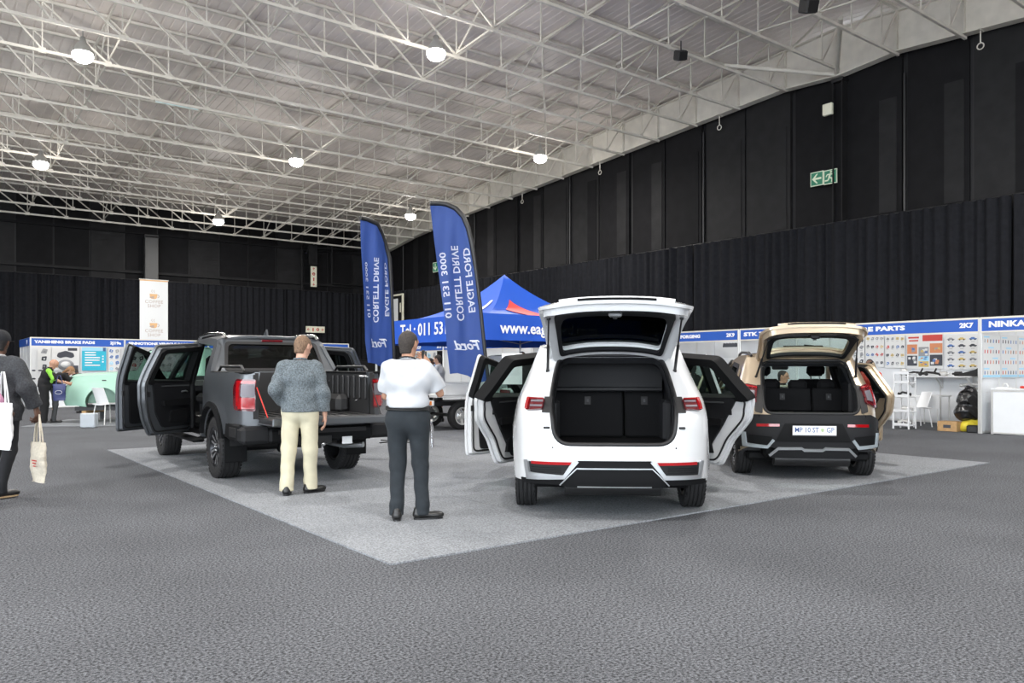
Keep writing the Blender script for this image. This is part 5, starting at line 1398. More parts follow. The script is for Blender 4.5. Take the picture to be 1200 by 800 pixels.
    for q in (-1, 1):
        e = P['head']+rr*.033*q+fd*.083+uu*.018; bd.ball(e, .0125, mat('eye_white', (.75, .73, .70), .2), 6); bd.ball(e+fd*.006, .0085, mat('dark_iris', (.02, .012, .01), .2), 6)
        bd.tube([P['head']+rr*(.018*q)+fd*.099+uu*.037, P['head']+rr*(.045*q)+fd*.090+uu*.040], .004, W.get('hair', m_blk), 5)
    b_o = bd.build('body', root)
    # hair
    if W.get('hair'):
        c = P['head']; L = W.get('hairlen', 0.); hpz = []
        hpz.append((c+uu*.036-fd*.020, c+uu*.036+fd*.004, .0945, .090, tuple(rr), .86)); hpz.append((c-fd*.05+uu*.0, c-fd*.045-uu*.062, .058, .050, tuple(rr), 1.15))
        if L: hpz += [(c-fd*.05, c-fd*.06-uu*L, .085, .05, tuple(fd), .7)]
        cuts = [] if L else [(tuple(c-uu*.088-fd*.05), tuple(-uu*1-fd*.0)), ]
        cuts += [(tuple(c+fd*.052+uu*.045), tuple(fd*.9-uu*.35)), ]
        hm = MB(); add_mesh(hm, blob(T(hpz), min(res*.6, .008), .02, wr=.0016, cuts=cuts), W['hair']); hm.build('hair', root)
    # trousers
    w = MB(); tr = [(P['pelvis']-sh_ax*.055, P['pelvis']+sh_ax*.055, .134*g, .134*g, F, .90), (P['pelvis']+V((0, 0, .02)), P['pelvis']+V((0, 0, .10)), .130*g, .122*g, F, .86), (P['pelvis']-fwd*.035-sh_ax*.055-V((0, 0, .03)), P['pelvis']-fwd*.035-sh_ax*.055-V((0, 0, .06)), .085, .085), (P['pelvis']-fwd*.035+sh_ax*.055-V((0, 0, .03)), P['pelvis']-fwd*.035+sh_ax*.055-V((0, 0, .06)), .085, .085)]
    for s in 'LR':
        Hh, K, A = P['h'+s], P['k'+s], P['a'+s]; fl = W.get('flare', .0)
        tr += [(Hh, K, .102, .072+fl, (0, 0, 1), 1., .04), (K, A+V((0, 0, .05)), .068+fl, .054+fl*1.4), (A+V((0, 0, .05)), A-V((0, 0, .03)), .055+fl*1.4, .058+fl*1.4)]
    if J['belly']: tr.append((P['waist']+fwd*.045-V((0, 0, .02)), P['pelvis']+fwd*.045+V((0, 0, .03)), .115+J['belly'], .105+J['belly'], F, .9))
    zt = J.get('belt', 1.045)
    cuts = [((0, 0, min(zt, W.get('hem', .9)+.05)), (0, 0, 1))]+[(tuple(P['a'+s]-V((0, 0, .045))), (0, 0, -1), .2) for s in 'LR']
    add_mesh(w, blob(T(tr), res*.8, .028, wr=.0042, cuts=cuts if not J.get('seated') else cuts[1:]), W['trousers']); to = w.build('trousers', root)
    if W.get('belt'):
        bl = MB(); pts = []
        for t in np.arange(0, 2*PI, .3): pts.append(P['pelvis']+V((0, 0, zt-.015-P['pelvis'].z))+sh_ax*math.cos(t)*(.052+.132*g)+fwd*math.sin(t)*.124*g)
        for dz in (-.014, .0, .014): bl.tube([p+V((0, 0, dz)) for p in pts], .010, W['belt'], 6, closed=True)
        bl.box(P['pelvis']+V((0, 0, zt-.015-P['pelvis'].z))+fwd*.135*g, (.05, .015, .035), m_satin); bl.build('belt', root)
    # top
    sl = W.get('sleeve', 1.); e = W.get('loose', .012); tp = torso(e)
    for s in 'LR':
        S, E, Wr = P['s'+s], P['e'+s], P['w'+s]
        if sl < .6:
            m = S.lerp(E, sl*1.6); tp += [(S-V((0, 0, .012)), m, .046+e, .064+e, (0, 0, 1), 1., .03)]
        else: tp += [(S-V((0, 0, .012)), E, .046+e, .050+e, (0, 0, 1), 1., .03), (E, E.lerp(Wr, .92), .056+e, .042+e)]
    hem = W.get('hem', .90); tp.append((P['pelvis'], V((P['pelvis'].x, P['pelvis'].y, hem)), (.146+e)*g, (.150+e)*g, F, .90))
    cuts = [(tuple((P['pelvis'].x, P['pelvis'].y, hem)), (0, 0, -1))] if not J.get('seated') else []
    cuts.append((tuple(P['neck']+V((0, 0, .012))), (0, 0, 1), .13))
    for s in 'LR':
        S, E, Wr = P['s'+s], P['e'+s], P['w'+s]
        if sl < .6: m = S.lerp(E, sl*1.6); cuts.append((tuple(m), tuple((E-S).normalized()), .13))
        else: m = E.lerp(Wr, .92); cuts.append((tuple(m), tuple((Wr-E).normalized()), .09))
    tm = MB(); add_mesh(tm, blob(T(tp), res*.8, .03, wr=W.get('wr', .0045), cuts=cuts, seed=2.), W['top']); tm.build(W.get('topname', 'shirt'), root)
    cl = MB(); nb = P['neck']+V((0, 0, .0))
    cl.tube([nb+sh_ax*math.cos(t)*.066+fwd*math.sin(t)*.066+V((0, 0, .018-.010*math.sin(t))) for t in np.arange(0, 2*PI, .35)], .013, W.get('collar', W['top']), 6, closed=True); cl.build('collar', root)
    # shoes
    for s in 'LR':
        A, Tt = P['a'+s], P['t'+s]; d = (Tt-A); d.z = 0; d.normalize(); z = V((0, 0, 1)); a0 = A-d*.045; a0.z = A.z-.045; t0 = A+d*.17; t0.z = A.z-.055
        pr = [(a0+z*.005, a0+z*.045, .040, .036), (a0+z*.0, t0-d*.03, .040, .042, (0, 0, 1), .75), (t0-d*.06, t0, .044, .035, (0, 0, 1), .7)]
        so = MB(); add_mesh(so, blob(T(pr), min(res, .011), .03, cuts=[((0, 0, A.z-.082), (0, 0, -1))]), W['shoe'])
        x = d.cross(z); oc = [(-.085, -.0), (-.07, .034), (.02, .036), (.10, .046), (.16, .040), (.205, .0), (.16, -.040), (.10, -.046), (.02, -.036), (-.07, -.034)]
        Mx = basis(A+V((0, 0, -.09)), d, z.cross(d), z); so.prism(rpoly(oc, .03), 0, .016, W.get('sole', m_blk), Mx); so.build('shoe', root)
    return root

sk_fair = skin_mat('fair_skin', (.56, .33, .24)); sk_tan = skin_mat('tan_skin', (.42, .23, .15)); sk_dark = skin_mat('brown_skin', (.11, .055, .035))
h_brown = mat('greying_brown_hair', (.17, .105, .065), .8, noise=(90, .5)); h_black = mat('black_hair', (.014, .012, .012), .7, noise=(90, .4)); h_dkbr = mat('dark_short_hair', (.035, .028, .024), .8, noise=(90, .5))
c_grey = mat('mottled_grey_knit', (.115, .135, .148), .95, noise=(70, .5), bump=(250, .6, .004)); c_cream = mat('cream_chino', (.53, .49, .36), .9, noise=(12, .06), bump=(120, .2, .003))
c_white = mat('white_cotton', (.47, .485, .51), .9, noise=(9, .05), bump=(140, .15, .003)); c_navy = mat('dark_slate_trousers', (.015, .020, .025), .9, noise=(14, .15), bump=(160, .2, .003)); c_black = mat('black_cloth', (.007, .007, .008), .9)
c_char = mat('charcoal_wool', (.040, .043, .048), .95, noise=(60, .35), bump=(200, .5, .004)); c_denim = mat('dark_jeans', (.009, .010, .013), .9); c_pink = mat('pink_cloth', (.62, .30, .45), .9); c_lime = mat('lime_green_cloth', (.25, .62, .06), .8)
m_shoe = mat('black_leather', (.012, .012, .012), .35); m_tan2 = mat('tan_sole', (.45, .32, .18), .7)
def gp(px, py): 
    p = on_floor(px, py); return (p.x, p.y, .012)

# man in grey pullover: stands looking right over the lowered tailgate
p1 = gp(352, 580)
m1 = figure('man in mottled grey pullover and cream trousers standing at the lowered pickup tailgate', p1, R(8), dict(
    face=(.50, .82, -.30), head=(.02, .05, 1.615), neck=(.0, -.005, 1.46), sL=(-.185, -.01, 1.405), sR=(.185, .0, 1.405), eL=(-.255, -.10, 1.16), wL=(-.20, .08, 1.0), eR=(.245, -.03, 1.12), wR=(.26, .03, .87),
    hL=(-.095, 0, .92), kL=(-.125, .02, .50), aL=(-.14, -.04, .09), tL=(-.15, .10, .03), hR=(.095, 0, .92), kR=(.10, .03, .50), aR=(.10, .08, .09), tR=(.22, .19, .03), girth=1.06, hideL=False, handL=((.3, .9, .1), (0, 0, -1), (1, 0, 0), .5)),
    dict(skin=sk_fair, hair=h_brown, top=c_grey, trousers=c_cream, shoe=m_shoe, flare=.012, sleeve=1., topname='pullover', loose=.020, hem=.905, wr=.008), H=1.765, res=.013)
# man in white shirt, hand at his chin / phone
p2 = gp(478, 610)
m2 = figure('man in white short-sleeved shirt and dark trousers seen from behind, hand raised to his cheek', p2, R(-4), dict(
    face=(.35, .93, -.05), head=(.0, .03, 1.62), neck=(-.0, -.01, 1.47), sL=(-.185, -.0, 1.415), sR=(.185, .0, 1.41), eL=(-.225, .07, 1.14), wL=(-.12, .24, 1.07), eR=(.285, .10, 1.165), wR=(.16, .14, 1.40),
    handR=((-.35, -.1, .9), (-.6, .5, 0), (.3, .85, .2), .7), handL=((.9, .25, .1), (0, -.2, 1), (0, .6, .6), .6),
    hL=(-.10, 0, .92), kL=(-.10, .03, .50), aL=(-.10, -.02, .09), tL=(-.13, .10, .03), hR=(.10, 0, .92), kR=(.11, .04, .51), aR=(.13, .03, .09), tR=(.32, .10, .03), girth=1.13, belly=.02, belt=1.05),
    dict(skin=sk_tan, hair=h_dkbr, top=c_white, trousers=c_navy, shoe=m_shoe, flare=.006, sleeve=.52, loose=.018, hem=1.04, wr=.011, belt=m_shoe, collar=c_white), H=1.74, res=.013)
k = MB(); k.tube([V((math.cos(t)*.072, math.sin(t)*.072-.01, 1.485-.02*math.sin(t))) for t in np.arange(0, 2*PI, .3)], .009, c_black, 6, closed=True)
k.build('neck_lanyard', m2)
k = MB(); k.box((.115, .155, 1.50), (.02, .075, .15), m_blk, TR((0, 0, 0)), bv=.008); o = k.build('mobile_phone', None, loc=(0, 0, 0))
o.matrix_world = MX.Translation(V(p2)) @ MX.Rotation(R(-4), 4, 'Z') @ MX.Diagonal((1.74/1.75,)*3+(1,)); tag(o, 'black mobile phone held to the cheek of the man in the white shirt', 'phone')
# person with dark cap and grey coat at the left edge, canvas bag in the right hand
p3 = gp(1, 583)
m3 = figure('person in black cap and charcoal coat walking at the left edge with cloth bags', p3, R(-5), dict(
    face=(-.25, .95, -.1), head=(-.03, .03, 1.62), neck=(-.02, -.02, 1.47), sL=(-.20, 0, 1.40), sR=(.19, 0, 1.40), eR=(.30, -.02, 1.15), wR=(.335, .08, .93), eL=(-.27, 0, 1.13), wL=(-.28, .05, .90),
    handR=((.25, -.05, -.95), (-1, 0, 0), (0, 1, 0), 1.3), hL=(-.09, 0, .92), kL=(-.12, .05, .50), aL=(-.13, .03, .09), tL=(-.14, .13, .03), hR=(.09, 0, .92), kR=(.08, .03, .50), aR=(.06, -.08, .09), tR=(.10, .05, .03), girth=1.1),
    dict(skin=sk_dark, hair=h_black, top=c_char, trousers=c_denim, shoe=m_blk, sole=m_tan2, sleeve=1., topname='coat', loose=.03, hem=.80, wr=.008, collar=mat('light_collar', (.45, .45, .46), .9)), H=1.80, res=.014)
cp = MB(); add_mesh(cp, blob([((-.03, .01, 1.665), (-.03, .04, 1.665), .104, .10, (1, 0, 0), .88)], .009, .02, wr=.001, cuts=[((0, 0, 1.635), (0, 0, -1))]), mat('black_felt', (.012, .013, .016), .9)); cp.lathe([(.0, .0), (.085, .0), (.085, .008), (0, .008)], c_black, MX.Translation((-.055, .13, 1.64)) @ MX.Diagonal((.9, 1.1, 1, 1)), 16); cp.build('cap', m3)
bk = MB(); add_mesh(bk, blob([((-.07, -.19, 1.33), (-.07, -.17, 1.05), .13, .14, (0, 1, 0), .65)], .014, .02, wr=.004), mat('navy_backpack_cloth', (.02, .025, .045), .8)); bk.build('rucksack', m3)
def tote(label, loc, rz, w, h, m, strap, prn=None, d=.05):
    k = MB()
    def f(u, v):
        a = 2*PI*u; z = -h*(1-v); th = d*(.35+.65*math.sin(PI*min(1, (1-v)*1.2))) ; x = math.copysign(abs(math.cos(a))**.6, math.cos(a))*w/2*(1-.12*(1-v)**3*0+.0); y = math.sin(a)*th
        taper = 1-.10*(1-v)**4; return V((x*taper+.006*math.sin(9*z*8), y+.008*math.sin(12*x+20*z), z-.02*(x/w)**2*v))
    k.grid(f, 28, 16, m, smooth=True); k.grid(lambda u, v: V(((2*u-1)*w*.44, (2*v-1)*d*.3, -h)), 2, 2, m)
    o = k.build('cloth_bag', loc=loc, rz=rz); s_ = MB()
    for y in (-d*.3, d*.3): s_.tube([(-w*.26, y, -.05), (-w*.2, y*.7, .10), (-w*.06, 0, strap), (w*.06, 0, strap), (w*.2, y*.7, .10), (w*.26, y, -.05)], .009, m, 6)
    s_.build('handle', o)
    if prn: q = MB(); prn(q, w, h); q.build('print', o)
    tag(o, label, 'bag'); return o
c_canv = mat('natural_canvas', (.62, .57, .47), .95, noise=(40, .1), bump=(300, .3, .003)); c_wbag = mat('white_bag_cloth', (.74, .74, .74), .9)
M3 = MX.Translation(V(p3)) @ MX.Rotation(R(-5), 4, 'Z') @ MX.Diagonal((1.8/1.75,)*3+(1,))
hpt = M3 @ V((.355, .09, .855)); 
tote('cream canvas bag hanging from the hand of the person in the charcoal coat', (hpt.x, hpt.y, hpt.z-.29), R(-38), .34, .44, c_canv, .30, lambda q, w, h: [q.box((w*.1, -.056, -h*.45-.03*i), (.12-.03*i, .003, .012), m_red) for i in range(3)])
# companion in pink at the very edge with a white bag
p4 = (-5.33, 7.80, .012)
m4 = figure('person in a pink top cut off by the left edge of the photo', p4, R(-10), dict(girth=1., eR=(.29, .0, 1.14), wR=(.27, .14, 1.0), handR=((.1, .9, -.3), (-1, 0, 0), (0, 0, 1), 1.2)),
    dict(skin=sk_dark, hair=h_black, hairlen=.12, top=c_pink, trousers=c_black, shoe=m_blk, sleeve=1., topname='pullover', hem=.88), H=1.66, res=.018)
tote('plain white cloth bag carried at the very left edge of the photo', (-4.98, 7.74, 1.07), R(-30), .30, .46, c_wbag, .30, lambda q, w, h: q.tube([V((w*.1+.06*math.cos(t), -.056, -h*.5+.06*math.sin(t))) for t in np.arange(0, 2*PI, .4)], .003, mat('faint_print', (.62, .63, .64), .6), 5, closed=True))
# distant people
def gY(px, Y): return ((px-600)/FPX*Y, Y, 0.)
m5 = figure('man in black waistcoat and lime sleeves bending at the mint car body', gY(52, 20.2), R(-62), dict(chest=(0, .06, 1.27), neck=(0, .13, 1.44), head=(0, .21, 1.55), face=(.0, .80, -.6), headup=(0, .6, .8), sL=(-.18, .09, 1.38), sR=(.18, .09, 1.38),
    eL=(-.21, .33, 1.12), wL=(-.10, .55, 1.05), eR=(.21, .33, 1.10), wR=(.10, .56, 1.03), girth=1.12, belly=.03), dict(skin=sk_tan, hair=None, top=c_black, trousers=c_black, shoe=m_blk, sole=c_white, sleeve=.5, flare=.03, hem=.95), H=1.72, res=.018)
k = MB(); add_mesh(k, blob([((sx*.19, .10, 1.37), (sx*.205, .22, 1.17), .066, .066) for sx in (-1, 1)]+[((-.05, .13, 1.1), (.05, .13, 1.1), .07, .07), ((-.05, .15, 1.3), (.05, .15, 1.3), .07, .07)], .016, .02), c_lime); k.build('lime_sleeves', m5)
m6 = figure('person with long brown hair in dark clothes stooping behind the lime-sleeved man', gY(64.5, 20.6), R(-58), dict(chest=(0, .12, 1.22), neck=(0, .27, 1.34), head=(0, .36, 1.42), face=(.1, .6, -.75), headup=(0, .7, .7), sL=(-.17, .22, 1.30), sR=(.17, .22, 1.30),
    eL=(-.19, .40, 1.10), wL=(-.12, .68, 1.02), eR=(.2, .42, 1.10), wR=(.12, .74, 1.0)), dict(skin=sk_tan, hair=mat('light_brown_hair', (.25, .13, .06), .7), hairlen=.16, top=c_black, trousers=mat('grey_cloth', (.09, .095, .10), .9), shoe=m_blk, sleeve=.5, hem=.92), H=1.66, res=.018)
tote('navy carrier bag with an oval badge beside the stooping visitors', gY(69.5, 19.9)[:2]+(1.02,), R(10), .30, .42, mat('navy_carrier', (.03, .04, .13), .5), .22, lambda q, w, h: q.tube([V((.08*math.cos(t), -.054, -h*.5+.045*math.sin(t))) for t in np.arange(0, 2*PI, .4)], .006, c_white, 5, closed=True))
m7 = figure('dark-haired person in black and white leaning over the counter behind the mint car', gY(97.5, 25.2), R(70), dict(chest=(0, .14, 1.2), neck=(0, .27, 1.32), head=(0, .36, 1.40), face=(0, .8, -.6), headup=(0, .6, .8), sL=(-.17, .22, 1.28), sR=(.17, .22, 1.28), eL=(-.2, .38, 1.08), wL=(-.1, .56, 1.06), eR=(.2, .38, 1.08), wR=(.1, .58, 1.06)),
    dict(skin=sk_fair, hair=h_black, top=c_black, trousers=c_black, shoe=m_blk, sleeve=.5, hem=.95), H=1.62, res=.020)
m8 = figure('man in white shirt with a red lanyard standing behind the small white pickup', gY(514, 20.9), R(75), dict(face=(.1, .95, -.25), eL=(-.24, .08, 1.14), wL=(-.12, .25, 1.12), eR=(.24, .02, 1.13), wR=(.20, .12, .95), girth=1.15, belly=.03, belt=1.03), dict(skin=sk_fair, hair=h_dkbr, top=c_white, trousers=c_black, shoe=m_shoe, sleeve=.5, hem=.99, belt=m_shoe), H=1.77, res=.018)
k = MB(); k.box((0, .165, 1.28), (.03, .012, .36), m_red); k.box((0, .185, 1.08), (.09, .008, .12), c_white); k.build('red_lanyard', m8)
m9 = figure('person in white and red facing the man with the red lanyard, mostly hidden', gY(503.5, 21.7), R(-80), dict(face=(0, 1, -.1), eR=(.24, .1, 1.14), wR=(.1, .3, 1.12)), dict(skin=sk_dark, hair=h_black, top=c_white, trousers=c_black, shoe=m_blk, sleeve=.5, hem=.95), H=1.70, res=.020)
SEAT = dict(seated=True, pelvis=(0, 0, .52), waist=(0, 0, .66), chest=(0, .02, .86), neck=(0, .02, 1.05), head=(0, .05, 1.20), sL=(-.19, .01, .995), sR=(.19, .01, .995), eL=(-.23, .06, .72), wL=(-.14, .28, .66), eR=(.23, .06, .72), wR=(.14, .28, .66), hL=(-.10, .02, .50), kL=(-.11, .42, .50), aL=(-.11, .40, .09), tL=(-.12, .52, .035), hR=(.10, .02, .50), kR=(.11, .42, .50), aR=(.11, .40, .09), tR=(.12, .52, .035))
m10 = figure('person with glasses seated beyond the gold hatchback, seen through its open boot', gY(915, 16.4), R(-130), dict(SEAT, face=(0, 1, -.1)), dict(skin=sk_tan, hair=h_black, top=c_black, trousers=c_black, shoe=m_blk, sleeve=1., hem=.46), H=1.80, res=.018)
k = MB(); 
for q in (-1, 1): k.tube([V((q*.033+.024*math.cos(t), .145, 1.218+.018*math.sin(t))) for t in np.arange(0, 2*PI, .5)], .003, m_blk, 5, closed=True); k.tube([(q*.055, .142, 1.22), (q*.08, .03, 1.22)], .003, m_blk, 5)
k.tube([(-.012, .147, 1.22), (.012, .147, 1.22)], .003, m_blk, 5); k.build('glasses', m10)
m11 = figure('person in red beyond the open right doors of the gold hatchback', gY(1019, 16.2), R(160), dict(face=(.2, 1, 0)), dict(skin=sk_dark, hair=h_black, top=m_red, trousers=c_black, shoe=m_blk, sleeve=.5, hem=.9), H=1.60, res=.020)
m12 = figure('dark-haired person between the vehicles, face seen past the open white door', gY(812, 15.6), R(40), dict(face=(.5, .8, 0)), dict(skin=sk_tan, hair=h_black, hairlen=.1, top=c_black, trousers=c_black, shoe=m_blk, sleeve=1., hem=.9), H=1.52, res=.020)
m13 = figure('person hidden behind the white hatchback with only dark hair above its roof', gY(612, 16.5), R(180), dict(face=(0, 1, 0)), dict(skin=sk_dark, hair=h_black, top=c_black, trousers=c_black, shoe=m_blk, sleeve=1., hem=.9), H=1.76, res=.022)
# ================================================================== exhibition stands
RZR = PHI-PI/2                                  # stands along the long wall: x runs along the front, y goes in
m_panel = mat('white_stand_panel', (.74, .76, .78), .5, noise=(3, .03)); m_wtxt = mat('white_lettering', (.85, .85, .86), .5)
m_crail = mat('cream_rail', (.70, .66, .56), .4, .2); m_cyan = mat('cyan_print', (.03, .45, .62), .6); m_lblue = mat('pale_blue_print', (.35, .66, .85), .6); m_pgrey = mat('grey_print', (.30, .31, .33), .6)
m_dkp = mat('dark_print', (.05, .055, .07), .6); m_orp = mat('orange_print', (.62, .25, .12), .6); m_redp = mat('red_print', (.55, .06, .05), .6); m_yelp = mat('ochre_print', (.60, .45, .15), .6); m_blup = mat('blue_print', (.08, .18, .45), .6)
m_wplas = mat('white_plastic', (.75, .76, .77), .35, coat=.2); m_card = mat('cardboard', (.45, .28, .13), .8, noise=(20, .1)); m_yel = mat('yellow_bag', (.75, .62, .05), .4)
m_bag = mat('black_bin_bag', (.012, .012, .013), .22, coat=.3)
HH = 2.50
def stand(loc, rz, w, d, label, txt, code, side=None, txtsize=.185, tx0=.12, sx=1., cx=None):
    """shell-scheme stand: aluminium posts and rails, blue name board, white wall panels"""
    root = empty('exhibition_stand', loc, rz, label, 'exhibition stand', 'shell-scheme stands')
    n = max(1, round(w/3.))
    for x in (0, w):
        p = MB()
        p.box((x, 0, HH/2), (.05, .05, HH), m_alu, bv=.008); p.box((x, d, HH/2), (.05, .05, HH), m_alu, bv=.008)
        p.build('post', root)
    f = MB(); f.box((w/2, -.01, 2.345), (w-.05, .02, .27), m_blue); f.box((w/2, 0, 2.49), (w, .05, .04), m_crail); f.box((w/2, 0, 2.195), (w, .05, .03), m_crail)
    T = lambda x: basis((x, -.022, 2.345), (1, 0, 0), (0, 0, 1), (0, -1, 0))
    if txt: f.text(txt, txtsize, m_wtxt, T(tx0), .002, 'LEFT', bold=.007, sx=sx)
    if code: f.text(code, .14, m_wtxt, T(w-.12), .002, 'RIGHT', bold=.006, sx=1.2)
    f.build('name_board', root)
    k = MB()
    m = round(w/1.)
    for i in range(m):
        k.box((w*(i+.5)/m, d, HH/2), (w/m-.04, .012, HH-.06), m_panel); k.box((w*i/m, d, HH/2), (.035, .03, HH), m_alu)
    k.box((w/2, d, HH-.02), (w, .03, .04), m_alu); k.box((w/2, d, .03), (w, .03, .05), m_alu)
    k.build('back_panel', root)
    for sd in (side or ()):
        x = 0 if sd == 'L' else w; k = MB(); x += .0
        for i in range(3): k.box((x, d*(i+.5)/3, HH/2), (.012, d/3-.04, HH-.06), m_panel); k.box((x, d*(i+1)/3-.02, HH/2), (.03, .035, HH), m_alu)
        k.box((x, d/2, HH-.02), (.03, d, .04), m_alu); k.box((x, d/2, .03), (.03, d, .05), m_alu); k.build('side_panel', root)
    return root
AF, BF0 = 18.42, 7.43
def R_loc(b): return HW(AF, b)
s1 = stand(R_loc(BF0-.03), RZR, 6.0, 2.8, 'white stand with a blue board lettered NINKAR INDUS at the right edge of the photo', 'NINKAR INDUSTRIES', '2K5', 'L', txtsize=.165, tx0=.16, sx=1.35)
s2 = stand(R_loc(BF0+6.18), RZR, 6.18, 2.8, 'wide stand with a blue board lettered STK TRANSMISSION AUTO SPARE PARTS', 'STK TRANSMISSION AUTO SPARE PARTS', '2K7', None, tx0=.14, txtsize=.14, sx=1.75)
s3 = stand(R_loc(BF0+9.23), RZR, 3.0, 2.8, 'white stand with a blue board lettered FORGING between the two hatchbacks', 'RTF FORGING', '2K9', 'LR', tx0=.6, txtsize=.13, sx=1.3)
for i, (b, w) in enumerate(((12.3, 3.), (15.35, 3.), (18.4, 3.), (21.45, 3.), (24.5, 3.))):
    stand(R_loc(BF0+b), RZR, w, 2.8, ('white stand directly left of the FORGING stand, behind the white hatchback', 'white stand behind the blue gazebo, second from FORGING', 'white stand behind the blue gazebo peak', 'white stand seen below the gazebo between the flags', 'farthest white stand of the long row behind the man in white')[i], '' if i < 3 else ('AUTO SERVICES' if i == 3 else 'WORKSHOP'), '' if i < 3 else '2K1%d' % (9-i), 'R')
BL = 32.13
def L_loc(a): return HW(a, BL)
lab_l = ['stand lettered YANSHENG BRAKE PADS on its blue board', 'stand lettered SINNOTIONS VEHICLE PARTS behind the pickup doors', 'plain blue-board stand hidden behind the pickup cab', 'last blue-board stand of the left row, ending right of the pickup']
tx_l = [('YANSHENG BRAKE PADS', '2J19a'), ('SINNOTIONS VEHICLE PARTS', ''), ('', ''), ('', '')]
for i in range(4):
    stand(L_loc(3.45+3.02*i), PHI, 3.0, 3., lab_l[i], tx_l[i][0], tx_l[i][1], ('L' if i == 0 else None), txtsize=.13, tx0=.12, sx=1.30)
# side name board of the corner stand
k = MB(); k.box((0, 0, 0), (.02, 2.9, .27), m_blue); k.text('2J19', .17, m_wtxt, basis((-.013, -1.1, 0), (0, -1, 0), (0, 0, 1), (-1, 0, 0)), .002, 'RIGHT', bold=.004)
tag(k.build('name_board', loc=HW(3.41, BL+1.5, 2.345), rz=PHI), 'short blue side board at the left corner of the brake pads stand', 'sign')
k = MB(); 
for i in range(3): k.box((0, i*1., 1.2), (.012, .96, 2.4), m_panel); k.box((0, i*1.-.5, 1.22), (.04, .035, 2.45), m_alu)
tag(k.build('partition_screen', loc=HW(1.9, BL+1.6, 0), rz=PHI), 'pale partition screen left of the brake pads stand', 'partition')

def wall_pt(px, plane='R', depth=2.8, py=None):
    """point of a stand back wall seen at a pixel"""
    k = (px-600)/FPX
    if plane == 'R': A = AF+depth; Y = A/(k*CP+SP)
    else: Bb = BL+depth; Y = Bb/(-k*SP+CP)
    return V((k*Y, Y, CH+(HY-py)*Y/FPX if py else 0))
def poster(x0, x1, y0, y1, label, draw, plane='R', depth=None, bg=None, group=None):
    depth = depth or (2.76 if plane == 'R' else 2.94)
    a, b = wall_pt(x0, plane, depth, (y0+y1)/2), wall_pt(x1, plane, depth, (y0+y1)/2); w = (V((b.x, b.y))-V((a.x, a.y))).length
    c = (a+b)/2; h = (y1-y0)*c.y/FPX; k = MB(); k.box((0, 0, 0), (w, h, .012), bg or m_paper); draw(k, w, h)
    o = k.build('poster'); o.matrix_world = face_mx(c, -D2 if plane == 'R' else -D1); return tag(o, label, 'poster', group)
def rect(k, x, y, w, h, m, z=.008): k.box((x, y, z), (w, h, .004), m)
def items(cols, rows, pal, seed, lines=True, car=False):
    def f(k, w, h):
        rnd = random.Random(seed)
        for r in range(rows):
            for c in range(cols):
                x = -w/2+w*(c+.5)/cols; y = h/2-h*(r+.6)/rows*.96; m = rnd.choice(pal); q = min(w/cols, h/rows)*.34
                T = MX.Translation((x, y, .006)) @ MX.Rotation(rnd.uniform(-.5, .5) if not car else 0, 4, 'Z')
                if car:
                    k.prism(rpoly([(-q*1.5, -q*.4), (q*1.5, -q*.4), (q*1.5, 0), (q*.9, q*.12), (q*.4, q*.55), (-q*.6, q*.55), (-q*1.1, q*.1), (-q*1.5, 0)], q*.1), 0, .004, m, T)
                    for sx in (-.8, .85): k.lathe([(0, .006), (q*.3, .006), (q*.3, 0)], m_dkp, T @ MX.Translation((sx*q, -q*.4, 0)), 10)
                else:
                    k.prism(rpoly([(-q, -q*rnd.uniform(.4, 1)), (q*rnd.uniform(.5, 1), -q*.8), (q, q*rnd.uniform(.2, 1)), (-q*rnd.uniform(.1, .8), q*.9)], q*.3), 0, .004, m, T)
                    k.lathe([(0, .006), (q*.35, .006), (q*.35, 0)], m_paper if rnd.random() < .5 else m_pgrey, T, 8)
                if lines: rect(k, x, y-q*1.35, q*1.4, q*.16, m_pgrey)
    return f
pal1 = [m_dkp, m_pgrey, m_dkp, m_redp, m_yelp, m_blup, m_pgrey]
poster(992, 1013, 394, 428, 'tall white parts poster beside the gold tailgate', items(3, 4, [m_dkp, m_pgrey], 3), group='parts posters on the transmission stand')
poster(1014.5, 1036, 391, 430, 'white poster of small spare parts in four columns, left of its twin', items(4, 4, pal1, 5), group='parts posters on the transmission stand')
poster(1037.5, 1060.5, 391, 431, 'white poster of small spare parts next to the photo collage', items(4, 4, pal1, 6), group='parts posters on the transmission stand')
def collage(k, w, h):
    rnd = random.Random(3)
    rect(k, w*.22, h*.40, w*.54, h*.18, m_redp); rect(k, -w*.30, h*.42, w*.3, h*.05, m_redp); rect(k, -w*.30, h*.33, w*.26, h*.04, m_redp)
    cells = [(-.34, .08, .28, .28, m_orp), (-.02, .0, .28, .28, m_pgrey), (.32, .10, .34, .28, m_orp), (-.34, -.26, .28, .3, m_dkp), (-.02, -.2, .28, .14, m_lblue), (-.02, -.36, .28, .16, m_yelp), (.32, -.25, .34, .32, m_dkp)]
    for x, y, a, b, m in cells:
        rect(k, x*w, y*h, a*w, b*h, m)
        for _ in range(5): rect(k, x*w+rnd.uniform(-.3, .3)*a*w, y*h+rnd.uniform(-.3, .3)*b*h, a*w*.25, b*h*.22, rnd.choice([m_paper, m_pgrey, m_orp, m_yelp, m_blup]), .011+rnd.random()*.002)
poster(1062.5, 1105, 392, 432, 'photo collage poster with a red banner above the counter', collage)
poster(1108, 1147, 392, 433, 'white poster with rows of small cars at the right end of the stand', items(3, 5, [m_pgrey, m_dkp, m_blup, m_pgrey, m_yelp], 9, car=True))
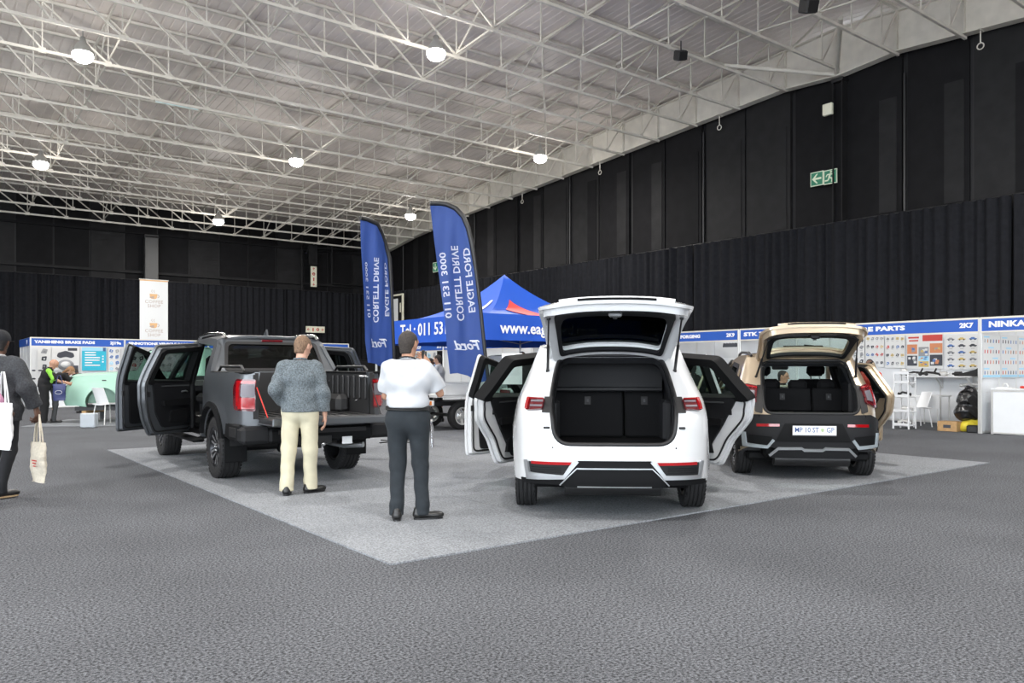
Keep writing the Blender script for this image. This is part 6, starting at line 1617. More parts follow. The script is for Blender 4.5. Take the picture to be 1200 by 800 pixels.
def blueparts(seed):
    def f(k, w, h):
        rnd = random.Random(seed)
        for r in range(4):
            y = h*(.36-.24*r); rect(k, w*(-.3+.25*(r % 3)), y+h*.07, w*.3, h*.03, m_lblue)
            for c in range(6): 
                x = w*(-.40+.16*c); m = rnd.choice([m_dkp, m_pgrey, m_blup, m_redp, m_orp])
                k.prism(rpoly([(-w*.02, -h*.04), (w*.02, -h*.04), (w*.025, h*.03), (-w*.01, h*.045)], w*.01), .006, .010, m, MX.Translation((x, y-h*.02, 0)))
        rect(k, 0, -h*.46, w*.98, h*.05, m_lblue)
    return f
for i, lb in enumerate(('white and pale blue parts poster on the NINKAR side wall, first from the front post', 'white and pale blue parts poster on the NINKAR side wall, second from the post', 'white and pale blue parts poster on the NINKAR side wall, cut by the photo edge')):
    k = MB(); k.box((0, 0, 0), (.90, .96, .012), m_paper); blueparts(i+1)(k, .90, .96); o = k.build('poster')
    o.matrix_world = face_mx(HW(AF+.48+.94*i, BF0-.055, 1.68), -D1); tag(o, lb, 'poster', 'parts posters on the NINKAR stand')
def ftxt(k, w, h): 
    rect(k, .0, -h*.2, w*.86, h*.36, m_panel)
    for i in range(5): k.prism(rpoly([(-.07, -.07), (.05, -.07), (.07, .05), (-.04, .07)], .02), .006, .01, m_dkp, MX.Translation((w*(.05+.09*i), h*.33, 0)))
poster(829, 866, 397, 440, 'pale poster with black part pictures behind the gap beside the gold tailgate', ftxt, bg=mat('pale_grey_print', (.62, .64, .66), .6))
poster(806, 827, 400, 440, 'plain pale poster on the FORGING stand', lambda k, w, h: [rect(k, 0, h*(.3-.12*i), w*.8, h*.02, m_lblue) for i in range(6)])
for i, (x0, x1) in enumerate(((486, 498), (500, 512), (527, 540))):
    poster(x0, x1, 410, 432, ('pale blue part poster left of the man with the red lanyard', 'pale blue part poster behind the man with the red lanyard', 'pale part poster beside the second flag')[i], items(2, 2, [m_lblue, m_blup, m_pgrey], 30+i), depth=2.74)
for i, x in enumerate((584, 593, 602)): poster(x-3, x+3, 408, 418, ('small grey icon sheet below the gazebo', 'small grey icon sheet between its two neighbours', 'small grey icon sheet next to the gazebo pole')[i], items(1, 1, [m_pgrey], 50+i, False), depth=2.74)
# left row posters
def pads(k, w, h):
    k.prism(rpoly([(-w*.32, 0), (-w*.28, .16*h), (0, .26*h), (w*.28, .16*h), (w*.32, 0), (w*.2, -.06*h), (0, .0), (-w*.2, -.06*h)], .05), .006, .02, m_dkp, MX.Translation((0, h*.1, 0)))
    k.lathe([(.0, .012), (w*.30, .012), (w*.30, .0)], m_pgrey, MX.Translation((0, -h*.26, .0)) @ MX.Diagonal((1, .75, 1, 1)), 24); k.lathe([(.0, .016), (w*.18, .016), (w*.18, .0)], m_paper, MX.Translation((0, -h*.24, .0)) @ MX.Diagonal((1, .7, 1, 1)), 24)
    rect(k, w*.25, h*.42, w*.34, h*.12, m_dkp); rect(k, w*.36, -h*.38, w*.2, h*.2, m_dkp)
poster(60.5, 93, 407, 434, 'white poster with a large dark brake pad picture', pads, 'L')
def cyan(k, w, h):
    rect(k, 0, h*.42, w, h*.14, m_lblue); rect(k, w*.42, h*.42, w*.12, h*.16, m_blup)
    for i, l in enumerate((.45, .45, .62, .6, .3, .62)): rect(k, -w*.38+l*w*.5, h*(.28-.11*i), w*l, h*.045, m_wtxt, .010)
    for i in range(3): rect(k, w*.36, h*(.12-.12*i), w*.06, h*.06, m_wtxt, .010)
poster(96, 124.5, 407, 434, 'bright cyan text poster on the brake pads stand', cyan, 'L', bg=m_cyan)
poster(127, 140.5, 407, 443, 'pale poster with small blue tables at the right of the brake pads stand', items(2, 5, [m_lblue, m_blup, m_pgrey], 12), 'L')
poster(44, 59.5, 406, 434, 'white poster with three small brake pads', items(1, 3, [m_dkp, m_pgrey], 13, False), 'L')
poster(144, 170, 407, 440, 'parts poster on the vehicle parts stand seen through the front pickup door', items(3, 4, [m_dkp, m_redp, m_pgrey], 14), 'L')
poster(172, 202, 407, 440, 'parts poster on the vehicle parts stand seen through the rear pickup door', items(4, 4, [m_dkp, m_pgrey, m_yelp], 15), 'L')
for i in range(3): poster(215+i*30, 240+i*30, 407, 438, ('grey product sheet behind the pickup cab, first', 'grey product sheet behind the pickup cab, middle', 'grey product sheet behind the pickup cab, last')[i], items(3, 3, [m_dkp, m_pgrey, m_blup], 20+i), 'L')

# shelf, counters, rack and furniture
def on_R(px, depth, z=0): p = wall_pt(px, 'R', depth); return V((p.x, p.y, z))
def shelf_unit(label, px0, px1, depth, z, d=.45, legs=False, name='wall_shelf'):
    a, b = on_R(px0, depth), on_R(px1, depth); w = (b-a).length; c = (a+b)/2; k = MB()
    k.box((0, -d/2, z), (w, d, .03), m_white, bv=.006)
    for x in (-w/2+.1, 0, w/2-.1): k.bar((x, -.03, z-.28), (x, -d+.06, z-.02), .03, .03, m_alu); k.box((x, -.01, z-.15), (.03, .02, .3), m_alu)
    o = k.build(name, loc=(c.x, c.y, 0), rz=RZR); tag(o, label, 'shelf'); return o, w
sh1, wsh = shelf_unit('long white wall shelf with dark car parts under the collage poster', 1066, 1146, 2.77, 1.20)
shelf_unit('short lower white shelf at the right of the transmission stand', 1131, 1147, 2.77, .92, .35)
def part_thing(label, px, depth, z, shape, m, name='car_part', off=.22):
    p = on_R(px, depth-off, z); k = MB(); shape(k, m); return tag(k.build(name, loc=p, rz=RZR), label, 'car part', 'display parts on the shelf')
def arm_shape(k, m):
    k.tube([(-.25, 0, .04), (-.1, .03, .10), (.1, 0, .08), (.26, -.02, .05)], .03, m, 8); k.ball((-.25, 0, .05), .05, m, 6); k.ball((.26, -.02, .05), .045, m, 6); k.tube([(.1, 0, .08), (.16, 0, .2)], .022, m, 6)
def lamp_shape(k, m): k.prism(rpoly([(-.3, 0), (.3, 0), (.3, .28), (.1, .16), (-.25, .06)], .04), -.1, .1, m, MX.Rotation(PI/2, 4, 'X') @ MX.Identity(4))
def cyl_shape(k, m): k.cyl((-.08, 0, .06), (.08, 0, .06), .06, m, 14); k.cyl((-.14, 0, .06), (.14, 0, .06), .025, m, 8)
part_thing('dark forked control arm at the left end of the wall shelf', 1074, 2.77, 1.215, arm_shape, m_blkm); part_thing('dark lever-shaped part in the middle of the wall shelf', 1090, 2.77, 1.215, arm_shape, m_blk)
part_thing('small pale cylinder part on the wall shelf', 1106, 2.77, 1.215, cyl_shape, m_alu); part_thing('small dark cylinder part on the wall shelf', 1123, 2.77, 1.215, cyl_shape, m_blkm)
part_thing('large wedge-shaped black head lamp at the right end of the wall shelf', 1139, 2.77, 1.215, lamp_shape, m_blk)
part_thing('pale metal fitting on the short lower shelf', 1139, 2.77, .935, arm_shape, m_alu, off=.17)
def counter(loc, rz, w, d, h, label):
    k = MB(); k.box((0, 0, h-.015), (w, d, .03), m_white, bv=.005)
    k.box((0, -d/2+.02, (h-.03)/2), (w-.06, .012, h-.06), m_panel)
    for x in (-w/2+.02, w/2-.02):
        for y in (-d/2+.02, d/2-.02): k.box((x, y, h/2-.015), (.04, .04, h-.03), m_alu)
        k.box((x, 0, h/2), (.012, d-.06, h-.06), m_panel)
    for z in (.03, h-.05): k.box((0, -d/2+.02, z), (w, .03, .035), m_alu)
    return tag(k.build('counter', loc=loc, rz=rz), label, 'counter')
c = HW(AF+.35, BF0-1.45); counter((c.x, c.y, 0), RZR, 2.5, .55, .98, 'white panelled counter at the front of the NINKAR stand')
k = MB(); k.box((0, 0, .12), (.10, .12, .20), m_red, bv=.03); k.box((0, 0, .03), (.28, .16, .05), m_red, bv=.015); k.tube([(.0, -.05, .22), (.02, -.1, .26)], .02, m_red, 8)
p = HW(AF+.35, BF0-.82); tag(k.build('jack', loc=(p.x, p.y, .98), rz=RZR), 'small red workshop jack standing on the NINKAR counter', 'tool')
k = MB(); k.box((0, 0, .035), (.4, .22, .07), m_blk, bv=.02); k.cyl((-.1, 0, .07), (.1, 0, .12), .03, m_red, 10)
p = HW(AF+.35, BF0-1.35); tag(k.build('tool_case', loc=(p.x, p.y, .98), rz=RZR), 'low black tool case beside the red jack on the counter', 'case')
k = MB(); k.box((0, 0, .012), (.3, .2, .024), m_paper); k.tube([(-.06, 0, .03), (-.03, 0, .1), (.03, 0, .1), (.06, 0, .03)], .012, m_alu, 6)
p = HW(AF+.35, BF0-.38); tag(k.build('leaflet_pile', loc=(p.x, p.y, .98), rz=RZR), 'leaflet pile with a metal clip at the left end of the counter', 'leaflets')
# rack
k = MB(); W_, D_, H_ = .36, .34, 1.30
for x in (-W_/2, W_/2):
    for y in (-D_/2, D_/2): k.bar((x, y, 0), (x*.9, y, H_), .03, .03, m_wplas)
for z in (.08, .40, .74, 1.06, 1.28): k.box((0, 0, z), (W_, D_, .03), m_wplas, bv=.01); k.box((0, -D_/2, z+.03), (W_, .012, .05), m_wplas)
pr = on_floor(1060, 502); rk = k.build('display_rack', loc=(pr.x, pr.y, 0), rz=RZR); tag(rk, 'narrow white plastic shelf rack beside the open gold door', 'rack')
for i, (z, sh) in enumerate(((.76, arm_shape), (.42, cyl_shape), (.10, arm_shape), (1.30, cyl_shape))):
    k = MB(); sh(k, (m_blkm, m_alu, m_alu, m_alu)[i]); k.v = [(v[0]*.55, v[1]*.6, v[2]*.9) for v in k.v]
    tag(k.build('car_part', loc=(pr.x, pr.y, z), rz=RZR), ('dark metal part on the third shelf of the white rack', 'pale metal part on the second shelf of the white rack', 'pale metal part on the lowest shelf of the white rack', 'pale metal part on top of the white rack')[i], 'car part', 'display parts on the rack')
def plastic_chair(loc, rz, label, legm=None, s=1.):
    root = empty('plastic_chair', loc, rz, label, 'chair'); root.scale = (s,)*3; lm = legm or m_wplas
    k = MB()
    def seat(u, v): a = 2*u-1; return V((a*(.23+.01*v), -.21+.42*v, .45+.02*a*a+.015*math.sin(PI*v)))
    k.grid(seat, 10, 8, m_wplas, th=.015); k.build('seat', root)
    k = MB()
    def back(u, v): a = 2*u-1; return V((a*(.235-.02*v), .20+.10*v-.09*a*a*(1-v*.4), .455+.38*v))
    k.grid(back, 12, 8, m_wplas, th=.015, flip=True); k.build('backrest', root)
    for x in (-1, 1):
        for y in (-1, 1): k = MB(); k.tube([(x*.18, y*.17, .45), (x*.24, y*.23, 0)], .014, lm, 8); k.build('leg', root)
    return root
pc = on_floor(1075, 499.5); plastic_chair((pc.x, pc.y, 0), RZR-.6, 'white plastic chair beside the white table on the transmission stand')
k = MB(); k.box((0, 0, .73), (.7, .7, .03), m_wplas, bv=.01)
for x in (-.3, .3):
    for y in (-.3, .3): k.tube([(x, y, .72), (x, y, 0)], .018, m_alu, 8)
k.box((0, -.35, .58), (.7, .006, .30), m_wplas)
pt_ = on_floor(1091, 498); tag(k.build('table', loc=(pt_.x, pt_.y, 0), rz=RZR), 'small white table on thin legs behind the plastic chair', 'table')
# refuse by the post
pb = HW(AF+.42, BF0+.42)
k = MB(); k.box((0, 0, .11), (.42, .34, .22), m_card, bv=.004); k.box((0, -.171, .11), (.16, .004, .07), m_dkp); tag(k.build('cardboard_box', loc=HW(AF+.28, BF0+.72), rz=RZR), 'cardboard box on the carpet beside the rubbish bags', 'box')
k = MB(); add_mesh(k, blob([((-.12, 0, .10), (.14, .02, .10), .15, .15), ((-.02, 0, .16), (.1, 0, .2), .13, .10)], .02, .04, wr=.012, cuts=[((0, 0, .002), (0, 0, -1))]), m_yel); tag(k.build('yellow_bag', loc=HW(AF+.50, BF0+.36)), 'yellow plastic bag squashed under the black rubbish bag', 'bag')
k = MB(); add_mesh(k, blob([((-.10, 0, .24), (.10, 0, .24), .22, .22), ((-.06, 0, .50), (.08, 0, .50), .20, .20), ((0, 0, .6), (.02, 0, .68), .2, .14)], .02, .06, wr=.016), m_bag); tag(k.build('rubbish_bag', loc=HW(AF+.52, BF0+.42, .20)), 'bulging shiny black rubbish bag piled at the aluminium post', 'bag')
k = MB(); k.box((0, 0, .08), (.22, .2, .16), m_blk, TR((0, 0, 0), .3), bv=.02); tag(k.build('black_case', loc=HW(AF+.2, BF0+.22), rz=RZR), 'small black case on the floor at the aluminium post', 'case')
# left stand counter and tables
def on_L(px, depth, z=0): p = wall_pt(px, 'L', depth); return V((p.x, p.y, z))
p = on_L(72, .5); counter(p, PHI, 1.1, .5, .95, 'white counter in front of the brake pads stand behind the visitors')
p = on_L(112, 1.0)
k = MB(); k.box((0, 0, .74), (1.6, .6, .04), m_white, bv=.01)
for x in (-.72, .72):
    for y in (-.24, .24): k.box((x, y, .36), (.04, .04, .72), m_alu)
k.box((0, .1, .95), (1.3, .3, .38), mat('dusky_grey_panel', (.45, .46, .48), .6), bv=.02); tag(k.build('table', loc=p, rz=PHI), 'white table carrying a grey display case behind the mint car body', 'table')
for i, (px, z) in enumerate(((40, .75), (40, 1.05), (40, 1.35))):
    pass
k = MB()
for z in (.4, .7, 1.0, 1.3): k.box((0, 0, z), (.62, .25, .02), m_white); [k.box((-.2+.2*j, 0, z+.04), (.12, .05, .06), m_dkp, bv=.02) for j in range(3)]
for x in (-.31, .31): k.box((x, 0, .7), (.02, .25, 1.4), m_white)
p = on_L(39.5, 1.2); tag(k.build('display_rack', loc=p, rz=PHI), 'white rack of dark brake pads beside the stooping visitors', 'rack')

pc = gY(915, 16.4); plastic_chair((pc[0]-.0, pc[1], 0), R(-130+180), 'white chair under the seated person with glasses, beyond the gold hatchback', m_alu)
# ================================================================== gazebo, flags, background vehicles
m_tent = mat('royal_blue_polyester', (.012, .085, .50), .55, bump=(25, .15, .01)); m_tred = mat('tent_red', (.72, .06, .05), .55)
A_, B_, TS = 8.95, 12.67, 4.5
gz_ = empty('gazebo', HW(A_, B_), PHI, 'blue branded gazebo with a peaked roof and telephone number on its valance', 'gazebo')
Z0, Z1, ZP = 1.97, 2.50, 3.62
t = MB()
cn = [(0, 0), (TS, 0), (TS, TS), (0, TS)]; ctr = V((TS/2, TS/2, ZP))
for i in range(4):
    a, b = V((*cn[i], Z1)), V((*cn[(i+1) % 4], Z1))
    def rf(u, v, a=a, b=b):
        p = a.lerp(b, u).lerp(ctr, v); p.z = Z1+(ZP-Z1)*v**2.3-.05*math.sin(PI*v)*(1-abs(2*u-1)); return p
    t.grid(rf, 14, 16, m_tent)
t.build('canopy', gz_)
v_ = MB()
for i in range(4):
    a, b = V((*cn[i], Z1)), V((*cn[(i+1) % 4], Z1)); n = (b-a).cross(V((0, 0, 1))).normalized()
    v_.grid(lambda u, v, a=a, b=b, n=n: a.lerp(b, u)-V((0, 0, (Z1-Z0)*v))+n*.012*math.sin(u*40)*v, 60, 4, m_tent, th=.004)
v_.fit_text('Tel : 011 531 3300', 2.85, .27, m_wtxt, basis((-.022, 3.16, (Z0+Z1)/2+.01), (0, -1, 0), (0, 0, 1), (-1, 0, 0)), .002, bold=.006)
v_.text('www.eagleford.co.za', .32, m_wtxt, basis((.45, -.022, (Z0+Z1)/2-.02), (1, 0, 0), (0, 0, 1), (0, -1, 0)), .002, 'LEFT', bold=.006)
v_.build('valance', gz_)
def roof_pt(i, u, v, off=.02):
    a, b = V((*cn[i], Z1)), V((*cn[(i+1) % 4], Z1)); p = a.lerp(b, u).lerp(ctr, v); p.z = Z1+(ZP-Z1)*v**2.3-.05*math.sin(PI*v)*(1-abs(2*u-1)); n = (b-a).cross(ctr-a).normalized(); return p+n*off
lg = MB()
def roof_poly(i, pts, m): lg.drape(pts, [], lambda u, v: roof_pt(i, u, v), m, .004, 0, .05)
roof_poly(0, [(.14, .46), (.22, .68), (.42, .50), (.62, .34), (.50, .22), (.34, .12), (.24, .20), (.34, .32)], m_tred)
roof_poly(3, [(.72, .42), (.84, .66), (.90, .66), (.82, .44)], m_wtxt)
lg.build('roof_logo', gz_)
for i, (x, y) in enumerate(cn):
    k = MB(); q = .05; k.box((x+(q if x == 0 else -q), y+(q if y == 0 else -q), 1.22), (.04, .04, 2.44), m_alu, bv=.004); k.box((x+(q if x == 0 else -q), y+(q if y == 0 else -q), .01), (.14, .14, .02), m_alu); k.build('leg', gz_)
k = MB()
for i in range(4): a, b = V((*cn[i], 2.38)), V((*cn[(i+1) % 4], 2.38)); c_ = (TS/2, TS/2, 2.38); a = a.lerp(V(c_), .03); b = b.lerp(V(c_), .03); m1 = a.lerp(b, .5); k.tube([a, m1-V((0, 0, .3)), b], .014, m_alu, 6); k.tube([a-V((0, 0, .3)), m1, b-V((0, 0, .3))], .014, m_alu, 6)
k.build('truss_frame', gz_)

m_flag = mat('translucent_flag_blue', (.05, .10, .30), .6); 
nt = m_flag.node_tree; b = nt.nodes['Principled BSDF']; tl = nt.nodes.new('ShaderNodeBsdfTranslucent'); tl.inputs['Color'].default_value = (.13, .25, .62, 1); mx = nt.nodes.new('ShaderNodeMixShader'); mx.inputs[0].default_value = .45
nt.links.new(b.outputs[0], mx.inputs[1]); nt.links.new(tl.outputs[0], mx.inputs[2]); tp_ = nt.nodes.new('ShaderNodeBsdfTransparent'); tp_.inputs[0].default_value = (.45, .6, .95, 1); m2_ = nt.nodes.new('ShaderNodeMixShader'); m2_.inputs[0].default_value = .13
nt.links.new(mx.outputs[0], m2_.inputs[1]); nt.links.new(tp_.outputs[0], m2_.inputs[2]); nt.links.new(m2_.outputs[0], nt.nodes['Material Output'].inputs[0])
m_ftxt = mat('flag_print_white', (.80, .84, .90), .6)
def flag(name_label, loc, rz, out, cols, logo, base, lw=.135):
    root = empty('feather_flag', loc, rz, name_label, 'flag', 'blue feather flags')
    wave = lambda x, z: .030*math.sin(2.2*z+9*x)+.018*math.sin(17*x+1.3*z)+.010*math.sin(29*x-2.*z)
    k = MB(); k.drape([p for p in out['poly']], [], lambda x, z: V((x, wave(x, z), z)), m_flag, .004, 0, .045, sy=.09)
    k.build('flag_cloth', root)
    def fin(tx, nm):
        tx.v = [(v[0], wave(v[0], v[2])-.028+(v[1]*.4), v[2]) for v in tx.v]; tx.build(nm, root)
    for s, (x0, z0), (x1, z1), size in cols:
        up = V((x1-x0, 0, z1-z0)); L = up.length; up.normalize(); rt = V((up.z, 0, -up.x))
        tmp = MB(); tmp.text(s, size, m_ftxt, MX.Identity(4), .001, 'LEFT', bold=.003); xs = [v[0] for v in tmp.v]; sc = L/(max(xs)-min(xs)); mn = min(xs)
        tx = MB(); tx.add([V((x0, 0, z0))+up*(v[0]-mn)*sc+rt*v[1]*lw/.135 for v in tmp.v], [f for f in tmp.f], m_ftxt); fin(tx, 'print_line')
    (lx, lz, ls) = logo; tx = MB()
    tmp = MB(); tmp.text('Ford', ls, m_ftxt, MX.Identity(4), .001, 'CENTER', shear=.35, bold=.006)
    tx.add([V((lx-v[0]*out.get('lsx', 1), 0, lz+v[1])) for v in tmp.v], [f[::-1] for f in tmp.f], m_ftxt)
    tx.tube([(lx-.02-ls*1.0*out.get('lsx', 1), 0, lz-ls*.30), (lx-ls*.2, 0, lz-ls*.34)], .006, m_ftxt, 5); tx.tube([(lx+ls*.9*out.get('lsx', 1), 0, lz+ls*.30), (lx+ls*.75*out.get('lsx', 1), 0, lz+ls*.42), (lx+ls*.1, 0, lz+ls*.40)], .010, m_ftxt, 5)
    fin(tx, 'logo_print')
    p = MB(); pts = [V((x, wave(x, z), z)) for x, z in out['pole']]; n = len(pts); p.tube(pts, [.030 if i < n*.4 else .042 for i in range(n)], m_blk, 8); p.build('pole', root)
    b = MB(); bx, bz = out['pole'][0]
    for a in (0, PI/2): b.bar(V((bx, 0, .02))-V((math.cos(a)*.4, math.sin(a)*.4, 0)), V((bx, 0, .02))+V((math.cos(a)*.4, math.sin(a)*.4, 0)), .04, .02, m_blkm)
    b.cyl((bx, 0, .02), (bx, 0, .3), .025, m_blkm, 10); b.build('base', root)
    return root
def fl_pts(Y, X0, pts): return [((px-600)/FPX*Y-X0, CH-(py-HY)*Y/FPX) for px, py in pts]
Y2 = 13.0; X2 = (577-600)/FPX*Y2
poly2 = fl_pts(Y2, X2, [(504, 239), (513, 238), (523, 239), (534, 244), (543, 254), (549, 268), (553, 285), (558, 318), (563, 360), (568, 410), (572, 446), (562, 448), (548, 440), (536, 437), (527, 438), (524, 410), (521, 372), (514, 320), (508, 275)])
pole2 = fl_pts(Y2, X2, [(577, 528), (574, 470), (572, 446), (568, 410), (563, 360), (558, 318), (553, 285), (549, 268), (543, 254), (534, 244), (523, 239), (513, 237.5), (504, 238)])
P2 = lambda x, y: fl_pts(Y2, X2, [(x, y)])[0]
flag('taller-looking blue feather flag right of the man in white, with mirrored print', (X2, Y2, 0), 0, dict(poly=poly2, pole=pole2, lsx=1.),
     [('011 531 3000', P2(526, 373), P2(518, 296), .145), ('CORLETT DRIVE', P2(540, 376), P2(532, 288), .155), ('EAGLE FORD', P2(553, 366), P2(546, 291), .155)], (*P2(549, 405), .20), None)
Y1 = 15.0; X1 = (459-600)/FPX*Y1; q_ = .62
poly1 = [(x/q_, z) for x, z in fl_pts(Y1, X1, [(430, 263), (436, 263), (443, 266), (449, 273), (454, 285), (457, 303), (458, 330), (459, 365), (460, 405), (461, 432), (452, 431), (443, 426), (435, 425), (433, 400), (432, 360), (431, 310)])]
pole1 = [(x/q_, z) for x, z in fl_pts(Y1, X1, [(463, 518), (462, 470), (461, 432), (460, 405), (459, 365), (458, 330), (457, 303), (454, 285), (449, 273), (443, 266), (436, 262.5), (430, 262)])]
P1_ = lambda x, y: (lambda p: (p[0]/q_, p[1]))(fl_pts(Y1, X1, [(x, y)])[0])
flag('blue feather flag left of the man in white, farther than its twin and turned away', (X1, Y1, 0), math.acos(q_), dict(poly=poly1, pole=pole1, lsx=1.),
     [('011 531 3000', P1_(436, 374), P1_(434.5, 311), .13), ('CORLETT DRIVE', P1_(444, 379), P1_(442.5, 305), .13), ('EAGLE FORD', P1_(453, 371), P1_(451.5, 309), .13)], (*P1_(446, 403), .20), None)

# small white pickup under the gazebo, drop-side bed towards the viewer
wp = empty('white_dropside_pickup', HW(9.35, 15.78), PHI-PI/2, 'small white drop-side pickup parked under the gazebo, its bed pointing at the viewer', 'pickup truck')
m_wp = mat('plain_white_paint', (.86, .86, .85), .35, coat=.4)
k = MB(); L_ = 2.3; w_ = .80
k.box((0, L_/2, .78), (2*w_, L_, .05), m_wp, bv=.01); k.build('bed_floor', wp)
for nm, c_, d_ in (('dropside', (-w_, L_/2, .93), (.04, L_, .27)), ('dropside', (w_, L_/2, .93), (.04, L_, .27)), ('headboard', (0, L_-.02, .98), (2*w_, .05, .42)), ('tailboard', (0, 0, .93), (2*w_, .04, .27))):
    k = MB(); k.box(c_, d_, m_wp, bv=.01)
    if nm == 'dropside':
        s_ = math.copysign(1, c_[0])
        for i in range(4): k.box((c_[0]+s_*.022, .25+i*.6, .93), (.012, .05, .25), m_wp)
        for z in (.82, 1.03): k.box((c_[0]+s_*.022, L_/2, z), (.012, L_-.05, .03), m_wp)
    elif nm == 'tailboard':
        for z in (.82, 1.03): k.box((0, -.022, z), (2*w_-.05, .012, .03), m_wp)
        for x in (-.5, .5): k.box((x, -.03, .80), (.06, .03, .08), m_blk)
    k.build(nm, wp)
k = MB(); 
for x in (-.6, .6): k.box((x, -.02, .63), (.26, .05, .12), m_wp, bv=.01); k.box((x-.05, -.05, .63), (.12, .02, .09), m_lred, bv=.01); k.box((x+.06, -.05, .63), (.08, .02, .09), m_amber, bv=.01)
k.box((0, -.06, .55), (.52, .03, .16), m_alu, bv=.01); k.box((0, -.08, .55), (.46, .01, .11), m_plate); k.box((0, .0, .62), (1.0, .06, .05), m_blkm); k.tube([(-.2, -.12, .45), (.1, -.14, .42)], .03, m_blkm, 8); k.build('tail_lamp', wp)
k = MB(); k.box((0, 1.9, .60), (.9, 4.0, .10), m_blkm); k.tube([(-.6, .75, .32), (.6, .75, .32)], .04, m_blkm, 8); k.build('chassis', wp)
for y in (.75, 3.2):
    for sg in (-1, 1): wheel_mesh(.32, .18, .20, (5, (0,), .03, .03, False), wp, (sg*.66, y, .32), sg, m_alu)
BW_ = Body([(0, 2.38), (.4, 2.38), (.68, 2.40), (.76, 2.5), (.79, 2.8), (.79, 3.4), (.77, 3.75), (.66, 3.98), (.4, 4.06), (0, 4.08)], smooth1([.3, .9, 1.1, 1.7], [1, 1, .99, .84]), smooth1([0, 1.2, 1.75], [0, 0, .06]), smooth1([.3, .9, 1.1, 1.7], [0, 0, -.1, -.5]))
k = MB(); hf = [('r', 0, .55), ('r', .6, .55), ('s', 2.7, .55), ('s', 2.85, .70), ('s', 3.0, .74), ('s', 3.4, .74), ('s', 3.6, .5), ('f', .5, .45), ('f', 0, .45), ('f', 0, 1.0), ('f', .6, 1.0), ('s', 3.7, 1.03), ('s', 3.35, 1.55), ('s', 3.2, 1.70), ('s', 2.8, 1.73), ('s', 2.6, 1.72), ('r', .5, 1.72), ('r', 0, 1.72)]
h_ = BW_.pts(hf); ol = []
for p in h_+[(-q, z) for q, z in reversed(h_)]:
    if not ol or (V(p)-V(ol[-1])).length > 1e-4: ol.append(p)
if (V(ol[0])-V(ol[-1])).length < 1e-4: ol.pop()
sw = [rpoly([(sg*BW_.q('s', y), z) for y, z in [(2.68, 1.08), (3.50, 1.08), (3.22, 1.58), (2.72, 1.60)]], .04) for sg in (-1, 1)]; rw = rpoly([(-BW_.q('r', .55), 1.12), (BW_.q('r', .55), 1.12), (BW_.q('r', .50), 1.58), (-BW_.q('r', .50), 1.58)], .05)
k.drape(ol, sw+[rw], BW_.P, m_wp, .04, 0, .1)
k.grid(lambda u, v: V(((2*u-1)*.655, 2.44+.78*v, 1.715+.04*(1-(2*u-1)**4))), 8, 6, m_wp, th=.02)
k.build('cab', wp)
g = MB(); g.grid(lambda u, v: V(((2*u-1)*(.66+.08*v), 3.22+.50*v, 1.70-.66*v)), 6, 4, m_glass); g.box((0, 2.42, 1.35), (1.04, .005, .44), m_glassd)
for sg in (-1, 1): g.box((sg*.72, 3.05, 1.33), (.005, .7, .46), m_glassd, MX.Identity(4))
g.build('cab_window', wp); g = MB(); g.box((0, 3.85, 1.02), (1.36, .35, .04), m_wp, bv=.02); g.build('bonnet', wp)
# chrome stool near the man in white
ps = on_floor(497, 524)
st_ = empty('chrome_stool', (ps.x, ps.y, .012), .4, 'bent chrome tube stool with a pale seat just right of the man in white', 'stool')
k = MB(); k.lathe([(0, .48), (.15, .48), (.16, .46), (.15, .44), (0, .44)], m_wplas, None, 20); k.build('seat', st_)
for a in range(4):
    k = MB(); c_, s_ = math.cos(a*PI/2+.4), math.sin(a*PI/2+.4); k.tube([(c_*.08, s_*.08, .45), (c_*.17, s_*.17, .43), (c_*.20, s_*.20, .36), (c_*.22, s_*.22, .0)], .013, m_chrome, 8); k.build('leg', st_)

# mint green truck body shell on a low stand
m_mint = mat('mint_green_primer', (.30, .50, .40), .45, coat=.15)
pm = V((-9.25, 21.6, 0)); mb_ = empty('mint_truck_body', (pm.x, pm.y, .0), R(101), 'mint green vintage truck body shell without wheels on a low timber stand', 'car body')
BM = Body([(0, -1.0), (.5, -1.0), (.74, -.97), (.80, -.8), (.81, 0), (.82, .8), (.84, 1.6), (.84, 2.1), (.78, 2.42), (.60, 2.55), (.3, 2.58), (0, 2.59)], smooth1([.3, .6, .9, 1.1, 1.4, 1.95], [.98, 1., .99, .92, .88, .74]), smooth1([.3, 2.0], [0, 0.1]), smooth1([.3, .6, .9, 1.1, 1.3], [-.12, 0, -.04, -.16, -.3]), flare=[(1.55, .52, .42, .05)])
hf = [('r', 0, .45), ('r', .7, .45)]; q = BM.pts(hf)+[(BM.q('s', y), z) for y, z in reversed(arch(1.55, .52, .40, .42))]+BM.pts([('s', 2.2, .45), ('f', .5, .45), ('f', 0, .45), ('f', 0, 1.20), ('f', .55, 1.18), ('s', 2.2, 1.20), ('s', 1.4, 1.27), ('s', .75, 1.34), ('s', .45, 1.86), ('s', .3, 1.93), ('s', -.7, 1.95), ('r', .5, 1.94), ('r', 0, 1.94)])
ol = []
for p in q+[(-a, z) for a, z in reversed(q)]:
    if not ol or (V(p)-V(ol[-1])).length > 1e-4: ol.append(p)
if (V(ol[0])-V(ol[-1])).length < 1e-4: ol.pop()
hs = []
for sg in (-1, 1): hs.append(rpoly([(sg*BM.q('s', y), z) for y, z in [(-.55, 1.32), (.60, 1.32), (.34, 1.82), (-.50, 1.84)]], .05))
hs.append(rpoly([(-BM.q('f', .42), .62), (BM.q('f', .42), .62), (BM.q('f', .42), 1.02), (-BM.q('f', .42), 1.02)][::1], .05)) if False else None
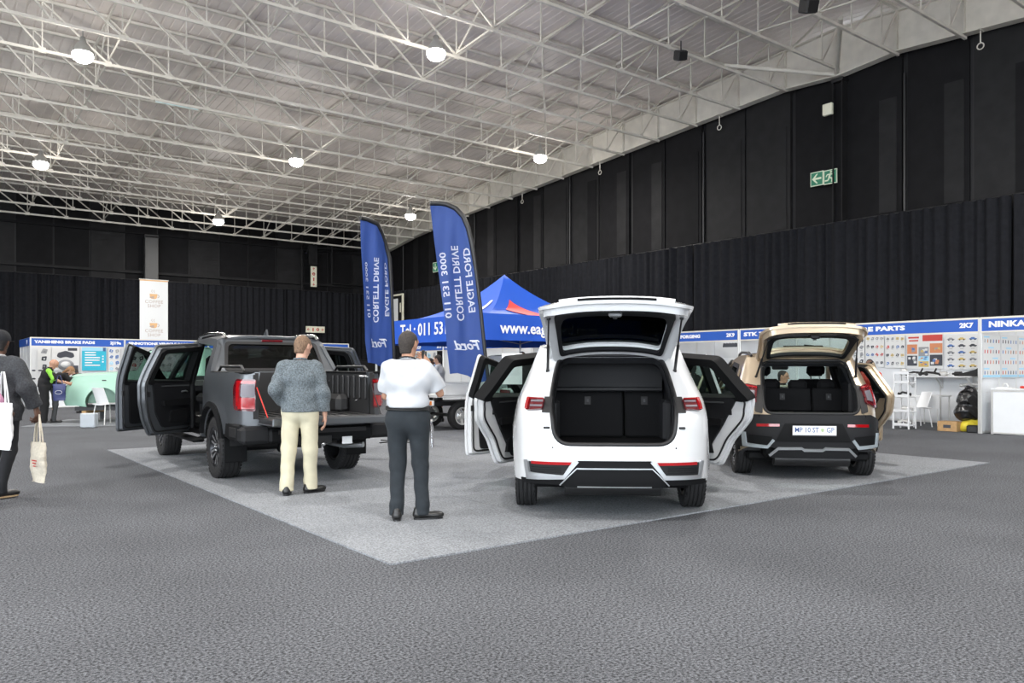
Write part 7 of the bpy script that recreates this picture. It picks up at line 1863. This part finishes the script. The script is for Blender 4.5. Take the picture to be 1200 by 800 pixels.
k = MB(); k.drape(ol, hs, BM.P, m_mint, .03, 0, .09)
k.grid(lambda u, v: V(((2*u-1)*BM.P(BM.q('s', .3), 1.94).x, -.9+1.28*v, 1.94+.05*(1-(2*u-1)**4)-.03*v)), 10, 8, m_mint, th=.02)
k.grid(lambda u, v: V(((2*u-1)*(.72-.06*v), .72+1.62*v, 1.30-.10*v+.07*(1-(2*u-1)**2))), 12, 8, m_mint, th=.02)
k.build('body_panel', mb_)
k = MB(); k.box((BM.P(BM.q('f', .60), .88).x*0, 2.50, .85), (.8, .05, .35), m_gap, bv=.02)
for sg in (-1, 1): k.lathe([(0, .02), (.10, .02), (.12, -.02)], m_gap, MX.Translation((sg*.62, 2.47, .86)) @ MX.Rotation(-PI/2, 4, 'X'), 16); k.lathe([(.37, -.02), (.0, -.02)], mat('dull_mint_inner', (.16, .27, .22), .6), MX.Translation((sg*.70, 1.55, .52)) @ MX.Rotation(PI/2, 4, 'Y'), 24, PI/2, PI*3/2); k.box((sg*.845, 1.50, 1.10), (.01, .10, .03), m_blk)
k.build('lamp_opening', mb_)
k = MB()
for sg in (-1, 1): k.bar((sg*.5, -.9, .36), (sg*.5, 2.3, .36), .08, .1, m_blkm)
for y in (-.6, .6, 2.0): k.bar((-.8, y, .27), (.8, y, .27), .1, .08, m_card); 
for y in (-.6, 2.0):
    for x in (-.7, .7): k.box((x, y, .12), (.09, .09, .24), m_blkm)
k.build('timber_stand', mb_)
k = MB(); k.box((0, 0, .003), (5.6, 2.8, .006), m_rugl); tag(k.build('pale_mat', loc=(-9.3, 20.9, 0), rz=R(8)), 'pale grey mat under the mint truck body and white chair', 'mat')
pc = on_floor(126, 497); plastic_chair((pc.x, pc.y, .006), R(150), 'white moulded chair with thin legs in front of the mint truck body', m_alu, 1.1)
k = MB(); k.box((0, 0, .17), (.34, .22, .34), mat('pale_grey_box', (.42, .46, .50), .5), bv=.02); pc = on_floor(104.5, 501); tag(k.build('grey_box', loc=(pc.x, pc.y, .006), rz=.1), 'pale grey box on the floor beside the white moulded chair', 'box')
# ------------------------------------------------------------------ light and sky
wd = bpy.data.worlds.new('sky'); SC.world = wd; wd.use_nodes = True
bg = wd.node_tree.nodes['Background']; bg.inputs[0].default_value = (.86, .93, 1, 1); bg.inputs[1].default_value = WORLD
SC.cycles.use_denoising = True
SC.cycles.max_bounces = 8; SC.cycles.diffuse_bounces = 4; SC.cycles.transparent_max_bounces = 16
SC.cycles.sample_clamp_indirect = 6
SC.view_settings.exposure = EXPO
